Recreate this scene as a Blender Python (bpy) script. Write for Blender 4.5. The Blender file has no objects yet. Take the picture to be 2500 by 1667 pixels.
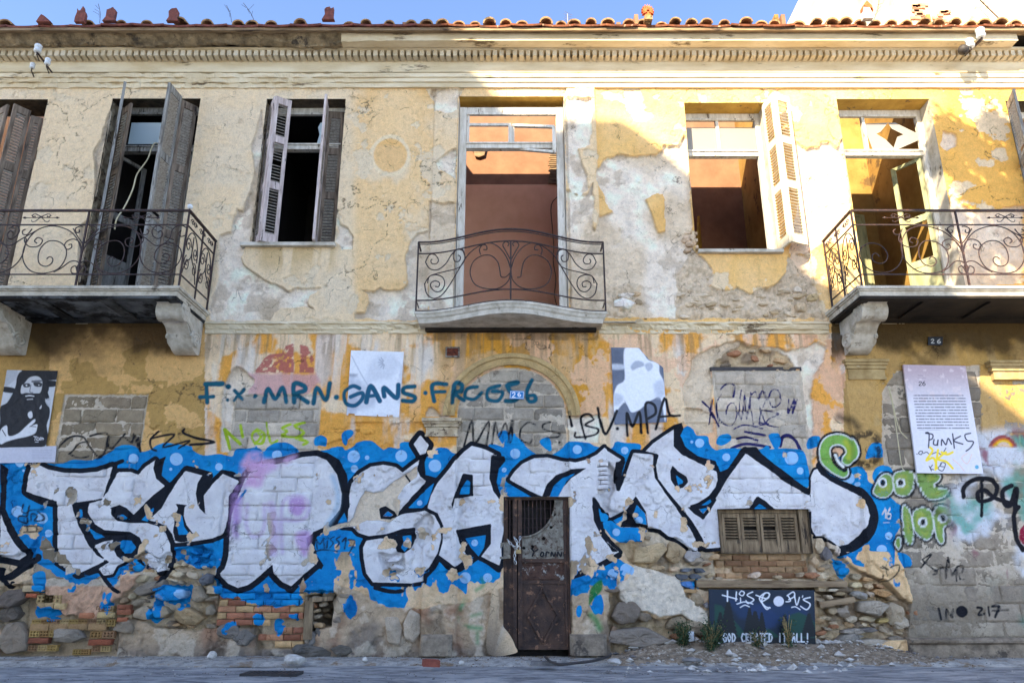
import bpy, math, random
import numpy as np
from mathutils import Vector
random.seed(7); rng = np.random.RandomState(7)
S = bpy.context.scene

# ------------------------------------------------------------------ camera / light
FOC, DIST, CAMH = 1865.0, 9.5, 0.76          # focal length in photo pixels (2500 wide), metres to the wall, eye height
PIT = math.atan(600.0/FOC)
SP, CP = math.sin(PIT), math.cos(PIT)
cd = bpy.data.cameras.new('camera'); cam = bpy.data.objects.new('camera', cd); S.collection.objects.link(cam)
cam.location = (0, -DIST, CAMH); cam.rotation_euler = (math.pi/2+PIT, 0, 0)
cd.sensor_width = 36; cd.lens = 36*FOC/2500; cd.clip_end = 2000; cd.clip_start = .05
S.camera = cam
SUN = Vector((.53, 1.0, -.78))               # direction the light travels
w = bpy.data.worlds.new('World'); S.world = w; w.use_nodes = True
nt = w.node_tree
sky = nt.nodes.new('ShaderNodeTexSky'); sky.sky_type = 'NISHITA'; sky.sun_disc = False
sky.sun_elevation = math.atan2(.78, math.hypot(1, .53)); sky.sun_rotation = math.atan2(-.53, -1)
sky.air_density = .45; sky.dust_density = .3; sky.ozone_density = 1.2
bg = nt.nodes['Background']; bg.inputs[1].default_value = .15
nt.links.new(sky.outputs[0], bg.inputs[0])
sl = bpy.data.lights.new('sun', 'SUN'); sl.energy = 3.7; sl.angle = math.radians(.45); sl.color = (1, .83, .58)
so = bpy.data.objects.new('sun', sl); S.collection.objects.link(so); so.rotation_euler = SUN.to_track_quat('-Z', 'Y').to_euler()
vs = S.view_settings; vs.view_transform = 'Standard'; vs.look = 'None'; vs.exposure = 2.3; vs.gamma = 1; vs.use_curve_mapping = False
S.cycles.max_bounces = 7; S.cycles.diffuse_bounces = 5

# ------------------------------------------------------------------ mapping between photo measurements and the wall
def gz(py):
    v = (833.5-py)/FOC
    return (SP+v*CP)/(CP-v*SP)
def W(px, py, dep=0.0):
    """photo point -> (X, Z) on the vertical plane standing `dep` metres in front of the wall"""
    v = (833.5-py)/FOC; d = DIST-dep; den = CP-v*SP
    return (px-1250)/FOC*d/den, d*(SP+v*CP)/den+CAMH
def Zp(py, dep=0.0): return W(1250, py, dep)[1]
def Xat(px, z, dep=0.0):
    d = DIST-dep; g = (z-CAMH)/d
    v = (g*CP-SP)/(CP+g*SP)
    return (px-1250)/FOC*d/(CP-v*SP)
def V3(px, py, dep=0.0):
    x, z = W(px, py, dep); return (x, -dep, z)
def wall_uv(X, Z):
    g = (Z-CAMH)/DIST
    v = (g*CP-SP)/(CP+g*SP)
    return 1250+X*FOC*(CP-v*SP)/DIST, 833.5-v*FOC
K = 3.647
OX = (0, 620, 1240, 1860); OY = (0, 420, 820, 1237)
def zp(c, r, pts):
    return [(OX[c]+x/K, OY[r]+y/K) for x, y in pts]
def g2(c, pts): return zp(c, 2, pts)

# ------------------------------------------------------------------ numpy noise and distance fields
def _h(ix, iy, s):
    n = (ix.astype(np.int64)*374761393+iy.astype(np.int64)*668265263+s*974634777) & 0xffffffff
    n = ((n ^ (n >> 13))*1274126177) & 0xffffffff
    return ((n ^ (n >> 16)) & 0xffff)/65535.0
def vn(x, y, s=0):
    ix = np.floor(x); iy = np.floor(y); fx = x-ix; fy = y-iy
    fx = fx*fx*(3-2*fx); fy = fy*fy*(3-2*fy)
    a = _h(ix, iy, s); b = _h(ix+1, iy, s); c = _h(ix, iy+1, s); d = _h(ix+1, iy+1, s)
    return (a+(b-a)*fx)*(1-fy)+(c+(d-c)*fx)*fy
def fbm(x, y, sc, o=4, s=0, ridged=False):
    t = 0; a = 1; n = 0
    for k in range(o):
        v = vn(x*sc+s*3.7+k*11, y*sc-s*1.3+k*5, s+k)
        if ridged: v = 1-abs(2*v-1)
        t = t+a*v; n += a; a *= .5; sc *= 2.03
    return t/n            # 0..1
def sm(e0, e1, x):
    t = np.clip((x-e0)/(e1-e0), 0, 1); return t*t*(3-2*t)
def spline(pts, n=6, closed=False):
    P = [np.array(p, float) for p in pts]
    if len(P) < 3: return [tuple(p) for p in P]
    out = []; m = len(P)
    for i in range(m if closed else m-1):
        p1 = P[i]; p2 = P[(i+1) % m]
        p0 = P[(i-1) % m] if (closed or i > 0) else p1
        p3 = P[(i+2) % m] if (closed or i+2 < m) else p2
        for k in range(n):
            t = k/n
            out.append(tuple(.5*((2*p1)+(-p0+p2)*t+(2*p0-5*p1+4*p2-p3)*t*t+(-p0+3*p1-3*p2+p3)*t**3)))
    if not closed: out.append(tuple(P[-1]))
    return out
M_ = 12.0
class Field:
    """signed distances (photo pixels, + inside) at a set of wall points"""
    def __init__(s, px, py): s.px = px; s.py = py; s.n = len(px)
    def new(s): return np.full(s.n, -M_)
    def _sel(s, pts, m):
        a = np.array(pts)
        return np.nonzero((s.px > a[:, 0].min()-m) & (s.px < a[:, 0].max()+m) & (s.py > a[:, 1].min()-m) & (s.py < a[:, 1].max()+m))[0]
    def _seg(s, x, y, pts, closed):
        d = np.full(len(x), 1e9); k = len(pts)
        for i in range(k if closed else k-1):
            ax, ay = pts[i]; bx, by = pts[(i+1) % k]
            dx, dy = bx-ax, by-ay; L = dx*dx+dy*dy
            t = np.clip(((x-ax)*dx+(y-ay)*dy)/L, 0, 1) if L > 1e-9 else 0
            d = np.minimum(d, (x-ax-t*dx)**2+(y-ay-t*dy)**2)
        return np.sqrt(d)
    def poly(s, f, pts, smooth=False, m=None):
        if smooth: pts = spline(pts, 4, True)
        idx = s._sel(pts, M_ if m is None else m)
        if len(idx) == 0: return f
        x, y = s.px[idx], s.py[idx]; d = s._seg(x, y, pts, True)
        ins = np.zeros(len(x), bool); k = len(pts)
        for i in range(k):
            ax, ay = pts[i]; bx, by = pts[(i+1) % k]
            if ay == by: continue
            c = ((ay > y) != (by > y)) & (x < (bx-ax)*(y-ay)/(by-ay)+ax)
            ins ^= c
        f[idx] = np.maximum(f[idx], np.where(ins, d, -d)); return f
    def line(s, f, pts, wd, smooth=True, m=None):
        if smooth: pts = spline(pts, 5)
        if len(pts) == 1: pts = [pts[0], (pts[0][0]+.01, pts[0][1])]
        idx = s._sel(pts, wd/2+(m or M_))
        if len(idx) == 0: return f
        d = s._seg(s.px[idx], s.py[idx], pts, False)
        f[idx] = np.maximum(f[idx], wd/2-d); return f
    def far(s): return np.full(s.n, -99.)
    def disc(s, f, x, y, r, ry=None):
        ry = ry or r
        idx = s._sel([(x-r, y-ry), (x+r, y+ry)], M_)
        if len(idx): f[idx] = np.maximum(f[idx], (1-np.hypot((s.px[idx]-x)/r, (s.py[idx]-y)/ry))*min(r, ry))
        return f
def lin(r, g, b):
    return np.array([((c/255+.055)/1.055)**2.4 if c > 10 else c/255/12.92 for c in (r, g, b)])
# ------------------------------------------------------------------ graffiti: traced outlines (zoomed photo coordinates)
LET = [  # (column, points, outline width in zoom px)
 (0, [(0,1575),(60,1730),(130,1845),(215,1945),(150,1990),(0,1960)], 60),
 (0, [(285,1120),(420,1185),(560,1215),(720,1222),(870,1208),(1000,1160),(960,1290),(910,1440),(850,1455),(640,1485),(655,1560),(690,1680),(790,1865),(860,1950),(940,1998),(800,2065),(690,2118),(600,2060),(515,2008),(508,1470),(360,1430),(220,1380),(240,1250)], 44),
 (0, [(1045,1210),(1160,1208),(1230,1235),(1300,1160),(1385,1105),(1368,1180),(1395,1265),(1470,1335),(1370,1410),(1260,1510),(1170,1600),(1110,1540),(1050,1512),(995,1530),(990,1590),(1040,1645),(1150,1662),(1300,1662),(1400,1690),(1470,1750),(1515,1850),(1520,1960),(1490,2080),(1400,2100),(1240,1975),(1280,1880),(1240,1790),(1150,1740),(1050,1735),(930,1725),(840,1670),(785,1570),(790,1490),(900,1460),(960,1380),(1000,1300)], 36),
 (0, [(835,1865),(920,1830),(1010,1812),(1015,1890),(1050,1965),(1110,2010),(1040,2040),(1000,2120),(920,2130),(890,2080),(860,2085),(970,2010),(900,1950)], 26),
 (0, [(1660,1192),(1740,1205),(1815,1240),(1765,1320),(1752,1420),(1775,1530),(1830,1590),(1815,1420),(1900,1310),(1985,1228),(2060,1240),(2135,1285),(2070,1380),(2035,1480),(2030,1600),(2010,1700),(1985,1760),(1890,1800),(1700,1830),(1560,1840),(1530,1760),(1480,1690),(1400,1655),(1310,1635),(1400,1560),(1480,1440),(1560,1310)], 38),
 (1, [(-110,1300),(0,1180),(120,1150),(280,1120),(430,1078),(560,1065),(650,1100),(735,1230),(778,1400),(770,1540),(720,1620),(640,1690),(530,1740),(500,1790),(490,1880),(520,1980),(548,2030),(430,2130),(330,2225),(250,2190),(175,2110),(165,2030),(120,2070),(40,2140),(-60,2215),(-150,2240),(-240,2200),(-310,2120),(-260,2070),(-230,1960),(-220,1800),(-200,1600),(-150,1400)], 52),
 (1, [(845,1420),(870,1310),(940,1220),(1040,1160),(1150,1145),(1260,1165),(1325,1215),(1400,1150),(1470,1100),(1455,1180),(1490,1255),(1535,1295),(1450,1400),(1340,1500),(1290,1560),(1260,1600),(1240,1560),(1170,1515),(1120,1530),(1115,1600),(1130,1625),(1210,1620),(1270,1600),(1400,1560),(1520,1555),(1610,1600),(1660,1690),(1670,1800),(1640,1930),(1560,2060),(1510,2100),(1510,2180),(1400,2200),(1060,2190),(1000,2110),(975,1980),(970,1880),(1000,1820),(1120,1800),(1260,1810),(1250,1860),(1270,1910),(1350,1925),(1410,1870),(1440,1780),(1420,1710),(1330,1710),(1180,1760),(1020,1780),(930,1750),(880,1700),(780,1690),(800,1600),(850,1520)], 36),
 (1, [(1940,975),(2050,1005),(2165,1062),(2110,1150),(2100,1260),(2130,1380),(2200,1470),(2240,1530),(2230,1700),(2200,1850),(2205,1960),(2185,2040),(2100,2000),(2020,1960),(2090,1840),(2115,1680),(1950,1700),(1800,1735),(1840,1850),(1895,1955),(1850,2010),(1790,2055),(1720,2000),(1650,1950),(1680,1850),(1690,1690),(1640,1580),(1550,1535),(1580,1420),(1640,1310),(1740,1190),(1800,1105),(1860,1040)], 40),
 (1, [(1480,880),(1560,975),(1530,1040),(1480,1060),(1420,960)], 44),
 (2, [(18,1268),(60,1205),(130,1135),(230,1085),(350,1078),(470,1110),(600,1130),(700,1105),(790,1060),(855,1000),(930,1050),(1010,1100),(965,1140),(950,1240),(965,1350),(990,1385),(1030,1300),(1080,1150),(1118,1040),(1300,1055),(1290,1150),(1310,1260),(1400,1400),(1500,1530),(1600,1680),(1670,1800),(1700,1920),(1640,1905),(1570,1850),(1500,1800),(1430,1780),(1360,1720),(1250,1700),(1230,1600),(1190,1510),(1140,1420),(1080,1521),(1060,1540),(900,1620),(860,1560),(765,1430),(745,1521),(770,1640),(830,1760),(900,1850),(970,1900),(990,1920),(800,2020),(580,2110),(550,2100),(550,1430),(440,1430),(470,1350),(540,1260),(690,1180),(560,1190),(430,1240),(350,1330),(310,1430),(290,1420),(200,1380),(18,1280)], 34),
 (2, [(1225,1025),(1300,950),(1400,880),(1490,822),(1480,900),(1500,990),(1570,1060),(1700,1120),(1845,1180),(1872,1260),(1850,1340),(1790,1420),(1700,1480),(1625,1505),(1640,1560),(1740,1632),(1800,1560),(1880,1430),(1900,1560),(1900,1700),(1900,1880),(1770,1890),(1740,1800),(1640,1640),(1540,1520),(1420,1380),(1340,1270),(1320,1150),(1345,1060),(1330,1045)], 34),
 (3, [(-141,1040),(60,1180),(200,1290),(430,1420),(450,1560),(130,1560),(40,1470),(-40,1420),(-110,1530),(-380,1540),(-380,1480),(-410,1440),(-300,1250)], 46),
 (3, [(500,1180),(530,1230),(620,1290),(760,1360),(860,1420),(925,1521),(945,1600),(930,1680),(860,1780),(770,1850),(690,1870),(620,1840),(560,1780),(480,1780),(445,1700),(445,1540),(435,1420),(440,1250),(470,1190)], 20),
]
BLACKPOLY = [  # black shapes inside / between letters
 (0, [(1560,1490),(1670,1505),(1645,1521),(1635,1600),(1660,1680),(1730,1770),(1700,1820),(1610,1835),(1560,1820),(1540,1740),(1550,1620),(1585,1530)]),
 (0, [(0,1130),(75,1185),(60,1260),(48,1540),(110,1680),(200,1830),(265,1900),(230,1955),(130,1845),(60,1730),(0,1575)]),
 (0, [(215,1385),(505,1470),(505,1530),(360,1500),(215,1430)]),
 (0, [(640,1490),(790,1485),(780,1600),(860,1690),(960,1740),(1150,1740),(1240,1790),(1275,1880),(1230,1970),(1120,2005),(1040,1960),(1005,1880),(1010,1800),(830,1850),(700,1690),(650,1560)]),
 (0, [(980,1530),(1060,1500),(1130,1530),(1200,1610),(1500,1310),(1660,1190),(1560,1320),(1440,1530),(1310,1650),(1060,1650)]),
 (0, [(1380,1110),(1480,1070),(1450,1160),(1440,1240),(1530,1320),(1490,1350),(1390,1270),(1365,1180)]),
 (0, [(1660,1150),(1890,1210),(1900,1250),(1850,1330),(1810,1420),(1820,1580),(1760,1500),(1745,1400),(1760,1310),(1800,1240),(1650,1200)]),
 (0, [(2010,1200),(2180,1280),(2130,1400),(2080,1540),(2030,1540),(2040,1420),(2130,1290),(1990,1230)]),
 (1, [(640,1690),(760,1540),(790,1400),(740,1220),(640,1100),(540,1060),(390,1075),(400,1050),(540,1020),(650,1035),(760,1100),(830,1240),(845,1400),(830,1660),(760,1560),(700,1700)]),
 (1, [(1660,1270),(1600,1380),(1500,1560),(1330,1580),(1280,1600),(1400,1430),(1540,1290),(1640,1270)]),
 (1, [(1110,1530),(1170,1510),(1250,1560),(1275,1600),(1210,1630),(1125,1625)]),
 (1, [(1250,1810),(1300,1720),(1430,1700),(1445,1790),(1400,1890),(1340,1930),(1270,1920)]),
 (1, [(1450,1180),(1480,1100),(1530,1075),(1520,1130),(1530,1240),(1650,1270),(1560,1310),(1480,1250)]),
 (1, [(1860,1220),(1950,1235),(1950,1400),(1960,1420),(1790,1450),(1770,1540),(1760,1500),(1800,1380)]),
 (1, [(1800,1725),(2110,1670),(2110,1850),(2000,1990),(1900,1945),(1830,1840)]),
 (1, [(2110,1060),(2230,1070),(2240,1110),(2180,1180),(2160,1300),(2190,1400),(2250,1480),(2230,1520),(2140,1390),(2095,1270),(2105,1150)]),
 (1, [(470,1790),(620,1700),(520,1790),(560,1950),(620,2040),(600,2080),(530,2020),(480,1900)]),
 (2, [(305,1430),(345,1320),(430,1235),(560,1190),(700,1180),(560,1270),(470,1370),(450,1430)]),
 (2, [(1465,1150),(1510,1200),(1590,1250),(1605,1300),(1560,1350),(1500,1362),(1450,1280),(1445,1200)]),
 (2, [(960,1120),(1050,1110),(1020,1200),(1000,1370),(970,1380),(945,1250)]),
 (2, [(1480,790),(1550,770),(1570,820),(1540,880),(1580,980),(1700,1070),(1850,1110),(1890,1220),(1840,1200),(1700,1130),(1560,1060),(1480,980)]),
 (2, [(745,1430),(860,1540),(920,1620),(1000,1700),(1060,1540),(1140,1420),(1230,1560),(1250,1700),(1160,1700),(1000,1720),(860,1720),(880,1840),(990,1920),(930,1920),(830,1790),(760,1640)]),
 (2, [(1600,1521),(1780,1500),(1860,1440),(1800,1560),(1745,1632),(1660,1580)]),
 (2, [(2080,1000),(2110,980),(2150,1000),(1960,1260),(1850,1450),(1800,1450),(1870,1340),(1860,1220),(1960,1180)]),
 (3, [(-161,990),(-50,985),(0,1045),(140,1160),(300,1280),(430,1375),(440,1430),(200,1295),(60,1185),(-141,1045)]),
 (3, [(-36,1425),(130,1545),(-110,1545)]),
]
BLACKLINE = [
 (0, [(0,2090),(60,2140),(160,2080),(260,2020),(340,1970)], 70), (0, [(0,2150),(60,2230),(90,2200)], 40),
 (0, [(690,2120),(780,2095),(880,2060),(960,2015)], 80), (0, [(900,2110),(940,2180),(1000,2240),(1070,2290)], 36),
 (0, [(520,2000),(600,2060),(670,2120)], 32), (0, [(1215,1235),(1260,1280),(1275,1300)], 14),
 (0, [(1500,1900),(1530,2000),(1510,2080),(1400,2190),(1280,2290)], 50),
 (0, [(420,1170),(560,1220),(760,1225),(900,1180),(1090,1110)], 34),
 (0, [(2300,1760),(2110,1790),(2100,1900)], 26),
 (1, [(1350,1240),(1385,1290)], 18), (1, [(1500,2150),(1600,2040),(1680,1880)], 66),
 (1, [(2020,1965),(2100,2020),(2180,2080)], 50), (1, [(1640,1960),(1790,2090),(1990,1970)], 40),
 (1, [(1780,1500),(1790,1700),(1850,1850),(1900,1950)], 26), (1, [(1080,2240),(1200,2270),(1300,2270),(1390,2240)], 38),
 (1, [(0,2180),(100,2090),(160,2030),(175,1900)], 22), (1, [(170,2110),(250,2200),(330,2270),(430,2160),(560,2060)], 40),
 (2, [(1290,1060),(1295,1200),(1370,1350),(1530,1530),(1650,1700),(1720,1850),(1735,2010)], 26),
 (2, [(570,2140),(760,2070),(990,1950)], 52), (2, [(1480,1370),(1620,1540)], 20),
 (2, [(860,1780),(930,1850),(990,1900)], 40),
 (2, [(0,1280),(150,1370),(290,1440)], 46),
 (3, [(530,1150),(560,1240),(680,1310),(850,1385),(950,1500),(980,1620),(955,1730),(880,1830),(780,1890),(680,1925)], 82),
 (3, [(430,1880),(400,1900)], 10),
]
BLUEIN = [
 (0, [(1605,1590),(1620,1600),(1640,1700),(1690,1765),(1590,1768),(1575,1700)]),
 (0, [(1065,1590),(1100,1588),(1150,1630),(1090,1634)]),
 (0, [(1080,1815),(1170,1820),(1210,1880),(1170,1930),(1110,1935),(1070,1890)]),
 (0, [(760,1680),(840,1740),(940,1785),(850,1812)]),
 (0, [(700,1540),(735,1545),(745,1640),(720,1610)]),
 (0, [(1365,1525),(1250,1635),(1310,1650),(1375,1545)]),
 (0, [(2180,1360),(2200,1370),(2110,1500),(2090,1500)]),
 (1, [(1145,1600),(1190,1555),(1240,1590),(1210,1605)]),
 (1, [(1320,1780),(1400,1770),(1405,1840),(1340,1920),(1310,1880),(1335,1830)]),
 (1, [(1900,1275),(1925,1300),(1920,1405),(1830,1410),(1850,1350)]),
 (1, [(1880,1800),(2065,1770),(2050,1880),(2000,1960),(1930,1880)]),
 (1, [(1610,1310),(1545,1500),(1500,1530),(1370,1530),(1490,1410)]),
 (1, [(800,1570),(830,1650),(780,1665),(745,1655)]),
 (2, [(600,1225),(520,1295),(465,1400),(450,1430),(370,1430),(410,1330),(490,1262)]),
 (2, [(1495,1235),(1560,1290),(1555,1310),(1515,1325)]),
 (2, [(1150,1500),(1225,1580),(1240,1680),(1150,1660),(1110,1600)]),
 (2, [(800,1530),(900,1610),(870,1660),(825,1650)]),
 (2, [(1700,1540),(1790,1525),(1745,1580)]),
 (2, [(840,1660),(920,1640),(1000,1700),(1130,1700),(1260,1720),(1210,1835),(1000,1840),(920,1790),(850,1710)]),
 (3, [(-20,1490),(60,1540),(-70,1540)]),
]
BLUE = [
 (0, [(20,1110),(40,1060),(100,1045),(180,1045),(230,1080),(250,1110),(430,1130),(560,1130),(650,1100),(800,1105),(930,1060),(1020,1000),(1100,970),(1200,980),(1260,1030),(1340,1010),(1400,970),(1480,950),(1560,960),(1700,980),(1720,1020),(1800,1060),(1870,1060),(1950,1050),(2070,1070),(2090,1010),(2200,1000),(2334,1020),(2334,1300),(2150,1400),(2100,2000),(2334,2230),(2334,2290),(1960,2290),(1600,2000),(1100,2230),(1040,2290),(960,2180),(900,2140),(700,2210),(480,2100),(360,2040),(250,1960),(230,1900),(0,1560),(0,1120)]),
 (1, [(0,1050),(60,1060),(120,990),(200,950),(300,950),(380,1000),(430,1040),(640,1010),(690,990),(780,980),(810,1010),(880,980),(940,935),(1040,930),(1100,970),(1150,1010),(1200,985),(1290,1000),(1300,950),(1380,940),(1430,980),(1560,1080),(1620,1010),(1720,1000),(1800,1050),(2090,1040),(2080,990),(2110,960),(2200,980),(2240,1000),(2280,920),(2334,910),(2334,1600),(2190,2100),(2185,2130),(2100,2190),(1920,2190),(1890,2290),(1760,2210),(1720,2270),(1600,2250),(1510,2190),(1420,2290),(1330,2420),(1280,2400),(1200,2420),(1130,2380),(1040,2340),(980,2230),(760,2240),(700,2270),(600,2290),(430,2290),(200,2300),(0,2330)]),
 (2, [(-20,910),(100,910),(180,1000),(280,1060),(380,1060),(480,1000),(540,940),(700,950),(790,990),(920,1000),(960,940),(1040,950),(1170,960),(1180,1010),(1120,1080),(1300,1050),(1560,820),(1640,810),(1680,880),(1780,890),(1800,960),(1850,1010),(1930,1000),(2080,1000),(2240,1010),(2334,1010),(2334,1530),(1900,1530),(1600,1500),(1300,1200),(1140,1560),(760,1800),(1000,1990),(1110,2060),(1125,2130),(1090,2180),(990,2200),(960,2245),(870,2210),(840,2160),(720,2250),(690,2290),(580,2300),(550,2300),(550,1440),(-30,1440)]),
 (3, [(-200,1030),(60,1010),(160,1000),(330,1010),(390,1060),(420,1340),(200,1300)]),
 (3, [(570,1150),(640,1130),(720,1185),(860,1160),(920,1220),(930,1290),(1000,1340),(1080,1380),(1140,1420),(1200,1480),(1250,1521),(1260,1640),(1200,1760),(1165,1850),(1170,1920),(1160,2060),(1100,2060),(1070,1990),(980,1980),(930,2050),(820,2030),(780,1970),(700,2010),(640,1960),(900,1800),(980,1600),(880,1440),(600,1280),(520,1180)]),
 (3, [(970,1250),(1000,1180),(1080,1150),(1150,1170),(1175,1250),(1110,1300),(1050,1340),(1000,1330)]),
 (3, [(910,1100),(920,1030),(960,965),(1030,955),(1080,1000),(1080,1060),(1040,1090),(970,1085)]),
 (3, [(400,960),(430,900),(500,890),(520,920),(500,980),(440,1000),(410,1005)]),
 (3, [(680,1080),(740,1060),(750,1120),(730,1170),(700,1130)]),
 (3, [(60,880),(160,870),(165,960),(120,1010)]),
 (3, [(1190,1930),(1260,1930),(1330,1980),(1330,2060),(1290,2090),(1240,2050)]),
 (3, [(1180,2110),(1220,2130),(1225,2200),(1190,2230),(1160,2190)]),
 (0, [(45,975),(90,960),(130,985),(130,1040),(100,1060),(70,1030),(40,1010)]),
 (1, [(780,880),(810,840),(870,835),(885,870),(840,920),(820,970),(790,950)]),
 (1, [(535,920),(560,890),(610,885),(650,920),(640,975),(610,975),(540,970)]),
 (1, [(2170,880),(2200,845),(2250,840),(2265,880),(2230,930),(2210,960)]),
 (2, [(280,940),(310,910),(370,905),(390,990),(380,1030),(310,980)]),
 (2, [(1860,950),(1880,890),(1960,870),(1995,910),(1960,950),(1900,975)]),
 (0, [(285,2120),(390,2120),(385,2240),(300,2250)]), (0, [(600,2190),(640,2180),(660,2240),(610,2270)]),
 (0, [(950,2290),(1040,2290),(1045,2360),(960,2380)]), (0, [(930,2385),(1025,2370),(1030,2470),(950,2480)]),
 (0, [(1340,2320),(1480,2230),(1700,2230),(1700,2385),(1500,2370)]),
 (0, [(1330,2380),(1430,2370),(1420,2500),(1330,2530)]), (0, [(1570,2400),(1670,2400),(1640,2430),(1580,2450)]),
 (0, [(320,2430),(520,2430),(510,2490),(320,2480)]), (0, [(440,2500),(510,2500),(510,2540),(440,2540)]),
 (0, [(1980,2250),(2600,2240),(2690,2320),(2680,2390),(2400,2400),(1975,2320)]),
 (1, [(0,2480),(90,2500),(70,2560),(0,2560)]), (0, [(2010,2550),(2110,2540),(2100,2660),(2060,2690),(1990,2650)]),
 (0, [(2265,2480),(2340,2480),(2330,2560),(2270,2570)]),
 (1, [(300,2470),(380,2475),(390,2520),(320,2520)]), (1, [(190,2540),(270,2540),(260,2640),(200,2640)]),
 (1, [(805,2350),(890,2340),(900,2480),(810,2480)]),
 (2, [(730,2400),(770,2290),(820,2340),(830,2440),(770,2475)]), (2, [(615,2440),(650,2390),(665,2440),(650,2490),(620,2485)]),
 (2, [(1525,2180),(1670,2180),(1675,2230),(1600,2245)]), (3, [(640,1990),(760,1980),(790,2110),(720,2180),(660,2060)]),
]
DOTS = [(0,175,1125,40),(0,1570,1095,56),(0,1520,1185,14),(0,1950,1165,34),(0,1185,1090,44),(0,200,1195,12),(0,150,1560,50),(0,430,1755,34),(0,370,1620,50),
 (1,885,1070,56),(1,1005,1080,20),(1,893,1180,32),(1,1310,1065,52),(1,1615,1160,55),(1,1475,1485,25),(1,205,1060,45),(1,2228,1190,22),(1,850,2110,46),(1,1965,1840,30),(1,1880,2150,50),(1,2080,2150,40),
 (2,65,1045,45),(2,615,1015,40),(2,1040,1018,33),(2,1710,950,40),(2,1640,940,14),(2,1945,1078,35),(2,930,2120,48),(2,1060,2080,60),(2,965,1745,34),(2,1170,1640,34),
 (3,265,1085,60),(3,340,1200,32),(3,780,1265,52),(3,850,1320,20),(3,1055,1240,32),(3,1115,1780,34),(3,1050,1905,46),(3,1085,1990,20),(0,1620,2290,46)]
TEAL = [(0,[(1830,430),(1980,425)],46),(0,[(1838,430),(1845,590)],40),(0,[(1780,545),(1900,540)],34),(0,[(2025,445)],48),(0,[(2020,565)],32),(0,[(2080,480),(2160,565)],32),(0,[(2165,470),(2080,570)],32),(0,[(2270,535)],42),
 (1,[(90,590),(125,470),(190,560),(255,460),(290,590)],40),(1,[(360,590),(355,430),(440,440),(455,485),(380,515),(480,590)],42),(1,[(530,600),(560,460),(640,570),(675,420)],40),(1,[(735,545)],50),
 (1,[(940,470),(880,450),(805,500),(820,600),(900,620),(965,560),(960,510),(860,545)],34),(1,[(1000,590),(1040,450),(1120,580)],42),(1,[(1020,540),(1100,530)],30),(1,[(1160,540),(1160,465),(1270,555),(1285,440)],40),
 (1,[(1430,450),(1340,460),(1335,505),(1430,540),(1415,580),(1325,575)],38),(1,[(1527,507)],40),(1,[(1605,580),(1590,435),(1715,430)],40),(1,[(1600,500),(1700,495)],34),
 (1,[(1770,600),(1790,440),(1850,440),(1845,495),(1785,520),(1870,570)],40),(1,[(1990,450),(1900,470),(1880,540),(1960,560),(2030,500)],34),(1,[(2190,440),(2090,470),(2080,555),(2170,575),(2215,500),(2120,490)],34),(1,[(2340,420),(2250,440)],40),
 (2,[(90,410),(0,430),(20,490),(95,530),(60,575),(-20,575)],40),(2,[(215,390),(170,490),(185,580),(245,575),(235,530),(180,530)],36)]
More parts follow.
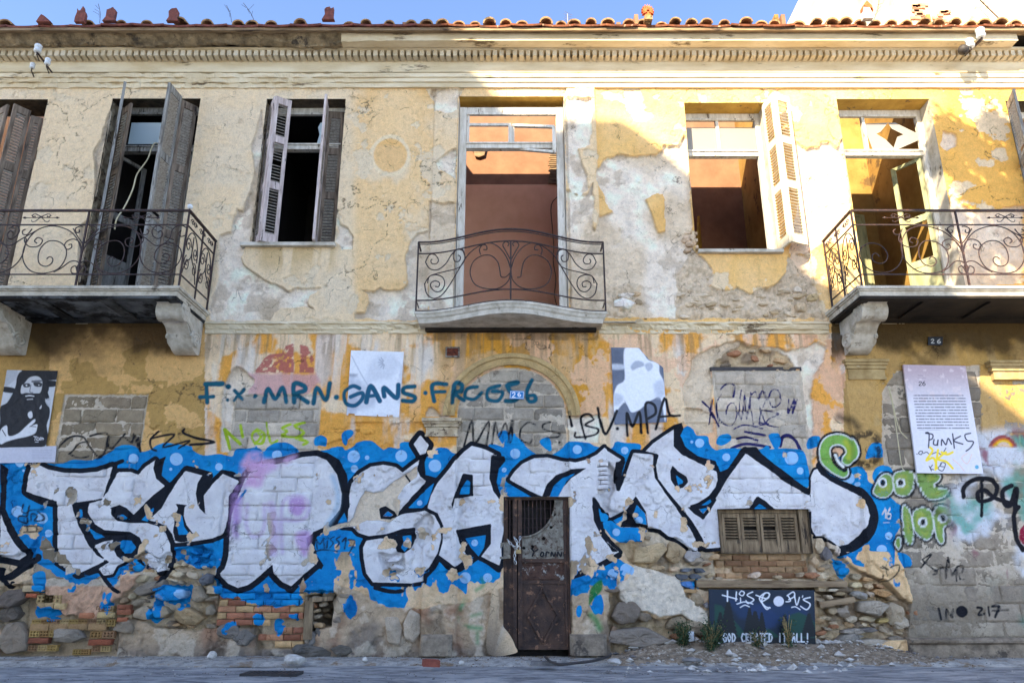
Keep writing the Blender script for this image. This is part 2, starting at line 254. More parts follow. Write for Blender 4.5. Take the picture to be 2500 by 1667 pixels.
DARK = [(1,[(1870,980),(1940,755),(1965,960),(2090,760),(2070,970)],18),(1,[(2120,960),(2150,765),(2180,900),(2240,775),(2285,950),(2310,750)],16),
 (2,[(0,950),(35,750)],16),(2,[(245,790),(180,770),(115,830),(115,920),(190,955),(215,920)],18),(2,[(380,765),(310,790),(330,835),(455,860),(450,895),(350,905)],18),(2,[(460,945)],24),
 (2,[(545,680),(570,800)],24),(2,[(690,910),(650,730),(720,695),(765,740),(690,790),(800,830),(770,880),(610,900),(600,860)],20),(2,[(800,640),(862,880),(970,670)],24),(2,[(975,825)],34),
 (2,[(1065,885),(1060,690),(1110,800),(1170,680),(1190,860)],24),(2,[(1250,860),(1225,615),(1300,615),(1315,690),(1250,735)],24),(2,[(1320,825),(1395,560),(1440,700),(1530,708)],24),(2,[(1340,722),(1450,712)],20),
 (0,[(520,990),(620,900),(740,900),(800,990),(900,1080),(960,880),(880,870),(800,890)],18),(0,[(620,1050),(700,960),(780,940)],16),(0,[(960,960),(1000,1000),(1110,870)],18),(0,[(1110,900),(1180,950),(1190,870),(1250,1030),(1230,900)],18),(0,[(610,1045),(700,1085),(790,1070)],16),(0,[(860,1100),(900,1060),(1000,1020)],14),
 (0,[(1410,850),(1340,920),(1350,1000),(1390,1020)],20),(0,[(1340,912),(1550,875),(1450,990),(1685,930),(1590,1000)],18),(0,[(1640,825),(1630,860),(1740,905),(1910,945),(1690,968)],22),
 (1,[(552,1805),(562,1893)],12),(1,[(552,1800),(588,1850),(615,1795)],12),(1,[(615,1795),(628,1885)],12),(1,[(655,1825),(649,1884)],12),(1,[(661,1796)],15),(1,[(712,1785),(680,1806),(706,1842),(674,1884)],12),(1,[(766,1785),(734,1806),(760,1842),(728,1884)],12),(1,[(788,1826),(820,1796),(808,1893)],13),(1,[(838,1812),(898,1826),(842,1940)],13),(1,[(850,1862),(896,1880)],11),(1,[(540,1918),(620,1900),(740,1915)],12),
 (0,[(200,1500),(190,1560),(240,1570),(262,1510)],15),(0,[(250,1530),(240,1600),(170,1600),(165,1640),(240,1660),(240,1560),(370,1545)],14),(0,[(270,1640),(280,1580),(330,1600),(300,1640),(370,1640),(380,1600),(330,1560)],14),(0,[(210,1690),(350,1690)],12),(0,[(235,1690),(240,1740)],12),(0,[(320,1690),(320,1740)],12),(0,[(205,1745),(350,1738)],12),
 (3,[(1430,1990),(1515,1940),(1420,2060)],16),(3,[(1440,2000),(1560,2100),(1530,2120)],16),(3,[(1545,2095),(1625,2060),(1640,2160),(1660,1970),(1690,2130),(1725,2080),(1735,2180)],15),(3,[(1780,2110),(1800,2050),(1740,2060),(1765,2160),(1805,2165)],15),
 (3,[(1578,2425),(1602,2520)],22),(3,[(1645,2515),(1650,2430),(1702,2508),(1706,2428)],17),(3,[(1785,2450),(1786,2452)],104),(3,[(1920,2415),(1965,2425),(1930,2480),(1995,2470)],20),(3,[(2020,2410),(2030,2490)],20),(3,[(2055,2405),(2115,2405),(2080,2500)],24),(3,[(2060,2440),(2200,2435)],20),
 (3,[(1800,1430),(1800,1350),(1900,1275),(2040,1275),(2100,1350),(2060,1440),(1950,1470),(1920,1400),(1990,1370),(2080,1440),(2200,1480)],40),(3,[(1965,1260),(1965,1600)],30),(3,[(2230,1330),(2150,1380),(2165,1490),(2220,1500),(2270,1360),(2260,1540)],44),
 (3,[(1040,2060),(1110,2080),(1060,2050)],12),(3,[(1130,2060),(1170,2040),(1210,2045),(1180,2130),(1080,2190),(1070,2130)],12),
 (3,[(2290,1521),(2250,1600),(2270,1800),(2330,1900)],44)]
LIME = [(0,[(1990,825),(2040,1000)],30),(0,[(1995,830),(2140,960)],30),(0,[(2140,790),(2160,900)],26),(0,[(2290,830),(2240,880),(2270,950),(2340,950),(2350,870),(2290,830)],24),
 (1,[(30,860),(60,900),(10,960)],22),(1,[(110,770),(150,950),(210,930)],22),(1,[(330,785),(250,820),(300,850),(250,890),(430,905)],22),(1,[(450,770),(360,800),(450,860),(370,910),(480,940),(430,970)],22)]
NAVY = [(2,[(1890,480),(1950,425),(2020,440),(2010,540)],16),(2,[(1900,520),(1860,600),(1880,740),(1985,800),(2040,700),(2010,600),(1960,620),(1940,700)],13),(2,[(2080,480),(2060,620),(2080,745),(2110,520),(2125,745),(2165,500)],12),(2,[(2225,560),(2205,490),(2160,570),(2190,780)],12),(2,[(2290,500),(2260,490),(2230,600),(2290,770),(2240,760)],12),
 (2,[(2000,835),(2110,790),(2270,822)],14),(2,[(1740,575),(1815,650)],16),(2,[(1820,570),(1800,780)],13),(2,[(1800,650),(1880,805)],16),(2,[(2040,912),(2130,900),(2225,930)],22),(2,[(2110,850),(2290,882)],22),(2,[(1990,1000),(2120,960),(2330,990)],26),
 (3,[(-20,560),(10,485),(35,560),(5,640)],13),(3,[(60,560),(90,480),(150,490),(165,590),(100,635),(58,560)],15),(3,[(240,560),(235,690),(290,555),(275,690),(315,560)],14),(3,[(0,655),(150,690),(60,740),(50,790),(150,810)],13),(3,[(0,655),(-20,780),(60,780)],13),(3,[(165,980),(185,900),(240,885),(300,930),(340,1010)],30)]
WHITEX = [(3,[(1055,1590),(1085,1545),(1085,1620)],15),(3,[(1135,1525),(1105,1580),(1105,1620),(1135,1625),(1140,1590),(1112,1585)],15),(3,[(1065,1662),(1120,1660)],10),(3,[(1075,1560),(1080,1530)],10)]

def paint_sdf(F):
    let = F.new(); dil = F.new(); 
    for c, p, wd in LET:
        q = g2(c, p); t = F.poly(np.full(F.n, -99.), q, False, m=wd/K+8)
        dil = np.maximum(dil, t+wd/K); let = np.maximum(let, t)
    inb = F.new()
    for c, p in BLACKPOLY: F.poly(inb, g2(c, p))
    blk = np.maximum(dil, inb)
    for c, p, wd in BLACKLINE:
        F.line(blk, g2(c, p), wd/K)
    bi = F.new()
    for c, p in BLUEIN: F.poly(bi, g2(c, p))
    blk = np.minimum(blk, -bi)
    wh = np.minimum(let, -inb); wh = np.minimum(wh, -bi)
    for c, p, wd in WHITEX: F.line(wh, g2(c, p), wd/K)
    bl = F.new()
    for c, p in BLUE: F.poly(bl, g2(c, p), True)
    bl = np.maximum(bl, bi)
    dt = F.new()
    for c, x, y, r in DOTS: F.disc(dt, OX[c]+x/K, OY[2]+y/K, r/K)
    dt = np.minimum(dt, bl+1)
    out = [bl, wh, blk, dt]
    for L in (TEAL, DARK, LIME, NAVY):
        f = F.new()
        for c, p, wd in L: F.line(f, g2(c, p), wd/K)
        out.append(f+(fbm(F.px/30, F.py/30, 1.6, 3, 201)-.5)*1.6*(f > -9))
    return out
# ------------------------------------------------------------------ wear of the facade: where plaster is gone, and how deep
UNDER = [  # yellow coat gone, pale undercoat shows
 zp(0,1,[(1960,560),(2060,540),(2110,330),(2160,350),(2200,250),(2280,0),(2240,-200),(2290,-380),(2334,-560),(2350,0),(2330,640),(2200,660),(2150,760),(2180,860),(2261,900),(2360,960),(2500,1010),(2560,1060),(2640,1030),(2760,1020),(2860,1032),(2820,1070),(2750,1110),(2745,1170),(2790,1220),(2700,1200),(2500,1210),(2430,1250),(2400,1320),(1880,1320),(1870,1180),(1940,900)]),
 zp(1,1,[(1010,1075),(950,1050),(1060,1062),(1130,1030),(1190,1055),(1300,1050),(1370,985),(1355,860),(1345,750),(1380,620),(1450,545),(1560,520),(1560,1330),(900,1300),(900,1260),(985,1245),(1035,1140)]),
 zp(1,1,[(770,450),(840,490),(890,580),(880,680),(780,700),(740,620),(750,500),(735,380)]),
 zp(1,0,[(1570,780),(1870,790),(1820,880),(1815,990),(1700,1020),(1600,1000),(1600,900),(1565,850)]),
 zp(1,0,[(1800,1330),(1710,1385),(1620,1450),(1640,1510),(1690,1530),(1790,1600)]),
 zp(1,1,[(1565,260),(1690,290),(1795,280),(1800,1230),(1550,1240),(1560,500)]),
 zp(2,0,[(510,880),(740,890),(735,1100),(740,1310),(620,1330),(640,1400),(700,1568),(720,1700),(640,1750),(560,1700),(510,1500)]),
 zp(2,1,[(520,170),(640,215),(700,200),(755,100),(775,500),(770,560),(850,600),(900,1240),(560,1240),(530,800)]),
 zp(2,0,[(790,1568),(800,1500),(880,1400),(980,1380),(1140,1395),(1330,1385),(1380,1330),(1390,1300),(1520,1300),(1570,1200),(1590,1215),(1620,1568),(1640,1900),(1650,2220),(1760,2320),(1825,2400),(1830,2490),(1800,2540),(1850,2572),(1940,2585),(2040,2555),(2170,2610),(2334,2545),(2400,2530),(2460,2480),(2540,2250),(2680,2300),(2750,2600),(2830,2830),(780,2830),(770,2100)]),
 zp(3,0,[(265,1255),(380,1300),(400,1320),(520,1310),(520,1250),(610,1260),(670,1340),(720,1250),(770,1568),(790,1850),(830,2150),(560,2160),(400,2250),(250,2250),(320,1800)]),
 zp(3,0,[(1610,1160),(1700,1170),(1735,1200),(1730,1300),(1650,1335),(1590,1290)]),
 zp(3,1,[(1690,200),(1800,300),(1900,350),(2334,300),(2334,1000),(1700,1000),(1650,500)]),
 zp(0,0,[(1000,960),(960,1050),(900,1250),(830,1350),(850,1568),(830,1900),(720,2000),(700,2500),(860,2520),(900,2000),(930,1500)]),
 zp(0,2,[(2040,310),(2100,265),(2160,300),(2260,390),(2220,480),(2180,560),(2090,580),(2070,1040),(1955,1040),(1975,600),(1990,450)]),
 zp(2,2,[(1600,380),(1650,200),(1800,100),(2060,40),(2200,90),(2334,90),(2400,100),(2520,130),(2760,60),(2830,100),(2820,230),(2740,330),(2700,520),(2720,800),(2700,1300),(2660,2000),(2600,2030),(2600,1400),(2590,300),(1810,310),(1820,690),(1700,640),(1570,620),(1560,450)]),
 zp(2,2,[(1580,640),(1700,650),(1830,690),(1840,860),(1690,880),(1640,800),(1580,780)]),
 zp(0,3,[(0,430),(120,440),(260,380),(340,360),(350,480),(300,560),(280,640),(0,700)]),
 zp(1,2,[(1550,640),(1580,620),(1690,720),(1520,720)]),
 zp(2,2,[(490,720),(560,710),(830,690),(830,800),(800,950),(550,950),(540,850)]),
]
BEIGE = g2(1, [(1455,1150),(1330,1240),(1240,1290),(1140,1375),(1060,1392),(985,1370),(940,1450),(905,1530),(880,1610),(840,1650),(750,1668),(660,1700),(640,1740),(700,1730),(800,1700),(900,1690),(1000,1640),(1100,1640),(1200,1660),(1280,1600),(1300,1520),(1270,1440),(1340,1330),(1450,1250)])
ISLE = [zp(2,1,[(760,-250),(790,0),(800,100),(850,200),(900,290),(930,350),(870,380),(800,400),(780,540),(760,500)]),
 zp(2,1,[(1215,240),(1300,200),(1400,180),(1390,260),(1400,380),(1400,520),(1340,530),(1300,400),(1250,300)])]
ROUGH = [  # rubble core exposed
 zp(2,1,[(1640,700),(1750,800),(1820,870),(1830,960),(1790,1010),(1850,1050),(1940,1055),(2040,1030),(2170,1080),(2300,1020),(2400,1000),(2470,900),(2500,760),(2700,900),(2800,1150),(2820,1300),(1120,1300),(1110,1150),(1200,1010),(1100,990),(950,990),(870,1050),(860,1250),(1100,1310),(1500,1310),(1500,900)]),
 zp(2,2,[(1850,240),(1930,150),(2050,100),(2080,45),(2200,90),(2400,110),(2500,160),(2560,260),(2580,310),(1810,290)]),
 zp(0,3,[(1290,400),(1420,460),(1560,380),(1700,350),(1900,380),(1930,480),(1930,700),(1900,860),(1930,1080),(1700,1100),(1400,1080),(1200,1000),(1060,1000),(1080,800),(1200,700),(1240,620),(1280,600),(1060,560),(1100,500),(1200,450)]),
 zp(0,3,[(0,700),(190,700),(240,760),(250,1330),(0,1340)]),
 zp(1,3,[(450,760),(700,740),(750,800),(700,900),(690,1060),(560,1080),(520,1200),(470,1180),(460,900)]),
 zp(1,3,[(1400,160),(1560,60),(1600,150),(1590,300),(1500,380),(1440,330)]), zp(1,3,[(1120,420),(1320,390),(1330,560),(1200,610),(1130,560)]),
 zp(2,3,[(910,30),(1060,60),(1150,130),(1300,200),(1440,280),(1540,300),(1640,380),(1870,400),(1880,640),(1700,700),(1580,800),(1700,900),(1780,1100),(1880,1300),(900,1300),(900,740),(1000,740),(1100,900),(1350,990),(1540,960),(1600,800),(1560,700),(1450,600),(1180,540),(1090,480),(960,330),(1200,310),(1250,200),(1100,170),(900,100)]),
 zp(3,3,[(440,260),(560,250),(640,330),(650,400),(800,540),(990,620),(1150,700),(1300,850),(1390,900),(1380,1150),(1300,1180),(1000,1200),(600,1230),(500,1230),(480,740),(-60,720),(-300,640),(380,640),(440,500)]),
 zp(2,2,[(800,1160),(900,1120),(950,1200),(950,1400),(900,1500),(920,1560),(840,1560),(800,1380)]),
]
BRICKZ = [[(60,1440),(290,1440),(290,1510),(284,1601),(64,1601),(60,1500)],[(526,1446),(746,1446),(742,1585),(625,1585),(620,1532),(526,1532)],[(52,1427),(110,1427),(110,1445),(52,1445)]]
FOOT = [  # stained lower render without paint
 [(-20,1440),(100,1400),(290,1400),(520,1400),(790,1420),(1030,1490),(1235,1440),(1235,1700),(-20,1700)],
 zp(2,3,[(565,760),(850,650),(910,740),(910,1350),(565,1350)]),
]
def rect_poly(l, r, t, b):
    (a, zt_), (c_, _) = W(l, t), W(r, t); zb_ = Zp(b); o = []
    for X, Z in ((a, zt_), (c_, zt_), (c_, zb_), (a, zb_)):
        u, v = wall_uv(np.array([X]), np.array([Z])); o.append((float(u[0]), float(v[0])))
    return o
BLOCKZ = [rect_poly(158, 362, 963, 1430), rect_poly(572, 785, 963, 1412), rect_poly(1738, 1957, 903, 1243)]  # openings closed with concrete blocks
def arch_poly(rx, rz, n=24, low=1200):
    cx = W(1249, 1016)[0]; cz = W(1249, 1016)[1]; zl = Zp(low)
    pts = [(cx+rx*math.cos(math.pi*i/n), cz+rz*math.sin(math.pi*i/n)) for i in range(n+1)]
    pts = [(cx+rx, zl)]+pts+[(cx-rx, zl)]
    r = []
    for X, Z in pts:
        u, v = wall_uv(np.array([X]), np.array([Z])); r.append((float(u[0]), float(v[0])))
    return r
RIN, ROUT = (.69, .64), (.875, .82)
RIGHTW = [(2150,1095),(2150,960),(2190,905),(2392,890),(2396,1060),(2440,1090),(2700,1090),(2700,1640),(2215,1570),(2225,1460),(2180,1300)]

def surf(F, X, Z):
    px, py = F.px, F.py; n = F.n
    wob = (fbm(X, Z, 7, 6, 3)-.5)*15; wob2 = (fbm(X, Z, 3, 4, 8)-.5)*16
    n1 = fbm(X, Z, 1.6, 5, 1); n2 = fbm(X, Z, 6, 4, 2); n3 = fbm(X, Z, 26, 3, 5); st = fbm(X*5, Z*.7, 1.6, 4, 9); n4 = fbm(X, Z, .9, 3, 17)
    c = lambda r, g, b: lin(r, g, b)[None, :]
    def mix(B, col, f):
        return B+(col-B)*np.clip(f, 0, 1)[:, None]
    B = np.repeat(c(242, 226, 196), n, 0)
    # upper storey: washed cream on the left turning to strong yellow on the right
    yel = sm(850, 880, px)*.6+sm(1440, 1460, px)*.5+sm(2100, 2300, px)*.25
    B = mix(B, c(246, 204, 128), yel*(.35+.9*n1))
    B = mix(B, c(236, 226, 205), sm(.5, .68, n1)*(.7-.5*sm(1440, 1500, px)))
    B = mix(B, c(222, 176, 96), sm(.56, .7, n4)*.5*sm(840, 1000, px))
    B = mix(B, c(236, 186, 96), sm(2230, 2330, px)*.8)
    ring = np.abs(np.hypot(px-953, (py-380)*.98)-45+(n2-.5)*6); B = mix(B, c(244, 232, 205), sm(7, 2, ring)*(py < 780)*.9)
    B = mix(B, c(236, 190, 112), sm(44, 38, np.hypot(px-953, py-380))*.6)
    # stained runs under sills and cornices
    B = mix(B, c(205, 180, 130), sm(592, 600, py)*sm(705, 640, py+n2*30)*sm(615, 650, px)*sm(835, 800, px)*sm(.4, .6, st)*.7)
    # lower storey: orange yellow with scrubbed whitewash and streaks
    low = (py > 812).astype(float)
    B = mix(B, c(238, 178, 88), low)
    B = mix(B, c(246, 226, 196), low*sm(.5, .58, fbm(X, Z, 2.4, 5, 21)+.10*(st-.5))*.95)
    B = mix(B, c(225, 228, 232), low*sm(.55, .7, fbm(X*2.5, Z*.6, 1.8, 5, 23))*.75)
    B = mix(B, c(214, 160, 50), low*sm(1050, 1090, px)*sm(1480, 1460, px)*.6*(py < 1010))
    B = mix(B, c(240, 205, 175), low*sm(.54, .56, fbm(X, Z, 3.2, 5, 44)+.04*(n3-.5))*sm(1060, 1160, px)*.8)
    f = F.poly(F.new(), [(1960,815),(2200,815),(2200,1180),(1960,1200)]); B = mix(B, c(228, 190, 160), sm(-4, 6, f)*sm(.45, .5, n2))
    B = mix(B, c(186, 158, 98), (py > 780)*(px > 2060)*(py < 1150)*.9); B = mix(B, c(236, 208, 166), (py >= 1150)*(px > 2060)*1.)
    drip = sm(.50, .66, fbm(X*7, Z*.5, 2.4, 4, 141))*(py > 812)*sm(960, 830, py+(n2-.5)*60)
    B = mix(B, c(150, 130, 105), drip*.55*(px > 500)*(px < 2000)); B = mix(B, c(244, 238, 228), sm(.56, .62, fbm(X*6, Z*.45, 2.0, 4, 143))*(py > 812)*(px > 500)*(px < 1060)*.6*sm(1060, 900, py))
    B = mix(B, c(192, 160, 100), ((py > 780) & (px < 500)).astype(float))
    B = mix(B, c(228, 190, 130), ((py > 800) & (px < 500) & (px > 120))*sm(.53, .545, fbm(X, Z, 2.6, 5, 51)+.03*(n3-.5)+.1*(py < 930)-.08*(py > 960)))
    B = mix(B, c(70, 56, 38), (py > 780)*(px < 490)*sm(905, 815, py+(n1-.5)*150+(n2-.5)*60)*.9); B = mix(B, c(58, 46, 26), (py > 780)*(px > 2030)*sm(900, 850, py+(n1-.5)*120+(n2-.5)*40)*.9)  # painted shade: wall darkened under the left and right balconies
    # red remnant of an older sign colour
    f = F.poly(F.new(), g2(1, [(0,330),(90,200),(140,160),(250,150),(280,90),(350,70),(360,320),(400,320),(410,80),(480,90),(530,200),(535,330)]))
    B = mix(B, c(186, 106, 104), sm(-1, 1, f+wob*.4)*sm(.40, .48, n3+.1*n2)*.9)
    f = F.poly(F.new(), g2(1, [(-60,330),(560,330),(600,400),(480,520),(-60,520)])); B = mix(B, c(214, 170, 180), sm(-4, 6, f+wob)*.8)
    H = (n1-.5)*.016+(n2-.5)*.006+(n3-.5)*.003
    cr = np.abs(fbm(X, Z, 1.3, 6, 131)-.5); crk = sm(.0045, .001, cr)*sm(.45, .6, fbm(X, Z, .7, 2, 133))
    rough = np.zeros(n)
    # pilaster strips beside the middle window
    for a, b in ((1062, 1118), (1384, 1452)):
        xa, xb = W(a, 250)[0], W(b, 250)[0]
        m = (X > xa) & (X < xb) & (py < 790)
        B = mix(B, c(240, 222, 190), m*(.4+.6*n2)); H = H+m*.03
    xa, xb = W(1033, 1300)[0], W(1118, 1300)[0]
    m = (X > xa) & (X < xb) & (py > 1040); H = H+m*.05
    xa, xb = W(1393, 1300)[0], W(1488, 1300)[0]
    m = (X > xa) & (X < xb) & (py > 1020) & (py < 2000); H = H+m*.05
    xa, xb = W(2062, 950)[0], W(2150, 950)[0]
    m = (X > xa) & (X < xb) & (py > 820); H = H+m*.05
    # undercoat
    fu = F.new()
    for p in UNDER: F.poly(fu, p)
    fi = F.new()
    for p in ISLE: F.poly(fi, p)
    fu = np.minimum(fu, -fi)+wob*.9
    u = sm(-.6, .9, fu)
    uc = c(248, 243, 234)+(n2[:, None]-.5)*.5*c(255, 245, 228)
    uc = mix(uc, c(240, 234, 224), sm(.46, .6, n1)); uc = mix(uc, c(214, 196, 164), sm(.54, .68, n4)*.6); uc = mix(uc, c(178, 164, 144), sm(.61, .68, fbm(X, Z, 4, 5, 171))*.5)
    uc = mix(uc, c(236, 214, 190), (px > 1900)*(py < 700)*.6)
    B = mix(B, uc, u); H = H-u*.042+u*((n2-.5)*.034+(n3-.5)*.014+(n1-.5)*.03); lip = sm(-9, -1, fu)*(1-u); H = H+lip*.007
    f = F.poly(F.new(), BEIGE)+wob*.3; b_ = sm(-.5, .8, f)
    # stained render at the foot of the wall
    ft = F.far()
    for p in FOOT: F.poly(ft, p, m=40)
    ft = ft+wob2*1.6; k = sm(-2, 2, ft)
    fc = mix(np.repeat(c(196, 178, 155), n, 0), c(120, 115, 112), sm(.5, .62, n1)*.7)
    fc = mix(fc, c(172, 140, 118), sm(.55, .7, fbm(X, Z, 2.2, 4, 61))); fc = mix(fc, c(105, 103, 104), sm(1545, 1605, py+(n2-.5)*50)*.7)
    fc = mix(fc, c(228, 220, 205), sm(.56, .64, n2)*.5)
    B = mix(B, fc, k); H = H+k*((n1-.5)*.07+(n2-.5)*.05+(n3-.5)*.018)
    # pinkish render left of the hollow bricks
    f = F.poly(F.new(), zp(0,3,[(370,640),(480,600),(700,650),(920,680),(1100,520),(1300,560),(1200,700),(1050,820),(940,900),(860,1000),(560,960),(480,880),(400,800)]))+wob; fpk = f
    k = sm(-1, 1, f); B = mix(B, c(206, 172, 148)*(.7+.6*n3[:, None]), k); H = H+k*(.01+(n2-.5)*.02)
    # white plaster lump right of the door
    f = F.poly(F.new(), zp(2,3,[(1130,520),(1300,560),(1480,620),(1560,720),(1570,800),(1700,880),(1780,950),(1780,1060),(1640,1010),(1530,960),(1340,990),(1240,940),(1080,900),(1000,800),(980,700),(1060,640)]))+wob
    kl = sm(-1, 1, f)
    # rough core
    fr = F.new()
    for p in ROUGH: F.poly(fr, p)
    fr = fr+wob*1.2; r = sm(-.8, 1.2, fr)*(1-kl)
    rc = mix(np.repeat(c(205, 188, 158), n, 0), c(150, 135, 115), sm(.45, .65, n2)); rc = mix(rc, c(226, 216, 196), sm(.5, .66, n1)*.8)
    up = sm(800, 760, py)
    rc = mix(rc, c(214, 202, 182)*(.7+.6*n3[:, None]), up)
    B = mix(B, rc, r)
    H = H*(1-r)+r*(-.065+.03*up+(n2-.5)*.11+(n1-.5)*.05+(n3-.5)*.035)
    B = mix(B, c(232, 226, 214)*(.78+.4*n3[:, None]), kl); H = H+kl*(.035+(n2-.5)*.04)
    # recesses for block infill
    fb = F.new()
    for p in BLOCKZ: F.poly(fb, p)
    F.poly(fb, arch_poly(*RIN)); F.poly(fb, RIGHTW)
    B = mix(B, c(226, 206, 176)*(.75+.5*n2[:, None]), sm(1110, 1150, py+(n2-.5)*60)*(1-sm(-1, 1, ft))*(1-r)*(1-kl)*.9*(px < 2040))
    k = sm(-.5, .8, fb+(n3-.5)*2); k_b = k
    B = mix(B, mix(np.repeat(c(186, 180, 168), n, 0), c(214, 208, 196), n2), k)
    f = F.poly(F.new(), RIGHTW); B = mix(B, c(120, 112, 98), (f > 0)*sm(1350, 1500, py)*.8)
    H = H*(1-k)+k*(-.014+(n2-.5)*.035+(n3-.5)*.016)
    fk = F.far()
    for p in BRICKZ: F.poly(fk, p, m=10)
    k = sm(-1, 1, fk+(n3-.5)*3)*(1-sm(-1, 1, fpk)); B = mix(B, mix(np.repeat(c(150, 132, 108), n, 0), c(196, 182, 158), n2), k); H = H*(1-k)+k*(-.05+(n3-.5)*.015)
    # deep hole near the bricks and the slot beside the beam
    f = F.poly(F.new(), zp(1,3,[(470,790),(580,770),(720,780),(690,1060),(560,1070),(510,1190),(480,1100)])); F.poly(f, zp(3,3,[(-580,715),(760,715),(760,810),(600,800),(480,745),(-500,745)]))
    k = sm(-1, 1.5, f); H = H-k*.16; B = mix(B, c(120, 110, 95), k)
    f = F.poly(F.new(), [(1745,1346),(1985,1346),(1985,1412),(1745,1412)]); k = sm(-1, 1, f); H = H*(1-k)-k*.14
    # darker mottled band at ledge level, below the middle balcony
    B = mix(B, c(92, 82, 70), ((py > 790) & (py < 830) & (px > 1040) & (px < 1460))*sm(.3, .6, n2)*.55)
    B = mix(B, c(80, 74, 66), sm(.62, .7, fbm(X*1.3, Z*.5, 2.2, 5, 71))*.5*(px < 1700)*(py > 1100))
    # shade under the side balconies is painted in with the lower-storey colours
    # spalled skin under the big letters: paint follows the scars
    low2 = (py > 1030).astype(float)
    sp1 = sm(.555, .562, fbm(X, Z, 2.1, 6, 181)+.02*(n3-.5)); sp2 = sm(.60, .606, fbm(X, Z, 4.5, 5, 183))
    H = H-low2*(1-k_b)*(sp1*(.016+.02*(n2-.35))+sp2*.010)+low2*(n2-.5)*.012
    up2 = (py < 790)*(1-u); sp3 = sm(.63, .636, fbm(X, Z, 3.1, 6, 185)); H = H-up2*sp3*.010; B = mix(B, c(232, 222, 200), up2*sp3*.8)
    H = H-crk*.012*(1-u*.5); B = mix(B, c(96, 84, 70), crk*.75)
    pit = sm(.70, .76, fbm(X, Z, 20, 3, 151)); H = H-pit*.006
    # ---------------- soft spray colours (after the big letters)
    Sp = np.zeros((n, 4))
    def spray(col, a):
        a = np.clip(a, 0, 1); oa = Sp[:, 3]; na = a+oa*(1-a); s_ = np.maximum(na, 1e-6)
        Sp[:, :3] = (lin(*col)[None, :]*a[:, None]+Sp[:, :3]*(oa*(1-a))[:, None])/s_[:, None]; Sp[:, 3] = na
    def SP_(c_, kind, pts, wd=0, soft=1.2):
        q = g2(c_, pts)
        f = F.poly(F.far(), q, True, m=soft+4) if kind == 'p' else F.line(F.far(), q, wd/K, True, soft+4)
        return sm(-soft, soft, f)
    pur = sm(.42, .6, n2)
    spray((206, 170, 214), SP_(1,'l',[(150,1500),(190,1700),(170,1930)],70,6)*.55)
    spray((196, 150, 205), SP_(1,'p',[(320,1450),(430,1440),(460,1520),(400,1600),(320,1560)],0,6)*.9)
    spray((205, 165, 212), SP_(1,'p',[(370,1760),(500,1740),(480,1920),(440,1960),(400,1900)],0,8)*.9)
    spray((222, 182, 216), SP_(1,'p',[(-90,1100),(200,1100),(380,1060),(300,1130),(160,1200),(-40,1330),(-110,1280)],0,10)*(.4+.6*pur))
    spray((216, 170, 206), SP_(0,'p',[(2190,1060),(2334,1060),(2334,1330),(2190,1300)],0,9)*(.4+.5*pur))
    spray((198, 160, 210), SP_(1,'l',[(-60,1500),(-70,1680),(-20,1780),(60,1760),(95,1660),(90,1500)],34,5)*.5); spray((190, 152, 205), SP_(1,'l',[(250,1930),(245,1700),(260,1480),(380,1420),(480,1470),(470,1600),(380,1640),(270,1630)],30,5)*.55)
    spray((190, 150, 205), SP_(0,'l',[(2130,1350),(2100,1560),(2110,1750)],80,14)*pur)
    spray((40, 34, 50), SP_(0,'l',[(2090,1700),(2060,1780),(2070,1900)],60,14)*sm(.4, .55, n3)*.9)
    spray((150, 190, 215), SP_(1,'l',[(700,1250),(745,1400),(730,1540),(650,1680)],46,7)*.6)
    spray((34, 128, 60), SP_(2,'p',[(720,2400),(735,2250),(830,2165),(835,2260),(770,2330),(730,2390)],0,2)*.95)
    spray((40, 140, 70), SP_(2,'l',[(740,2480),(790,2540),(810,2600)],50,8)*.8)
    spray((60, 150, 90), SP_(1,'l',[(2030,2160),(2040,2220),(1980,2260)],26,5)*.7)
    spray((60, 150, 90), SP_(1,'l',[(1890,2330),(1830,2450),(1860,2570),(2020,2600)],34,6)*.75*pur)
    spray((60, 150, 90), SP_(1,'l',[(1940,2490),(2020,2470)],24,6)*.6); spray((60, 150, 90), SP_(1,'l',[(1990,2640),(1990,2730)],28,6)*.6)
    # green bubble lettering at the right
    w_, g_, k_ = (232, 236, 232), (128, 164, 72), (20, 26, 32)
    hook = [(765,1100),(800,1040),(770,960),(690,920),(600,940),(560,1010),(575,1090),(640,1160),(730,1210)]
    spray(k_, SP_(3,'l',hook,150,1)); spray(w_, SP_(3,'l',hook,108,1)); spray((130, 182, 84), SP_(3,'l',hook,84,1)); spray((196, 200, 60), SP_(3,'l',[(745,940),(780,1010),(775,1080)],40,8)*.8)
    spray(k_, SP_(3,'l',[(650,1060),(670,1120),(740,1180)],60,1)); spray(w_, SP_(3,'l',[(655,1060),(690,1120),(730,1160)],26,1))
    gl = [[(1050,1250),(1000,1330),(980,1400),(1060,1440),(1150,1400),(1180,1300),(1130,1230)],[(1190,1220),(1340,1210),(1350,1330),(1310,1410),(1210,1410),(1180,1330)],
          [(1380,1210),(1570,1230),(1580,1280),(1530,1320),(1560,1350),(1660,1370),(1620,1430),(1500,1450),(1420,1360)],
          [(1260,1521),(1310,1540),(1350,1700),(1340,1840),(1290,1830),(1265,1700)],[(1360,1560),(1450,1530),(1520,1580),(1530,1720),(1480,1810),(1400,1770),(1350,1680)],
          [(1550,1530),(1640,1521),(1690,1570),(1690,1660),(1620,1700),(1620,1830),(1580,1830),(1540,1700)],[(1175,1840),(1230,1790),(1240,1860),(1220,1900),(1195,1890)]]
    for p in gl:
        q = g2(3, p); f = F.poly(F.new(), q, True)
        spray(k_, sm(-9, -7, f)*.92)
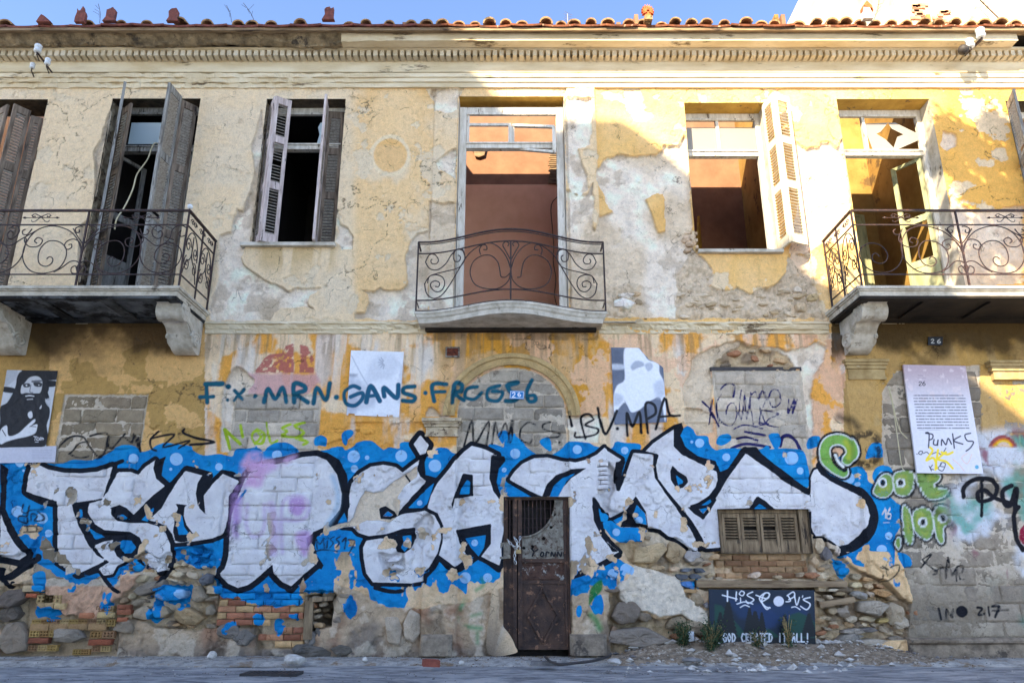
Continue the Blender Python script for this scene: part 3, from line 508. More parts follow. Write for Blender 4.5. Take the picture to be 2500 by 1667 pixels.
    for p in gl:
        q = g2(3, p); f = F.poly(F.new(), q, True)
        spray(w_, sm(-3, -1.6, f)*.9); spray(g_, sm(0, 1.4, f)*.95); spray((188, 190, 70), sm(4, 12, f)*pur*.5)
    for x, y in ((1240,1305),(1060,1310),(1437,1655),(1615,1620)): spray(w_, sm(-1, 1, F.disc(F.new(), OX[3]+x/K, OY[2]+y/K, 12))); spray(k_, sm(-1, 1, F.disc(F.new(), OX[3]+x/K, OY[2]+y/K, 6, 8)))
    # the right block wall: scrubbed whites, teal, wine red
    rgt = (F.poly(F.far(), [(2330,1060),(2600,1060),(2600,1420),(2440,1400),(2330,1300)], m=60)); a = sm(-30, 10, rgt+wob2*2)
    spray((222, 226, 232), a*sm(.40, .56, fbm(X, Z, 2.2, 5, 81))*.9); spray((90, 170, 150), sm(-40, 10, rgt+wob2*3)*sm(.55, .66, fbm(X, Z, 1.7, 4, 83))*.8)
    spray((140, 50, 80), sm(-30, 10, rgt+wob2*2)*sm(.62, .7, fbm(X*1.6, Z*.8, 3, 4, 85))*.8)
    spray((60, 130, 115), sm(1400, 1450, py)*sm(2330, 2480, px)*sm(.5, .65, n1)*.6)
    spray((26, 26, 30), SP_(3,'l',[(840,900),(960,880),(1020,960),(1010,1090),(920,1150),(860,1140)],70,6)*.85*sm(.3, .5, n3))
    spray((26, 26, 30), SP_(3,'l',[(690,720),(790,760),(840,820)],60,10)*.75)
    for i, (col, rr) in enumerate((((150, 30, 40), 130), ((235, 140, 40), 100), ((240, 205, 60), 84), ((225, 200, 190), 66))):
        spray(col, sm(-1.5, 1.5, F.disc(F.new(), OX[3]+2150/K, OY[2]+1010/K, rr/K))*.9*sm(1094, 1086, py+(n2-.5)*8))
    spray((22, 24, 30), SP_(3,'l',[(1560,1560),(1650,1640),(1700,1700)],60,8)*.6)
    spray((150, 30, 60), sm(-1, 1, F.disc(F.new(), OX[3]+2400/K, OY[3]+250/K, 30)))
    return H, B, b_, Sp, r, fb
# ------------------------------------------------------------------ object helpers
COL = S.collection
def link(o, parent=None):
    COL.objects.link(o)
    if parent is not None: o.parent = parent
    return o
def mesh_obj(name, verts, faces, mat=None, parent=None, smooth=False, loc=None):
    me = bpy.data.meshes.new(name); me.from_pydata([tuple(v) for v in verts], [], faces)
    if mat: me.materials.append(mat)
    if smooth: me.polygons.foreach_set('use_smooth', [True]*len(me.polygons))
    me.update()
    o = bpy.data.objects.new(name, me); link(o, parent)
    if loc: o.location = loc
    return o
def empty(name, loc=(0,0,0), parent=None):
    o = bpy.data.objects.new(name, None); o.empty_display_size = .1; link(o, parent); o.location = loc; return o
def tag(o, label, cat, group=None):
    o['label'] = label; o['category'] = cat
    if group: o['group'] = group
    return o
class MB:
    def __init__(s): s.v = []; s.f = []
    def add(s, v, f):
        k = len(s.v); s.v += [tuple(p) for p in v]; s.f += [tuple(i+k for i in q) for q in f]; return s
    def box(s, a, b):
        (x0,y0,z0),(x1,y1,z1) = [tuple(map(min, a, b)), tuple(map(max, a, b))]
        return s.add([(x0,y0,z0),(x1,y0,z0),(x1,y1,z0),(x0,y1,z0),(x0,y0,z1),(x1,y0,z1),(x1,y1,z1),(x0,y1,z1)],
                     [(0,3,2,1),(4,5,6,7),(0,1,5,4),(1,2,6,5),(2,3,7,6),(3,0,4,7)])
    def bar(s, p, q, w, d=None, up=(0,0,1)):
        d = d or w; p = Vector(p); q = Vector(q); t = (q-p).normalized(); u = Vector(up)
        if abs(t.dot(u)) > .95: u = Vector((0,1,0))
        a = t.cross(u).normalized()*w/2; b = t.cross(a).normalized()*d/2
        v = [p-a-b, p+a-b, p+a+b, p-a+b, q-a-b, q+a-b, q+a+b, q-a+b]
        return s.add(v, [(0,3,2,1),(4,5,6,7),(0,1,5,4),(1,2,6,5),(2,3,7,6),(3,0,4,7)])
    def tube(s, pts, r, n=6, flat=1.0, rr=None):
        P = [Vector(p) for p in pts]; m = len(P); prev = None; rings = []
        for i in range(m):
            t = (P[min(i+1, m-1)]-P[max(i-1, 0)]); t = t.normalized() if t.length > 1e-9 else Vector((0,0,1))
            if prev is None: a = t.cross(Vector((0,1,.01))); a = a.normalized() if a.length > 1e-3 else Vector((1,0,0))
            else: a = (prev-t*prev.dot(t)); a = a.normalized() if a.length > 1e-6 else prev
            prev = a; b = t.cross(a); k = rr[i] if rr else r
            rings.append([P[i]+a*math.cos(2*math.pi*j/n)*k+b*math.sin(2*math.pi*j/n)*k*flat for j in range(n)])
        v = [p for r_ in rings for p in r_]
        f = [(i*n+j, i*n+(j+1) % n, (i+1)*n+(j+1) % n, (i+1)*n+j) for i in range(m-1) for j in range(n)]
        f += [tuple(range(n-1, -1, -1)), tuple((m-1)*n+j for j in range(n))]
        return s.add(v, f)
    def prism(s, pts, y0, y1, bevel=0):
        """outline in (x, z) extruded from y0 (front) to y1 (back)"""
        n = len(pts); a = sum(pts[i][0]*pts[(i+1) % n][1]-pts[(i+1) % n][0]*pts[i][1] for i in range(n))
        if a < 0: pts = pts[::-1]
        v = [(x, y0, z) for x, z in pts]+[(x, y1, z) for x, z in pts]
        return s.add(v, [tuple(range(n)), tuple(range(2*n-1, n-1, -1))]+[(i, n+i, n+(i+1) % n, (i+1) % n) for i in range(n)])
    def build(s, name, mat, parent=None, smooth=False, loc=None):
        return mesh_obj(name, s.v, s.f, mat, parent, smooth, loc)
def share(o, name, parent, loc, rot=(0,0,0), scale=(1,1,1)):
    c = o.copy(); c.name = name; COL.objects.link(c); c.parent = parent; c.location = loc; c.rotation_euler = rot; c.scale = scale; return c

# ------------------------------------------------------------------ materials
def nodes(name):
    m = bpy.data.materials.new(name); m.use_nodes = True; t = m.node_tree
    return m, t, t.nodes['Principled BSDF'], t.nodes.new, t.links.new
def mat(name, c1, c2=None, sc=8, rough=.85, bump=.3, c3=None, sc3=2, th3=.6, metal=0, stretch=(1,1,1), bsc=None, bdist=.01, spec=.3, attr=False):
    m, t, b, N, L = nodes(name)
    geo = N('ShaderNodeNewGeometry'); mp = N('ShaderNodeMapping'); mp.inputs['Scale'].default_value = stretch
    L(geo.outputs['Position'], mp.inputs[0])
    n = N('ShaderNodeTexNoise'); n.inputs['Scale'].default_value = sc; n.inputs['Detail'].default_value = 6; n.inputs['Roughness'].default_value = .65
    L(mp.outputs[0], n.inputs['Vector'])
    r = N('ShaderNodeValToRGB'); r.color_ramp.elements[0].position = .35; r.color_ramp.elements[1].position = .65
    c2 = c2 or tuple(x*.6 for x in c1)
    r.color_ramp.elements[0].color = (*c2, 1); r.color_ramp.elements[1].color = (*c1, 1)
    L(n.outputs[0], r.inputs[0]); out = r.outputs[0]
    if c3:
        n3 = N('ShaderNodeTexNoise'); n3.inputs['Scale'].default_value = sc3; n3.inputs['Detail'].default_value = 8; n3.inputs['Roughness'].default_value = .7
        L(mp.outputs[0], n3.inputs['Vector'])
        r3 = N('ShaderNodeValToRGB'); r3.color_ramp.elements[0].position = th3-.03; r3.color_ramp.elements[1].position = th3+.03
        L(n3.outputs[0], r3.inputs[0])
        mx = N('ShaderNodeMix'); mx.data_type = 'RGBA'; L(r3.outputs[0], mx.inputs[0]); L(out, mx.inputs[6]); mx.inputs[7].default_value = (*c3, 1); out = mx.outputs[2]
    L(out, b.inputs['Base Color']); b.inputs['Roughness'].default_value = rough; b.inputs['Metallic'].default_value = metal
    b.inputs['Specular IOR Level'].default_value = spec
    if bump:
        n2 = N('ShaderNodeTexNoise'); n2.inputs['Scale'].default_value = bsc or sc*4; n2.inputs['Detail'].default_value = 8; n2.inputs['Roughness'].default_value = .7
        L(mp.outputs[0], n2.inputs['Vector'])
        bp = N('ShaderNodeBump'); bp.inputs['Strength'].default_value = bump; bp.inputs['Distance'].default_value = bdist
        L(n2.outputs[0], bp.inputs['Height']); L(bp.outputs[0], b.inputs['Normal'])
    return m
def L_(r, g, b, k=.85): return tuple(float(x)*k for x in lin(r, g, b))

def make_wall_mat():
    m, t, b, N, L = nodes('painted_wall')
    geo = N('ShaderNodeNewGeometry')
    def noise(sc, det=5, ro=.65):
        n = N('ShaderNodeTexNoise'); n.inputs['Scale'].default_value = sc; n.inputs['Detail'].default_value = det; n.inputs['Roughness'].default_value = ro
        L(geo.outputs['Position'], n.inputs['Vector']); return n.outputs[0]
    def attr(nm):
        a = N('ShaderNodeAttribute'); a.attribute_name = nm; return a
    def math_(op, a, b_, c=None, clamp=False):
        k = N('ShaderNodeMath'); k.operation = op; k.use_clamp = clamp
        for i, x in enumerate((a, b_, c)):
            if x is None: continue
            if isinstance(x, (int, float)): k.inputs[i].default_value = x
            else: L(x, k.inputs[i])
        return k.outputs[0]
    fine = noise(55, 6); mid = noise(14, 6); big = noise(3, 6)
    base = attr('base')
    # fine mottling of whatever is there
    hsv = N('ShaderNodeHueSaturation'); L(base.outputs['Color'], hsv.inputs['Color'])
    v = math_('MULTIPLY_ADD', fine, .62, .42); v = math_('MULTIPLY_ADD', mid, .55, v)
    L(v, hsv.inputs['Value']); col = hsv.outputs[0]
    wear = math_('MULTIPLY_ADD', fine, .5, math_('MULTIPLY', mid, .5))
    wr = math_('SUBTRACT', wear, .5)
    def layer(col, sdf, c, wob=.25, keep=1.0, c2=None, sharp=9):
        f = math_('MULTIPLY_ADD', wr, wob, sdf)
        f = math_('MULTIPLY_ADD', f, sharp, .5, True)
        chips = math_('MULTIPLY_ADD', math_('SUBTRACT', wear, keep), -22, .5, True)   # flakes off where noise is high
        f = math_('MULTIPLY', f, chips)
        mx = N('ShaderNodeMix'); mx.data_type = 'RGBA'; L(f, mx.inputs[0]); L(col, mx.inputs[6])
        if c2:
            mm = N('ShaderNodeMix'); mm.data_type = 'RGBA'; mm.inputs[6].default_value = (*c, 1); mm.inputs[7].default_value = (*c2, 1)
            L(math_('MULTIPLY_ADD', math_('SUBTRACT', big, .5), 3.2, .5, True), mm.inputs[0]); L(mm.outputs[2], mx.inputs[7])
        else: mx.inputs[7].default_value = (*c, 1)
        return mx.outputs[2]
    p1 = attr('paint_a'); p2 = attr('paint_b'); s1 = N('ShaderNodeSeparateColor'); s2 = N('ShaderNodeSeparateColor')
    L(p1.outputs['Color'], s1.inputs[0]); L(p2.outputs['Color'], s2.inputs[0])
    dec = lambda o: math_('MULTIPLY_ADD', o, 2, -1)      # stored 0..1
    lime = dec(s2.outputs[2]); navy = dec(p2.outputs['Alpha'])
    col = layer(col, dec(s2.outputs[0]), (.012,.115,.17), .5, .74, sharp=3)
    col = layer(col, lime, (.42,.58,.03), .5, .68, sharp=5)
    col = layer(col, navy, (.025,.022,.11), .3, .80, sharp=6)
    col = layer(col, dec(s1.outputs[0]), (.008,.32,.68), .6, .665, (.004,.19,.50), sharp=7)
    col = layer(col, dec(p1.outputs['Alpha']), (.36,.62,.88), .2, .72)
    col = layer(col, dec(s1.outputs[2]), (.010,.013,.020), .32, .72, sharp=7)
    wmx = layer(col, dec(s1.outputs[1]), (.70,.67,.67), .3, .645, (.92,.90,.87), sharp=7)
    sp = attr('spray'); mx = N('ShaderNodeMix'); mx.data_type = 'RGBA'
    fa = math_('MULTIPLY', sp.outputs['Alpha'], math_('MULTIPLY_ADD', math_('SUBTRACT', fine, .35), 6, .5, True))
    L(fa, mx.inputs[0]); L(wmx, mx.inputs[6]); L(sp.outputs['Color'], mx.inputs[7]); col = mx.outputs[2]
    col = layer(col, dec(s2.outputs[1]), (.012,.012,.016), .4, .76, sharp=3.5)
    # grime in fine pits, everywhere alike
    g = N('ShaderNodeMix'); g.data_type = 'RGBA'; g.blend_type = 'MULTIPLY'
    L(math_('MULTIPLY_ADD', math_('SUBTRACT', noise(5, 10, .82), .545), 6, 0, True), g.inputs[0]); L(col, g.inputs[6]); g.inputs[7].default_value = (.60,.53,.45,1)
    # hairline crazing and black specks of dirt
    vo = N('ShaderNodeTexVoronoi'); vo.feature = 'DISTANCE_TO_EDGE'; vo.inputs['Scale'].default_value = 2.6
    wn = N('ShaderNodeTexNoise'); wn.inputs['Scale'].default_value = 3.5; wn.inputs['Detail'].default_value = 8; L(geo.outputs['Position'], wn.inputs['Vector'])
    va = N('ShaderNodeMix'); va.data_type = 'VECTOR'; va.inputs[0].default_value = .35; L(geo.outputs['Position'], va.inputs[4]); L(wn.outputs['Color'], va.inputs[5]); L(va.outputs[1], vo.inputs['Vector'])
    crz = math_('MULTIPLY_ADD', vo.outputs['Distance'], -110, 1.0, True); crz = math_('MULTIPLY', crz, math_('MULTIPLY_ADD', math_('SUBTRACT', big, .48), 9, 0, True))
    spk = math_('MULTIPLY_ADD', math_('SUBTRACT', noise(38, 3, .5), .70), 30, 0, True)
    dk = math_('MAXIMUM', math_('MULTIPLY', crz, .8), math_('MULTIPLY', spk, .6))
    g2_ = N('ShaderNodeMix'); g2_.data_type = 'RGBA'; g2_.blend_type = 'MULTIPLY'; L(dk, g2_.inputs[0]); L(g.outputs[2], g2_.inputs[6]); g2_.inputs[7].default_value = (.22,.19,.17,1)
    L(g2_.outputs[2], b.inputs['Base Color']); b.inputs['Roughness'].default_value = .88; b.inputs['Specular IOR Level'].default_value = .2
    bp = N('ShaderNodeBump'); bp.inputs['Strength'].default_value = 1; bp.inputs['Distance'].default_value = .036
    h = math_('MULTIPLY_ADD', noise(24, 9, .78), .8, math_('MULTIPLY', noise(90, 5), .3)); h = math_('MULTIPLY_ADD', crz, -.3, h)
    L(h, bp.inputs['Height']); L(bp.outputs[0], b.inputs['Normal'])
    return m
M = {}
M['wall'] = make_wall_mat()
M['dentil'] = mat('whitewashed_dentil', L_(226,214,188,.92), L_(196,180,148,.92), 4, bump=.1)
M['cornice'] = mat('whitewashed_cornice', L_(236,222,190,.92), L_(208,188,148,.92), 3.5, bump=.5, c3=L_(120,102,78), sc3=4, th3=.62, bsc=25, stretch=(.35,1,1.6))
M['lump'] = mat('shaded_crumbled_mortar', L_(176,154,118), L_(102,88,66), 6, bump=1, bsc=18, bdist=.04, c3=L_(80,70,58), sc3=4, th3=.6)
M['tile'] = mat('terracotta_tile', L_(164,96,62,.7), L_(100,60,42,.7), 9, bump=.4, c3=L_(225,190,150), sc3=14, th3=.62)
M['olivetile'] = mat('weathered_tile', L_(200,160,110), L_(130,95,70), 11, bump=.4, c3=L_(90,80,60), sc3=9, th3=.58)
M['terra'] = mat('terracotta_ornament', L_(225,120,65), L_(190,90,50), 20, bump=.4)
M['terradark'] = mat('dark_terracotta', L_(150,85,70), L_(95,60,55), 16, bump=.5)
M['iron'] = mat('rusty_iron', (.042,.020,.017), (.018,.010,.010), 30, rough=.6, bump=.3, c3=(.12,.055,.03), sc3=18, th3=.6, spec=.4)
M['ironlit'] = M['iron']
M['doorsteel'] = mat('rusted_sheet_steel', (.085,.045,.028), (.025,.015,.012), 5, rough=.65, bump=.5, c3=(.20,.10,.055), sc3=12, th3=.6)
M['doorpale'] = mat('flaking_grey_enamel', L_(150,145,130), L_(95,85,72), 14, rough=.6, bump=.4, c3=(.07,.04,.025), sc3=16, th3=.57)
M['wood'] = mat('weathered_grey_wood', L_(160,142,122,.85), L_(92,78,64,.85), 26, bump=.5, stretch=(1,1,.12), c3=L_(60,52,48), sc3=20, th3=.62)
M['woodblue'] = mat('faded_blue_grey_wood', L_(176,174,166), L_(116,112,104), 22, bump=.5, stretch=(1,1,.15), c3=L_(85,78,70), sc3=20, th3=.6)
M['woodpink'] = mat('sun_bleached_wood', L_(226,212,204,.95), L_(172,154,146,.95), 26, bump=.5, stretch=(1,1,.12), c3=L_(90,78,72), sc3=22, th3=.62)
M['slat'] = mat('grey_louvre_slat', L_(200,194,182,.95), L_(150,142,132,.95), 30, bump=.3)
M['woodcream'] = mat('cream_painted_wood', L_(236,226,200), L_(215,200,168), 12, bump=.3, stretch=(1,1,.3), c3=L_(160,135,105), sc3=9, th3=.7)
M['frame'] = mat('old_white_paint_wood', L_(232,226,212,.95), L_(196,188,170,.95), 18, bump=.4, stretch=(1,1,.2), c3=L_(110,98,82), sc3=14, th3=.62)
M['brownwood'] = mat('dry_brown_wood', L_(172,148,115), L_(112,90,66), 16, bump=.5, stretch=(.15,1,1), c3=L_(70,56,44), sc3=12, th3=.6)
M['brownwoodv'] = mat('dry_brown_shutter_wood', L_(165,142,110), L_(105,86,64), 20, bump=.5, stretch=(1,1,.15), c3=L_(64,54,44), sc3=12, th3=.6)
M['marble'] = mat('weathered_marble', L_(220,212,194), L_(172,162,142), 6, bump=.4, c3=L_(104,94,80), sc3=5, th3=.63)
M['marbledark'] = mat('dirty_shaded_marble_soffit', L_(104,108,108), L_(36,36,36), 2.2, bump=.25, c3=L_(20,20,20), sc3=1.6, th3=.5)  # dirty marble, darkened further for the shade under the left balcony
M['panelgrey'] = mat('stained_shaded_soffit_panel', L_(128,134,136), L_(56,58,60), 2.4, bump=.3, c3=L_(24,24,24), sc3=1.5, th3=.53)  # stained bluish panel with balcony shade put into its colour
M['shadeblack'] = mat('painted_shade_black', L_(52,44,34), L_(26,22,18), 3, bump=.3)  # near-black that paints the shade under balconies and eaves
M['terrawall'] = mat('terracotta_plaster', (.30,.150,.085), (.22,.108,.06), 3, bump=.5, c3=(.22,.12,.07), sc3=2.6, th3=.62)
M['terralow'] = mat('lightened_rose_plaster', (.90,.50,.32), (.80,.41,.25), 2.5, bump=.4, c3=(.9,.62,.46), sc3=5, th3=.7)
M['peach'] = mat('peach_plaster', (.9,.74,.60), (.86,.68,.53), 2, bump=.2)
M['ochre'] = mat('ochre_plaster', L_(190,155,85), L_(150,115,55), 1.6, bump=.3, c3=L_(110,85,50), sc3=3, th3=.6)
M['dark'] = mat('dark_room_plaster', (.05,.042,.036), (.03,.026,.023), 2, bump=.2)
M['green'] = mat('faded_green_wood', L_(178,180,140), L_(140,140,105), 10, bump=.3, stretch=(1,1,.2))
M['yellowdoor'] = mat('yellow_painted_door', L_(200,160,50), L_(150,110,30), 5, bump=.2)
M['soffit'] = mat('ochre_reveal_plaster', L_(215,172,80), L_(180,138,60), 4, bump=.4, c3=L_(120,100,70), sc3=5, th3=.62)
M['reveal'] = mat('chipped_reveal_plaster', L_(205,190,160), L_(140,120,95), 7, bump=.9, bdist=.03, c3=L_(90,76,62), sc3=9, th3=.55)
M['revealdark'] = mat('dark_reveal_plaster', L_(96,84,66), L_(56,48,38), 7, bump=.6, bdist=.02)  # dark colour for the left and low window reveals
M['porcelain'] = mat('white_porcelain', (.75,.78,.78), (.6,.62,.62), 10, rough=.25, bump=0, spec=.5)
M['zinc'] = mat('blackened_zinc', (.06,.05,.045), (.03,.026,.024), 10, rough=.6, bump=.2)
M['wire'] = mat('pale_cable', L_(215,205,170), L_(190,178,140), 10, bump=0)
M['asphalt'] = mat('worn_asphalt', L_(196,194,190), L_(120,120,122), 7, rough=.9, bump=1, bsc=45, bdist=.03, c3=L_(206,202,196), sc3=2.2, th3=.56, stretch=(.6,1.3,1))
M['kerb'] = mat('dusty_concrete_pavement', L_(214,208,196), L_(140,136,130), 8, rough=.9, bump=1, bsc=40, bdist=.02, c3=L_(150,128,102), sc3=4, th3=.58)
M['opposite'] = mat('pale_stucco', L_(225,215,195), L_(200,188,165), 1.5, bump=.2)
M['neigh'] = mat('cracked_neighbour_stucco', L_(240,222,190), L_(222,196,158), 2.5, bump=.7, bdist=.02, bsc=9, c3=L_(205,150,120), sc3=3.5, th3=.66)
M['leaf'] = mat('leaf_green', (.09,.14,.035), (.05,.085,.02), 4, bump=0)
M['weed'] = mat('dusty_weed_leaf', (.05,.085,.035), (.03,.05,.02), 9, bump=0)
M['straw'] = mat('dry_straw', L_(190,165,110), L_(120,100,65), 30, bump=0)
M['bark'] = mat('bark', (.12,.09,.065), (.06,.045,.035), 10, bump=.6)
M['chip'] = mat('plaster_chips', L_(232,226,214), L_(170,160,148), 9, bump=.4)
M['chipgrey'] = mat('grey_stone_chips', L_(150,145,140), L_(100,96,92), 9, bump=.4)
M['redbrick'] = mat('red_brick', L_(170,95,75), L_(130,68,55), 12, bump=.4)
M['rust'] = mat('crusted_rust', L_(120,60,35), L_(60,28,20), 30, bump=.5)
M['blackpaint'] = mat('black_paint', (.015,.015,.017), (.012,.012,.014), 9, bump=0)
M['stonep'] = mat('plinth_stone', L_(176,158,134), L_(118,104,88), 7, bump=1, bsc=30, bdist=.02, c3=L_(88,78,68), sc3=4, th3=.58)
M['doorflake'] = mat('flaked_enamel_over_rust', L_(100,72,58), L_(60,42,34), 12, bump=.4, c3=L_(170,168,160), sc3=7, th3=.56)
M['lump2'] = mat('stained_stone_capital', L_(222,204,170), L_(170,146,112), 9, bump=.8, bsc=26, bdist=.02, c3=L_(110,92,72), sc3=8, th3=.62)
M['archm'] = mat('ochre_arch_plaster', L_(190,165,115), L_(150,125,80), 6, bump=.3, c3=L_(215,200,175), sc3=7, th3=.62)
M['glass'] = None
def glass(name, tint=(1,1,1), rough=.08, alpha=.35):
    m, t, b, N, L = nodes(name); b.inputs['Base Color'].default_value = (*tint, 1); b.inputs['Roughness'].default_value = rough
    b.inputs['Specular IOR Level'].default_value = .8; b.inputs['Alpha'].default_value = alpha; return m
M['glass'] = glass('dusty_window_glass', (.62,.7,.72), .12, .55); M['glassclean'] = glass('thin_window_glass', (.7,.75,.75), .05, .18)
M['glassmilk'] = glass('milky_window_glass', (.28,.26,.22), .4, .95); M['glassblue'] = glass('grey_blue_window_glass', (.45,.56,.60), .2, .9)
def canvas_mat(name, rough=.6):
    m, t, b, N, L = nodes(name); a = N('ShaderNodeAttribute'); a.attribute_name = 'base'
    n = N('ShaderNodeTexNoise'); n.inputs['Scale'].default_value = 40; n.inputs['Detail'].default_value = 5
    g = N('ShaderNodeNewGeometry'); L(g.outputs['Position'], n.inputs['Vector'])
    h = N('ShaderNodeHueSaturation'); L(a.outputs['Color'], h.inputs['Color']); k = N('ShaderNodeMath'); k.operation = 'MULTIPLY_ADD'; L(n.outputs[0], k.inputs[0]); k.inputs[1].default_value = .3; k.inputs[2].default_value = .85
    L(k.outputs[0], h.inputs['Value']); L(h.outputs[0], b.inputs['Base Color']); nb2 = N('ShaderNodeTexNoise'); nb2.inputs['Scale'].default_value = 11; nb2.inputs['Detail'].default_value = 5; L(g.outputs['Position'], nb2.inputs['Vector']); bb2 = N('ShaderNodeBump'); bb2.inputs['Strength'].default_value = .7; bb2.inputs['Distance'].default_value = .02 if rough > .55 else .002; L(nb2.outputs[0], bb2.inputs['Height']); L(bb2.outputs[0], b.inputs['Normal']); b.inputs['Roughness'].default_value = rough; b.inputs['Specular IOR Level'].default_value = .3
    return m
M['print'] = canvas_mat('printed_paper'); M['enamel'] = canvas_mat('enamel_sign', .3); M['painted'] = canvas_mat('painted_panel', .5)

def set_attr(me, name, arr4):
    a = me.color_attributes.new(name, 'FLOAT_COLOR', 'POINT'); a.data.foreach_set('color', np.ascontiguousarray(arr4, dtype=np.float32).ravel())
def rgba(a): return np.concatenate([a, np.ones((len(a), 1))], 1)
def enc(fs): return np.stack([np.clip(f/10, -1, 1)*.5+.5 for f in fs], 1)
def fill_paint(me, X, Z, base=None, mixk=0.0):
    """paint attributes for vertices given by their place on the wall"""
    u, v = wall_uv(X, Z); F = Field(u, v)
    H, B, bz, Sp, r, fb = surf(F, X, Z)
    P = paint_sdf(F)
    fz = F.poly(F.new(), BEIGE)+(fbm(X, Z, 9, 4, 3)-.5)*3
    P[1] = np.minimum(P[1], -fz); P[0] = np.minimum(P[0], -fz); P[2] = np.minimum(P[2], -fz)
    F.poly(P[2], g2(1, [(1110,1530),(1170,1510),(1250,1560),(1275,1600),(1210,1630),(1125,1625)])); F.line(P[2], g2(1, [(1350,1240),(1385,1290)]), 5)
    bb = F.poly(F.new(), g2(1, [(1145,1600),(1190,1555),(1240,1590),(1210,1605)])); P[0] = np.maximum(P[0], bb); P[2] = np.minimum(P[2], -bb)
    B = B+(lin(226, 216, 200)[None, :]-B)*bz[:, None]; H = H-bz*.018
    if base is not None: B = base*(1-mixk)+B*mixk
    ls = (fbm(X, Z, 1.7, 6, 211)-.595)*90+(fbm(X, Z, 16, 3, 213)-.5)*5; ls = np.where((v > 1345) & ((u < 520) | (u > 815)), ls-1, -12); ls2 = (fbm(X, Z, 6, 5, 215)-.675)*70-np.clip((1330-v)/30, 0, 6); ls2 = np.where(v > 1100, ls2, -12)
    for i_ in range(4): P[i_] = np.minimum(P[i_], -np.maximum(ls, ls2))
    drp = (fbm(X*6, Z*.35, 2.2, 3, 217)-.5)*26*(v > 1390)
    P[0] = P[0]+np.where((P[0] > -11) & (P[0] < 2), drp, 0)
    # thick crumbs of missing paint where the rough core shows
    P[0] = P[0]-np.clip(r, 0, 1)*(fbm(X, Z, 14, 4, 91)-.42)*14*(P[0] < 14)
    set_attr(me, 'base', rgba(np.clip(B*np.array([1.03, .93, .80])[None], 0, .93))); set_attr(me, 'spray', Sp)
    set_attr(me, 'paint_a', enc([P[0], P[1], P[2], P[3]])); set_attr(me, 'paint_b', enc([P[4], P[5], P[6], P[7]]))
    return H

# ------------------------------------------------------------------ the building: wall with openings
building = tag(empty('derelict_house', (0,0,0)), 'derelict two-storey yellow plaster house with graffiti, dentil cornice and iron balconies', 'building')
ZTOP = Zp(216)
def op(l, r, top, yb, xr_at=None):
    X0 = W(l, top)[0]; X1 = W(r, top)[0]; return [X0, X1, Zp(yb), Zp(top)]
FLOOR = Zp(752)
w2 = op(275, 490, 241, 752); ww = w2[1]-w2[0]
w1r = W(117, 243)[0]
OPEN = {
 'w1': [w1r-ww, w1r, FLOOR, Zp(243)], 'w2': w2[:2]+[FLOOR, w2[3]], 'w3': op(652, 844, 242, 596),
 'w4': op(1121, 1376, 236, 750), 'w5': op(1670, 1866, 251, 613), 'w6': op(2042, 2268, 242, 752), 'w7': op(2454, 2670, 247, 752),
 'door': [W(1229, 1400)[0], W(1392, 1400)[0], -.2, Zp(1212)], 'g3': [W(1757, 1300)[0], W(1980, 1300)[0], Zp(1350), Zp(1242)],
}
STEP = .0125
def grid_lines(a, b, edges):
    g = np.arange(a, b, STEP)
    for e in edges: g = np.append(g[np.abs(g-e) > STEP*.55], e)
    return np.unique(g)
xs = grid_lines(-8.6, 8.6, [v for o in OPEN.values() for v in o[:2]])
zs = grid_lines(-.06, ZTOP, [v for o in OPEN.values() for v in o[2:]]+[ZTOP])
GX, GZ = np.meshgrid(xs, zs)
U_, V_ = wall_uv(GX.ravel(), GZ.ravel())
nx, nz = len(xs), len(zs)
cxm = (xs[:-1]+xs[1:])/2; czm = (zs[:-1]+zs[1:])/2
CX, CZ = np.meshgrid(cxm, czm)
keep = np.ones(CX.shape, bool)
for o in OPEN.values(): keep &= ~((CX > o[0]) & (CX < o[1]) & (CZ > o[2]) & (CZ < o[3]))
uu, vv = wall_uv(CX.ravel(), CZ.ravel())
mpx = .7*FOC/DIST
keep &= ((uu > -mpx) & (uu < 2500+mpx)).reshape(CX.shape)
jj, ii = np.nonzero(keep)
a = jj*nx+ii; quads = np.stack([a, a+1, a+nx+1, a+nx], 1)
used = np.unique(quads); remap = np.full(nx*nz, -1); remap[used] = np.arange(len(used)); quads = remap[quads]
vx, vz = GX.ravel()[used], GZ.ravel()[used]
me = bpy.data.meshes.new('front_wall')
me.vertices.add(len(vx)); me.loops.add(len(quads)*4); me.polygons.add(len(quads))
me.loops.foreach_set('vertex_index', quads.ravel().astype(np.int32)); me.polygons.foreach_set('loop_start', np.arange(0, len(quads)*4, 4, dtype=np.int32))
me.polygons.foreach_set('loop_total', np.full(len(quads), 4, dtype=np.int32))
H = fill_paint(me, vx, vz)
me.vertices.foreach_set('co', np.stack([vx, -H, vz], 1).astype(np.float32).ravel())
me.materials.append(M['wall']); me.update(calc_edges=True); me.validate()
wall = link(bpy.data.objects.new('front_wall', me), building)

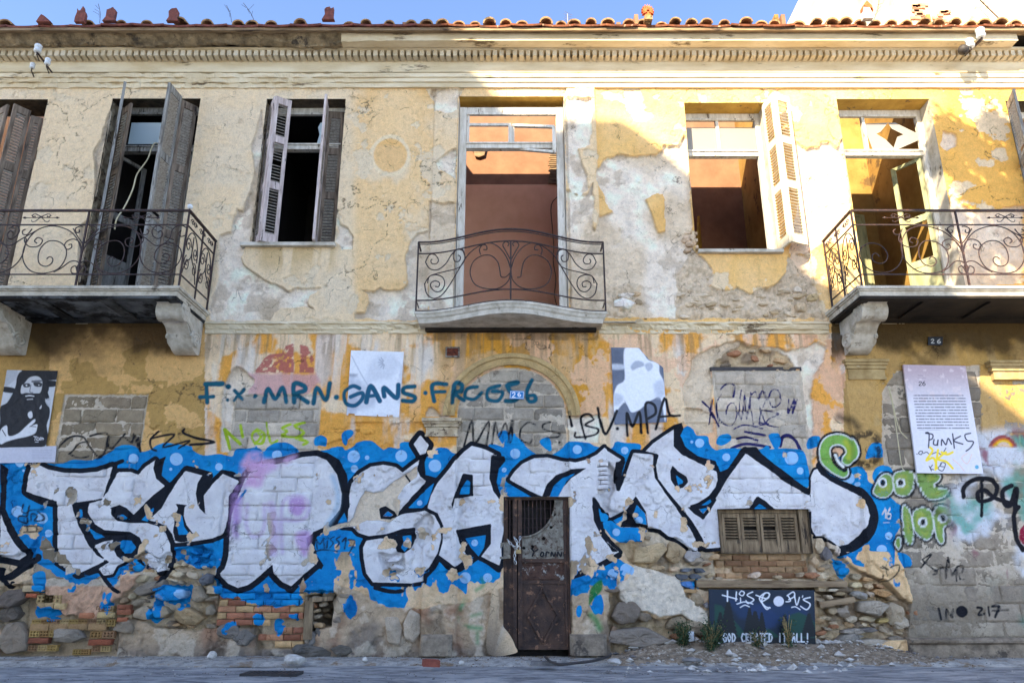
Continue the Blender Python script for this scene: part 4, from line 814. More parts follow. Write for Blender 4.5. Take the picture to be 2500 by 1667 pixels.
# ---- laid pieces: blocks, bricks, stones
PIECES = []   # (name, verts, faces, base rgb, mixk, wall-paint?)
def slab_piece(name, x0, x1, z0, z1, dep, col, thick=.07, seed=0, rnd=.012, amp=.006, holes=False):
    n_ = max(4, int((x1-x0)/.022)); m_ = max(3, int((z1-z0)/.022))
    ex = np.linspace(0, 1, n_+1); ez = np.linspace(0, 1, m_+1)
    gx, gz_ = np.meshgrid(ex, ez)
    X = x0+gx*(x1-x0); Z = z0+gz_*(z1-z0)
    ed = np.minimum(np.minimum(gx, 1-gx)*(x1-x0), np.minimum(gz_, 1-gz_)*(z1-z0))
    nz_ = fbm(X+seed*3.1, Z, 22, 4, seed % 50)
    y = -(dep-np.clip(1-ed/.02, 0, 1)**2*rnd+(nz_-.5)*amp*2)
    sh = (fbm(X+seed, Z+seed, 14, 2, 3)-.5)*.012
    rim = (ed < 1e-6)
    X = X+sh*rim*1.0; Z = Z+sh[::-1]*rim
    v = np.stack([X.ravel(), y.ravel(), Z.ravel()], 1); N_ = n_+1
    f = [(j*N_+i, j*N_+i+1, (j+1)*N_+i+1, (j+1)*N_+i) for j in range(m_) for i in range(n_)]
    border = [i for i in range(n_)]+[j*N_+n_ for j in range(m_)]+[m_*N_+i for i in range(n_, 0, -1)]+[j*N_ for j in range(m_, 0, -1)]
    k = len(v); bv = v[border].copy(); bv[:, 1] += thick; v = np.concatenate([v, bv])
    nb = len(border); f += [(border[(i+1) % nb], border[i], k+i, k+(i+1) % nb) for i in range(nb)]
    PIECES.append((name, v, f, np.array(col), 0))
def stone_piece(name, cx, cz, w_, h_, dep, col, rot=0, seed=0, bulge=.05, back=.06, sides=9, sq=.5, mixk=0, rr=5, na=22):
    r_ = np.random.RandomState(seed+100)
    ang0 = np.sort((np.arange(sides)+r_.uniform(-.3, .3, sides))*2*math.pi/sides)
    rad0 = r_.uniform(.74, 1.12, sides)
    th = np.linspace(0, 2*math.pi, na, endpoint=False)
    # polygonal outline: interpolate vertices of an irregular polygon along straight edges
    px_ = np.cos(ang0)*rad0; pz_ = np.sin(ang0)*rad0
    e = sq; sup = (np.abs(np.cos(ang0))**(2/e if e < 1 else 2)+np.abs(np.sin(ang0))**(2/e if e < 1 else 2))**(-e/2 if e < 1 else -.5)
    px_ *= .35+.65*sup; pz_ *= .35+.65*sup
    t = np.linspace(0, sides, na, endpoint=False); i0 = t.astype(int) % sides; fr = t-t.astype(int); i1 = (i0+1) % sides
    ox = px_[i0]*(1-fr)+px_[i1]*fr; oz = pz_[i0]*(1-fr)+pz_[i1]*fr
    rings = [0.0, .4, .75, .93, 1.0]
    tilt = r_.uniform(-.3, .3, 2); v = []
    for k, q in enumerate(rings):
        for j in range(na):
            x = ox[j]*q; z = oz[j]*q
            d = bulge*(1-q**3)+(.02*(tilt[0]*x+tilt[1]*z))
            v.append((x*w_/2, d, z*h_/2))
    v = np.array(v); c_, s_ = math.cos(rot), math.sin(rot)
    X = cx+v[:, 0]*c_-v[:, 2]*s_; Z = cz+v[:, 0]*s_+v[:, 2]*c_
    fac = fbm(X+seed, Z, 9, 3, 7)
    D = v[:, 1]*0+bulge
    for _ in range(6):
        a_ = r_.uniform(0, 6.28); sl_ = r_.uniform(.25, 1.1); o_ = r_.uniform(.1, .75)
        t_ = (v[:, 0]/w_*2*math.cos(a_)+v[:, 2]/h_*2*math.sin(a_))-o_
        D = np.minimum(D, bulge-np.clip(t_, 0, 9)*bulge*sl_*2)
    q_ = np.repeat(rings, na); D = np.minimum(D, bulge*(1.02-q_**18))+(tilt[0]*v[:, 0]+tilt[1]*v[:, 2])*.5
    D = dep+D+(fac-.5)*bulge*.9+(fbm(X, Z+seed, 30, 3, 9)-.5)*.03
    V = np.stack([X, -D, Z], 1)
    f = []
    for k in range(len(rings)-1):
        for j in range(na):
            j2 = (j+1) % na
            f.append((k*na+j, k*na+j2, (k+1)*na+j2, (k+1)*na+j) if k else (0, na+j2, na+j)[::-1])
    K0 = len(V); bk = V[-na:].copy(); bk[:, 1] += back; V = np.concatenate([V, bk])
    f += [((len(rings)-1)*na+j, (len(rings)-1)*na+(j+1) % na, K0+(j+1) % na, K0+j) for j in range(na)]
    f = [q[::-1] for q in f]
    PIECES.append((name, V, f, np.array(col), mixk))

def col_j(r, g, b, j=.12):
    k = 1+rng.uniform(-j, j); return lin(r, g, b)*k
def block_rows(x0, x1, z0, z1, rh, bl, dep, seed, inside=None, cols=((196,192,184),(182,178,170),(205,198,186)), amp=.006):
    z = z1; row = 0
    while z-rh*.6 > z0:
        zb = max(z-rh, z0); off = (-.5*bl if row % 2 else 0)+rng.uniform(-.05, .05)
        x = x0+off
        while x < x1:
            a = max(x, x0)+.004; b = min(x+bl, x1)-.004; x += bl
            if b-a < .06: continue
            if inside and not inside((a+b)/2, (z+zb)/2): continue
            slab_piece('concrete_block', a, b, zb+.004, z-.004+rng.uniform(-.004, .002), dep-.004+rng.uniform(-.009, .009), col_j(*cols[rng.randint(len(cols))], .2), .06, seed+row*17+int(x*31), rnd=.011, amp=amp)
        z = zb; row += 1
bx = lambda l, r, t, b_: (W(l, (t+b_)/2)[0], W(r, (t+b_)/2)[0], Zp(b_), Zp(t))
bt = lambda l, r, t, b_: (W(l, t)[0], W(r, t)[0], Zp(b_), Zp(t))
x0, x1, z0, z1 = bt(162, 359, 966, 1425); block_rows(x0, x1, z0, z1, .172, .44, .002, 11, cols=((150,140,122),(140,132,116),(160,148,130)))
x0, x1, z0, z1 = bt(576, 781, 967, 1405); block_rows(x0, x1, z0, z1, .172, .42, .004, 40)
x0, x1, z0, z1 = bt(1742, 1953, 907, 1238); block_rows(x0, x1, z0, z1, .172, .40, .004, 70)
cxA, czA = W(1249, 1016)
zl = Zp(1211)
def in_arch(x, z): return z < czA or ((x-cxA)/(RIN[0]-.09))**2+((z-czA)/(RIN[1]-.04))**2 < 1
block_rows(cxA-RIN[0], cxA+RIN[0], zl, czA+RIN[1]-.03, .165, .38, -.002, 90, in_arch, cols=((176,172,162),(160,156,148)))
# block wall at the right
xr = W(2205, 1500)[0]
def in_right(x, z):
    u, v = wall_uv(np.array([x]), np.array([z])); 
    return float(u[0]) > (2168 if v[0] < 1300 else 2215)
block_rows(W(2150, 1000)[0], 7.2, Zp(1556), Zp(905), .203, .43, -.004, 130, in_right, cols=((150,144,134),(138,134,126),(160,154,142)), amp=.009)
# bricks: solid red patch
def brick_rows(l, r, t, b_, rh, bl, dep, cols, skip=.0, name='brick', rowlist=None):
    X0, X1, Z0, Z1 = bx(l, r, t, b_); z = Z1; row = 0
    while z-rh > Z0-.01:
        x = X0-(bl/2 if row % 2 else 0)
        while x < X1:
            a = max(x, X0); b = min(x+bl, X1); x += bl
            if b-a > .04 and rng.rand() > skip:
                slab_piece(name, a+.005, b-.005, z-rh+.005, z-.005, dep+rng.uniform(-.012, .012), col_j(*cols[rng.randint(len(cols))], .15), .07, int(rng.randint(9999)), rnd=.008, amp=.006)
        z -= rh; row += 1
RB = ((178,124,100),(154,104,84),(204,174,132),(188,142,112),(162,112,94))
brick_rows(532, 742, 1447, 1530, .072, .21, .01, RB, .04)
brick_rows(628, 742, 1530, 1580, .075, .2, -.01, RB, .25)
brick_rows(1752, 1978, 1352, 1412, .07, .21, -.085, ((165,135,105),(150,118,92),(180,152,120)), .08)
brick_rows(1405, 1485, 1118, 1200, .055, .2, .045, ((226,220,212),(214,206,196)), .05)
brick_rows(1672, 1706, 555, 610, .05, .16, -.02, ((222,206,184),(205,186,160)), .05)
# hollow bricks show their square holes: small tiles of wall round dark cells
def hollow(l, t, wpx, hpx, dep, col):
    X0, Z1 = W(l, t); X1, Z0 = W(l+wpx, t+hpx); nc = 4 if wpx > 34 else 3
    mb = MB(); tw = (X1-X0); th = (Z1-Z0); k = .16
    hx = tw/(nc+(nc+1)*.7); hz = th/(2+3*.7)
    for i in range(nc+1):
        a = X0+i*hx*1.7; mb.box((a, -dep, Z0), (a+hx*.7, -dep+.1, Z1))
    for j in range(3):
        b = Z0+j*hz*1.7; mb.box((X0+.001, -dep+.002, b), (X1-.001, -dep+.1, b+hz*.7))
    v = np.array(mb.v); PIECES.append(('hollow_brick', v, mb.f, col_j(*col, .12), 0))
HB = ((176,150,96),(160,128,84),(150,120,92),(186,164,120))
rowz = [(1453,94,20,2),(1480,90,16,0),(1512,84,19,9),(1537,74,18,3),(1576,72,16,3),(1588,120,16,0)]
for x in (94,112): hollow(x, 1452, 36, 20, .02, HB[3])
for i in range(9): hollow(80+i*22.5, 1511, 21, 17, .015, HB[i % 4])
for i in range(3): hollow(74+i*24, 1537, 22, 17, .01, HB[i % 2])
for i in range(2): hollow(222+i*30, 1540, 26, 17, .01, HB[i+1])
for i in range(3): hollow(70+i*23, 1574, 21, 15, .005, HB[(i+2) % 4])
for i in range(2): hollow(178+i*20, 1584, 19, 14, .0, HB[i]); hollow(225+i*22, 1576, 20, 14, .0, HB[i+2])
for i in range(2): hollow(238+i*20, 1478, 19, 15, .02, HB[i+2])
x0, x1, z0, z1 = bx(74, 262, 1521, 1539)
for k_ in range(4):
    a = x0+(x1-x0)*k_/4; slab_piece('brick', a+.005, a+(x1-x0)/4-.005, z0+.005, z1-.003, .02, col_j(168,140,104), .07, k_, rnd=.006)
for (l, r, t, b_, c_) in ((58,106,1429,1443,(196,180,150)),(66,92,1448,1458,(176,104,78)),(94,132,1470,1484,(190,166,128)),(134,160,1472,1486,(206,184,140)),(240,282,1494,1508,(208,188,140)),(288,320,1475,1486,(160,104,82)),(288,322,1487,1499,(168,112,88)),(288,312,1506,1516,(172,110,84)),(72,120,1556,1570,(140,88,70)),(218,272,1560,1574,(160,96,74)),(506,545,1430,1448,(205,190,165)),(196,238,1495,1508,(186,128,98))):
    x0, x1, z0, z1 = bx(l, r, t, b_); slab_piece('brick', x0, x1, z0, z1, .03, col_j(*c_, .08), .08, l, rnd=.008)
# named stones, measured one by one: x, y, w, h (photo px), rotation, colour, depth
ST = [(30,1461,66,56,0,(118,110,104),.06),(22,1500,60,40,.1,(120,114,108),.04),(34,1555,84,90,.2,(150,140,128),.03),(165,1552,96,40,-.05,(158,152,144),.05),
 (372,1435,84,34,.25,(140,134,126),.06),(420,1450,96,42,-.05,(120,150,190),.06),(487,1452,34,44,.1,(168,158,142),.06),(352,1495,66,42,.15,(170,158,140),.03),(390,1492,50,40,0,(178,164,140),.03),(458,1500,78,42,-.2,(178,158,126),.07),(515,1490,24,30,.2,(160,150,134),.04),
 (325,1454,26,18,0,(180,170,146),.02),(302,1466,20,16,0,(160,140,116),.02),(345,1412,34,20,.2,(196,186,160),.02),(470,1405,40,18,-.3,(205,192,170),.02),(435,1402,30,16,.1,(214,202,176),.02),(500,1380,26,16,0,(214,206,190),.02),(420,1380,40,18,0,(210,196,164),.01),(392,1395,28,14,.2,(200,184,150),.01),(452,1375,30,14,.4,(208,196,170),.01),(505,1415,34,30,.5,(110,116,128),.05),
 (300,1530,60,40,.1,(158,148,134),.0),(560,1540,70,50,0,(140,136,132),.0),(590,1555,60,46,0,(124,122,120),.0),(760,1590,110,30,0,(112,110,108),.03),(740,1583,60,30,.1,(104,104,104),.04),(835,1586,60,30,0,(116,114,110),.02),
 (832,1475,44,62,.1,(190,178,158),.02),(842,1455,40,12,0,(150,140,126),.04),(822,1512,26,22,0,(140,132,124),.02),(762,1560,20,40,-.2,(130,130,130),.0),(775,1545,18,30,.1,(120,120,120),-.02),(790,1490,24,12,0,(120,108,88),-.09),(795,1504,26,12,0,(110,98,80),-.09),(800,1450,44,28,.1,(126,116,98),-.05),
 (960,1540,56,80,.05,(182,172,158),.02),(1005,1530,54,90,-.1,(190,180,166),.03),
 (1585,1350,96,58,0,(196,178,146),.03),(1650,1350,60,60,0,(184,166,136),.03),(1690,1355,52,38,.1,(186,186,190),.05),(1700,1370,46,22,.1,(170,160,146),.05),(1605,1386,40,12,.0,(200,180,150),.02),(1648,1389,36,14,0,(212,190,164),.03),(1674,1391,34,14,.05,(120,128,140),.05),(1706,1392,30,14,-.1,(92,100,112),.06),(1664,1407,34,15,0,(100,106,116),.06),(1698,1407,32,15,0,(96,104,116),.06),(1680,1427,42,20,-.2,(90,140,210),.05),(1685,1442,38,12,0,(200,170,130),.04),
 (1700,1465,42,40,-.3,(176,162,140),.03),(1722,1477,14,16,0,(150,150,156),.08),(1525,1495,72,62,.1,(128,120,112),.06),(1570,1505,50,26,-.3,(136,126,112),.05),(1555,1555,158,66,.03,(146,140,134),.09),(1650,1520,60,30,.2,(150,138,118),.02),(1700,1530,80,36,-.2,(168,156,136),.03),(1740,1510,44,50,.2,(196,186,170),.04),(1500,1540,22,30,0,(150,130,112),.01),(1710,1545,40,18,-.2,(150,118,98),.02),(1495,1440,40,14,0,(130,120,108),.04),
 (2123,1482,82,46,.0,(176,170,160),.10),(2030,1491,26,18,.1,(178,164,138),.05),(2056,1494,36,26,-.3,(158,150,140),.06),(2062,1484,22,14,.5,(166,158,146),.06),(2154,1514,38,14,.1,(186,168,116),.05),(2080,1510,34,20,.2,(196,188,172),.03),(2118,1510,40,16,0,(186,176,152),.02),(2180,1498,50,56,-.3,(180,170,152),.04),(2200,1520,40,30,.3,(190,182,168),.03),
 (2085,1540,80,20,.05,(166,162,156),.06),(2112,1537,60,14,.05,(120,118,118),.07),(2075,1556,70,22,.1,(150,148,144),.06),(2130,1570,110,28,0,(176,170,160),.04),(2190,1560,50,20,.1,(150,144,134),.02),
 (2090,1408,28,16,.2,(178,168,146),.03),(2118,1414,26,14,-.3,(200,168,128),.04),(2088,1428,36,16,.1,(204,192,158),.04),(2120,1430,26,14,0,(206,186,156),.04),(2148,1431,22,12,-.4,(176,144,112),.04),(2096,1452,40,20,-.2,(168,168,166),.06),(2124,1450,20,16,0,(190,176,158),.05),(2152,1447,44,20,-.15,(196,160,116),.06),(2176,1460,26,14,-.4,(180,160,132),.03),
 (2030,1440,26,9,.1,(205,196,176),.08),(2022,1457,20,12,-.1,(196,184,164),.07),(2015,1350,28,34,.1,(120,120,126),.05),(2002,1330,22,40,0,(214,200,176),.04),(2030,1328,22,34,0,(222,212,196),.04),(1990,1370,18,30,.1,(212,190,160),.03),
 (2060,1395,34,22,.2,(110,150,190),.04),(1755,1412,20,10,.1,(184,170,150),.05),(1842,1404,28,18,.2,(226,208,190),.06),(1955,1402,18,14,0,(190,174,152),.05),(1900,1408,20,10,0,(196,180,154),.05),
 (1560,790,40,26,.1,(196,180,150),-.0),(1528,720,50,14,0,(236,232,226),.0),(1555,717,24,12,.2,(210,190,160),-.01),(1560,735,22,16,-.3,(170,158,138),-.02),(1525,742,60,30,.05,(242,240,238),.01),
 (1675,585,26,14,.1,(214,196,176),.02),(1686,596,24,14,-.2,(205,186,164),.03),(1678,612,24,12,.05,(186,170,150),.04),(1690,580,14,20,0,(200,186,166),.03),
 (1958,750,30,26,.05,(206,192,168),.0),(1985,725,36,22,.1,(214,198,160),.0),(1950,705,24,18,0,(226,222,212),.0),(1900,780,40,16,0,(196,182,156),.0),
 (1045,1340,30,16,.1,(228,226,226),.01),(1010,1300,40,14,.1,(220,216,214),.01),(965,1365,40,16,.15,(210,200,186),.02),(970,1385,36,14,-.1,(214,206,196),.02),(990,1320,34,16,.1,(222,216,210),.01)]
for i, (x, y, w_, h_, ro, c_, dp) in enumerate(ST):
    X, Z = W(x, y); sx = W(x+w_/2, y)[0]-W(x-w_/2, y)[0]; sz = Zp(y-h_/2)-Zp(y+h_/2)
    stone_piece('stone', X, Z, sx, sz, dp-.025, col_j(*c_, .06), ro, i, bulge=min(.05, .35*min(sx, sz)), back=.12, sides=rng.randint(5, 8), sq=.7)
# small packing stones in the rubble core
ZONES = [(ROUGH[2], 34), (ROUGH[7], 34), (ROUGH[8], 54), (ROUGH[0], 30), (ROUGH[4], 8), (ROUGH[1], 8)]
sd = 500
for poly, cnt in ZONES:
    a = np.array(poly); k = 0; tries = 0
    while k < cnt and tries < cnt*12:
        tries += 1; u = rng.uniform(a[:, 0].min(), a[:, 0].max()); v = rng.uniform(a[:, 1].min(), a[:, 1].max())
        F1 = Field(np.array([u]), np.array([v]))
        if F1.poly(F1.new(), poly)[0] < 5 or u > 2490 or (1235 < u < 1395 and v > 1200): continue
        if any(abs(u-s_[0]) < (s_[2]/2+5) and abs(v-s_[1]) < (s_[3]/2+3) for s_ in ST): continue
        if 1735 < u < 1990 and v > 1410: continue
        X, Z = W(u, v); s_ = rng.uniform(.05, .15); c_ = [(186,170,142),(168,158,142),(206,194,170),(140,130,116),(196,170,136),(176,132,104)][rng.randint(6)]
        if v < 800: c_ = [(214,204,184),(222,214,198),(196,180,152)][rng.randint(3)]; s_ *= .9
        stone_piece('stone', X, Z, s_*rng.uniform(1, 1.7), s_*rng.uniform(.45, .8), (-.045 if v > 800 else -.05)+rng.uniform(-.01, .02), col_j(*c_, .12), rng.uniform(-.3, .3), sd, bulge=.03, back=.08, sides=rng.randint(5, 9), sq=.8, na=16)
        sd += 1; k += 1; ST.append((u, v, 12, 8, 0, c_, 0))
allv = np.concatenate([p[1] for p in PIECES]); cnts = [len(p[1]) for p in PIECES]
tmp = bpy.data.meshes.new('tmp'); tmp.vertices.add(len(allv))
bcol = np.concatenate([np.repeat(p[3][None, :]*1.0, len(p[1]), 0) for p in PIECES])
nn = fbm(allv[:, 0], allv[:, 2], 12, 4, 33)[:, None]; bcol = bcol*(.75+.5*nn)
fill_paint(tmp, allv[:, 0].copy(), allv[:, 2].copy(), base=bcol, mixk=0)
AT = {}
for nm in ('base', 'spray', 'paint_a', 'paint_b'):
    b_ = np.empty(len(allv)*4, np.float32); tmp.color_attributes[nm].data.foreach_get('color', b_); AT[nm] = b_.reshape(-1, 4)
k0 = 0
for (nm, v, f, c_, mk), ct in zip(PIECES, cnts):
    o = mesh_obj(nm, v, f, M['wall'], building, smooth=(nm == 'concrete_block'))
    for q in AT: set_attr(o.data, q, AT[q][k0:k0+ct])
    k0 += ct
bpy.data.meshes.remove(tmp)
# ------------------------------------------------------------------ mouldings
def band(name, X0, X1, prof, mt, parent, seg=.05, amp=.0, chew=None, seed=0, ends=True):
    """profile = [(dep, z)...] swept along X; chew(x)->0..1 roughens the edge"""
    n = max(2, int((X1-X0)/seg)); x = np.linspace(X0, X1, n+1); P = len(prof); V = []
    for k, (d, z) in enumerate(prof):
        dd = np.full(n+1, d); zz = np.full(n+1, z)
        a = amp*(fbm(x, np.full(n+1, k*3.1+seed), 5, 4, seed)-.5)
        if chew is not None and 0 < k < P-1:
            c_ = chew(x); q = (fbm(x*1.0, np.full(n+1, k*.9+seed), 9, 4, seed+k)-.42)
            dd = dd-c_*np.clip(q, 0, 1)*.16; zz = zz+c_*(fbm(x, np.full(n+1, k*1.7), 14, 3, seed+9)-.5)*.03
        V.append(np.stack([x, -(dd+a), zz+a*.5], 1))
    V = np.stack(V, 1).reshape(-1, 3); f = []
    for i in range(n):
        for k in range(P-1):
            f.append((i*P+k, i*P+k+1, (i+1)*P+k+1, (i+1)*P+k))
    if ends: f += [tuple(range(P-1, -1, -1)), tuple(n*P+k for k in range(P))]
    return mesh_obj(name, V, f, mt, parent)
def pr(*a): return [(d, Zp(y, d)) for d, y in a]
XA, XB = -8.9, 8.9
xbrk = W(833, 100, .35)[0]; xend = W(2478, 80, .35)[0]
left = lambda x: sm(1.0, -3.5, x)*.9
zt = Zp(60, .3)
def stepped(rows, back=0.0):
    """rows: (dep, ytop, ybot) top to bottom -> closed-ish profile"""
    p = [(back-.05, Zp(rows[0][1], rows[0][0]))]
    for d, a, b in rows: p += [(d, Zp(a, d)), (d, Zp(b, d))]
    p.append((back-.05, Zp(rows[-1][2], rows[-1][0]))); return p
# architrave fasciae, frieze
band('architrave', XA, XB, [(-.02, Zp(176,.07)),(.07,Zp(178.5,.07)),(.07,Zp(188,.07)),(.048,Zp(189.6,.048)),(.052,Zp(191.5,.052)),(.052,Zp(200,.052)),(.03,Zp(201.5,.03)),(.034,Zp(203.5,.034)),(.034,Zp(213,.034)),(.0,Zp(216,.0)),(-.05,Zp(216,.0))], M['cornice'], building, chew=lambda x: sm(-.8, -3.6, x)*.55+.0, seed=3, seg=.03, amp=.004)
band('frieze', XA, XB, [(-.1,Zp(150,.03)),(.035,Zp(150,.035)),(.035,Zp(176,.035)),(-.05,Zp(176.5,.035))], M['cornice'], building, seg=.1, amp=.006, seed=4)
band('bed_moulding', XA, XB, [(-.1,Zp(137,.08)),(.075,Zp(139.5,.075)),(.07,Zp(143,.07)),(.055,Zp(146,.055)),(.055,Zp(149,.055)),(.03,Zp(150.4,.03)),(-.05,Zp(150.4,.03))], M['cornice'], building, seg=.1, amp=.003, seed=5)
band('dentil_backing', XA, XB, [(-.1,Zp(120,.06)),(.0,Zp(120,.0)),(.0,Zp(140,.0)),(-.05,Zp(140,.055))], M['lump'], building, seg=.2, seed=6)  # dark mortar colour paints the shade in the dentil gaps
band('dentil_fillet', XA, XB, [(-.1,Zp(113,.17)),(.2,Zp(115,.2)),(.2,Zp(119,.2)),(.17,Zp(123.5,.17)),(-.1,Zp(124,.17))], M['cornice'], building, seg=.1, amp=.004, seed=7)
band('corona', xbrk, xend, [(-.1,Zp(66,.33)),(.42,Zp(71,.42)),(.43,Zp(75,.43)),(.40,Zp(80,.40)),(.375,Zp(82,.375)),(.375,Zp(99.5,.375)),(.36,Zp(100.2,.36)),(.22,Zp(100.2,.37)+.004),(.2,Zp(115,.2)),(-.1,Zp(115,.2))], M['cornice'], building, seg=.05, amp=.006, seed=8, chew=lambda x: (sm(xbrk+1.1, xbrk+.2, x)*.5))
# left part: corona broken away to crumbled mortar
n = 260; x = np.linspace(XA, xbrk, n+1); V = []
rows = [(.40,70),(.40,78),(.36,88),(.33,98),(.30,106),(.27,112),(.23,116),(.1,116)]
for k, (d, y) in enumerate(rows):
    q = fbm(x, np.full(n+1, k*.35), 4, 5, 12)-.5; q2 = fbm(x, np.full(n+1, k*.8), 18, 4, 13)-.5
    edge = (fbm(x, np.zeros(n+1), 1.1, 3, 14)-.5)*.14*(k/7)
    V.append(np.stack([x, -(d+q*.12*(0 < k < 7)+q2*.05), Zp(y, d)+edge*(k > 1)+q2*.03*(k > 0)], 1))
V = np.stack(V, 1).reshape(-1, 3); P = len(rows)
mesh_obj('crumbled_corona', V, [(i*P+k, i*P+k+1, (i+1)*P+k+1, (i+1)*P+k) for i in range(n) for k in range(P-1)]+[tuple(n*P+k for k in range(P))], M['lump'], building)
# dentils
zd0, zd1 = Zp(137.5, .16), Zp(124.5, .16)
sp = (W(1306.6, 130, .16)[0]-W(1290.4, 130, .16)[0]); mb = MB(); wd = sp*.64
mb.box((-wd/2, -.175, zd0), (wd/2, .0, zd1)); d0 = mb.build('dentil', M['dentil'], building)
k = 0; x = -8.3
while x < 8.4:
    if k and not (rng.rand() < .012): share(d0, 'dentil', building, (x, rng.uniform(-.004, .004), rng.uniform(-.002, .002)), (0, 0, 0), (rng.uniform(.92, 1.05), 1, 1))
    elif not k: d0.location = (x, 0, 0)
    x += sp; k += 1
# ------------------------------------------------------------------ roof edge
roof = building
ez = Zp(64, .5)
def tile_mesh(mt, r=.085, L=.5, h=.055, th=.016):
    mb = MB(); n_ = 9
    o = [(-r*math.cos(math.pi*i/n_), h*math.sin(math.pi*i/n_)) for i in range(n_+1)]
    inn = [(x*(1-th/r), z*(1-th/h)) for x, z in o]
    ring = o+inn[::-1]; m_ = len(ring)
    v = [(x, 0, z) for x, z in ring]+[(x*.86, L, z*.9) for x, z in ring]
    f = [(i, (i+1) % m_, m_+(i+1) % m_, m_+i) for i in range(m_)]+[(i, m_-1-i, m_-2-i, i+1) for i in range(n_)]
    f += [(m_+i+1, m_+m_-2-i, m_+m_-1-i, m_+i) for i in range(n_)]
    return mb.add(v, f)
ct = tile_mesh(None).build('roof_tile', M['olivetile'], building)
# pan tiles with a thick lip
pw = W(1329, 62, .5)[0]-W(1252, 62, .5)[0]
mb = MB(); n_ = 10
o = [(-pw*.495+pw*.99*i/n_, .014*(2*i/n_-1)**2-.014) for i in range(n_+1)]
v = [(a, 0, b) for a, b in o]+[(a, 0, b-.028) for a, b in o]+[(a, .7, b) for a, b in o]+[(a, .7, b-.028) for a, b in o]; q = n_+1
mb.add(v, [(q+i, q+i+1, i+1, i) for i in range(n_)]+[(i, i+1, 2*q+i+1, 2*q+i) for i in range(n_)]+[(q+i+1, q+i, 3*q+i, 3*q+i+1) for i in range(n_)]+[(0, 2*q, 3*q, q), (n_, q+n_, 3*q+n_, 2*q+n_)])
pt = mb.build('pan_tile', M['tile'], building)
x = -8.8; k = 0; xs_ = []; ptl = None
while x < 8.8:
    if k == 0: o = pt; pt.data.materials[0] = M['terradark']
    else: o = share(pt, 'pan_tile', building, (0,0,0))
    if x > W(1040, 60, .5)[0]:  # tiles left of the shadow edge stay darker: shade put into the colour
        if ptl is None: ptl = pt.data.copy(); ptl.materials[0] = M['tile']
        o.data = ptl
    gap = W(1300, 60, .5)[0] < x < W(1352, 60, .5)[0]
    o.location = (x, -.5-rng.uniform(-.015, .02)+(.1 if gap else 0), ez+.034+rng.uniform(-.006, .008)-(.06 if gap else 0)); o.rotation_euler = (math.radians(14)+rng.uniform(-.02, .02), rng.uniform(-.02, .02), rng.uniform(-.02, .02))
    xs_.append(x); x += pw; k += 1
LEFTB = [10, 108, 205+8, 275+18, 357, 440, 506, 580, 612, 660, 733, 850, 893, 950, 1003, 1040, 1080, 1120, 1160, 1195, 1235]
x = 1272
while x < 2520: LEFTB.append(x+rng.uniform(-5, 5)); x += 37.8*(1 if rng.rand() < .86 else 1.5)
k = 0
for px in LEFTB:
    X = W(px, 50, .5)[0]
    o = ct if k == 0 else share(ct, 'roof_tile', building, (0,0,0))
    o.location = (X, -.5-rng.uniform(-.06, .03), ez+.046+rng.uniform(-.008, .014)); o.rotation_euler = (math.radians(15), rng.uniform(-.08, .08), rng.uniform(-.12, .12)); s_ = rng.uniform(.9, 1.2); o.scale = (s_, 1, s_*rng.uniform(1.15, 1.5)); k += 1
mesh_obj('roof_boarding', [(XA,-.47,ez-.0),(XB,-.47,ez-.0),(XB,1.35,ez+.45),(XA,1.35,ez+.45),(XA,-.47,ez-.05),(XB,-.47,ez-.05),(XB,1.35,ez+.40),(XA,1.35,ez+.40)], [(0,1,2,3),(7,6,5,4),(0,4,5,1),(2,6,7,3),(1,5,6,2),(0,3,7,4)], M['brownwood'], building)  # back edge placed to limit the sun patch in the middle room
mb = MB(); mb.box((XA, -.36, Zp(70,.3)-.04), (XB, .5, ez-.012)); mb.build('shade_black_eaves_bed', M['shadeblack'], building)  # near-black paints the shadow line in the gap beneath the tiles
# ornaments on the eaves
def palm(name, px, py, wpx, hpx, mt, pts=None, th=.05):
    """py = foot"""
    X, Z = W(px, py, .5); s = W(px+1, py, .5)[0]-X; mb = MB()
    if pts is None:
        pts = []; m_ = 11
        for i in range(m_):
            a = math.radians(-28+236*i/(m_-1)); 
            for t, rr in ((-.42, .66), (0, 1.0), (.42, .66)):
                b_ = a+t*math.radians(21); pts.append((math.cos(b_)*rr*.5, .52+math.sin(b_)*rr*.5))
        pts = [(-.28, 0), (.28, 0), (.22, .2)]+pts+[(-.22, .2)]
    mb.prism([(X+x_*wpx*s, Z+z_*hpx*s*1.35) for x_, z_ in pts], -.56, -.56+th)
    return mb.build(name, mt, building)
pl = palm('palmette', 1581, 51, 31, 30, M['terra'])
mb = MB()
X, Z = W(1581, 51, .5)
for i in range(11):
    a = math.radians(-28+236*i/10); c0 = (X, -.565, Z+.15*.55); r_ = .075
    mb.bar((X+math.cos(a)*.02, -.572, Z+.105+math.sin(a)*.02), (X+math.cos(a)*r_, -.57, Z+.105+math.sin(a)*r_), .012, .016)
mb.build('palmette_ribs', M['terra'], building)
mb = MB(); mb.box((X-.055, -.57, Z-.03), (X+.06, -.42, Z+.03)); mb.build('palmette_base', M['olivetile'], building)
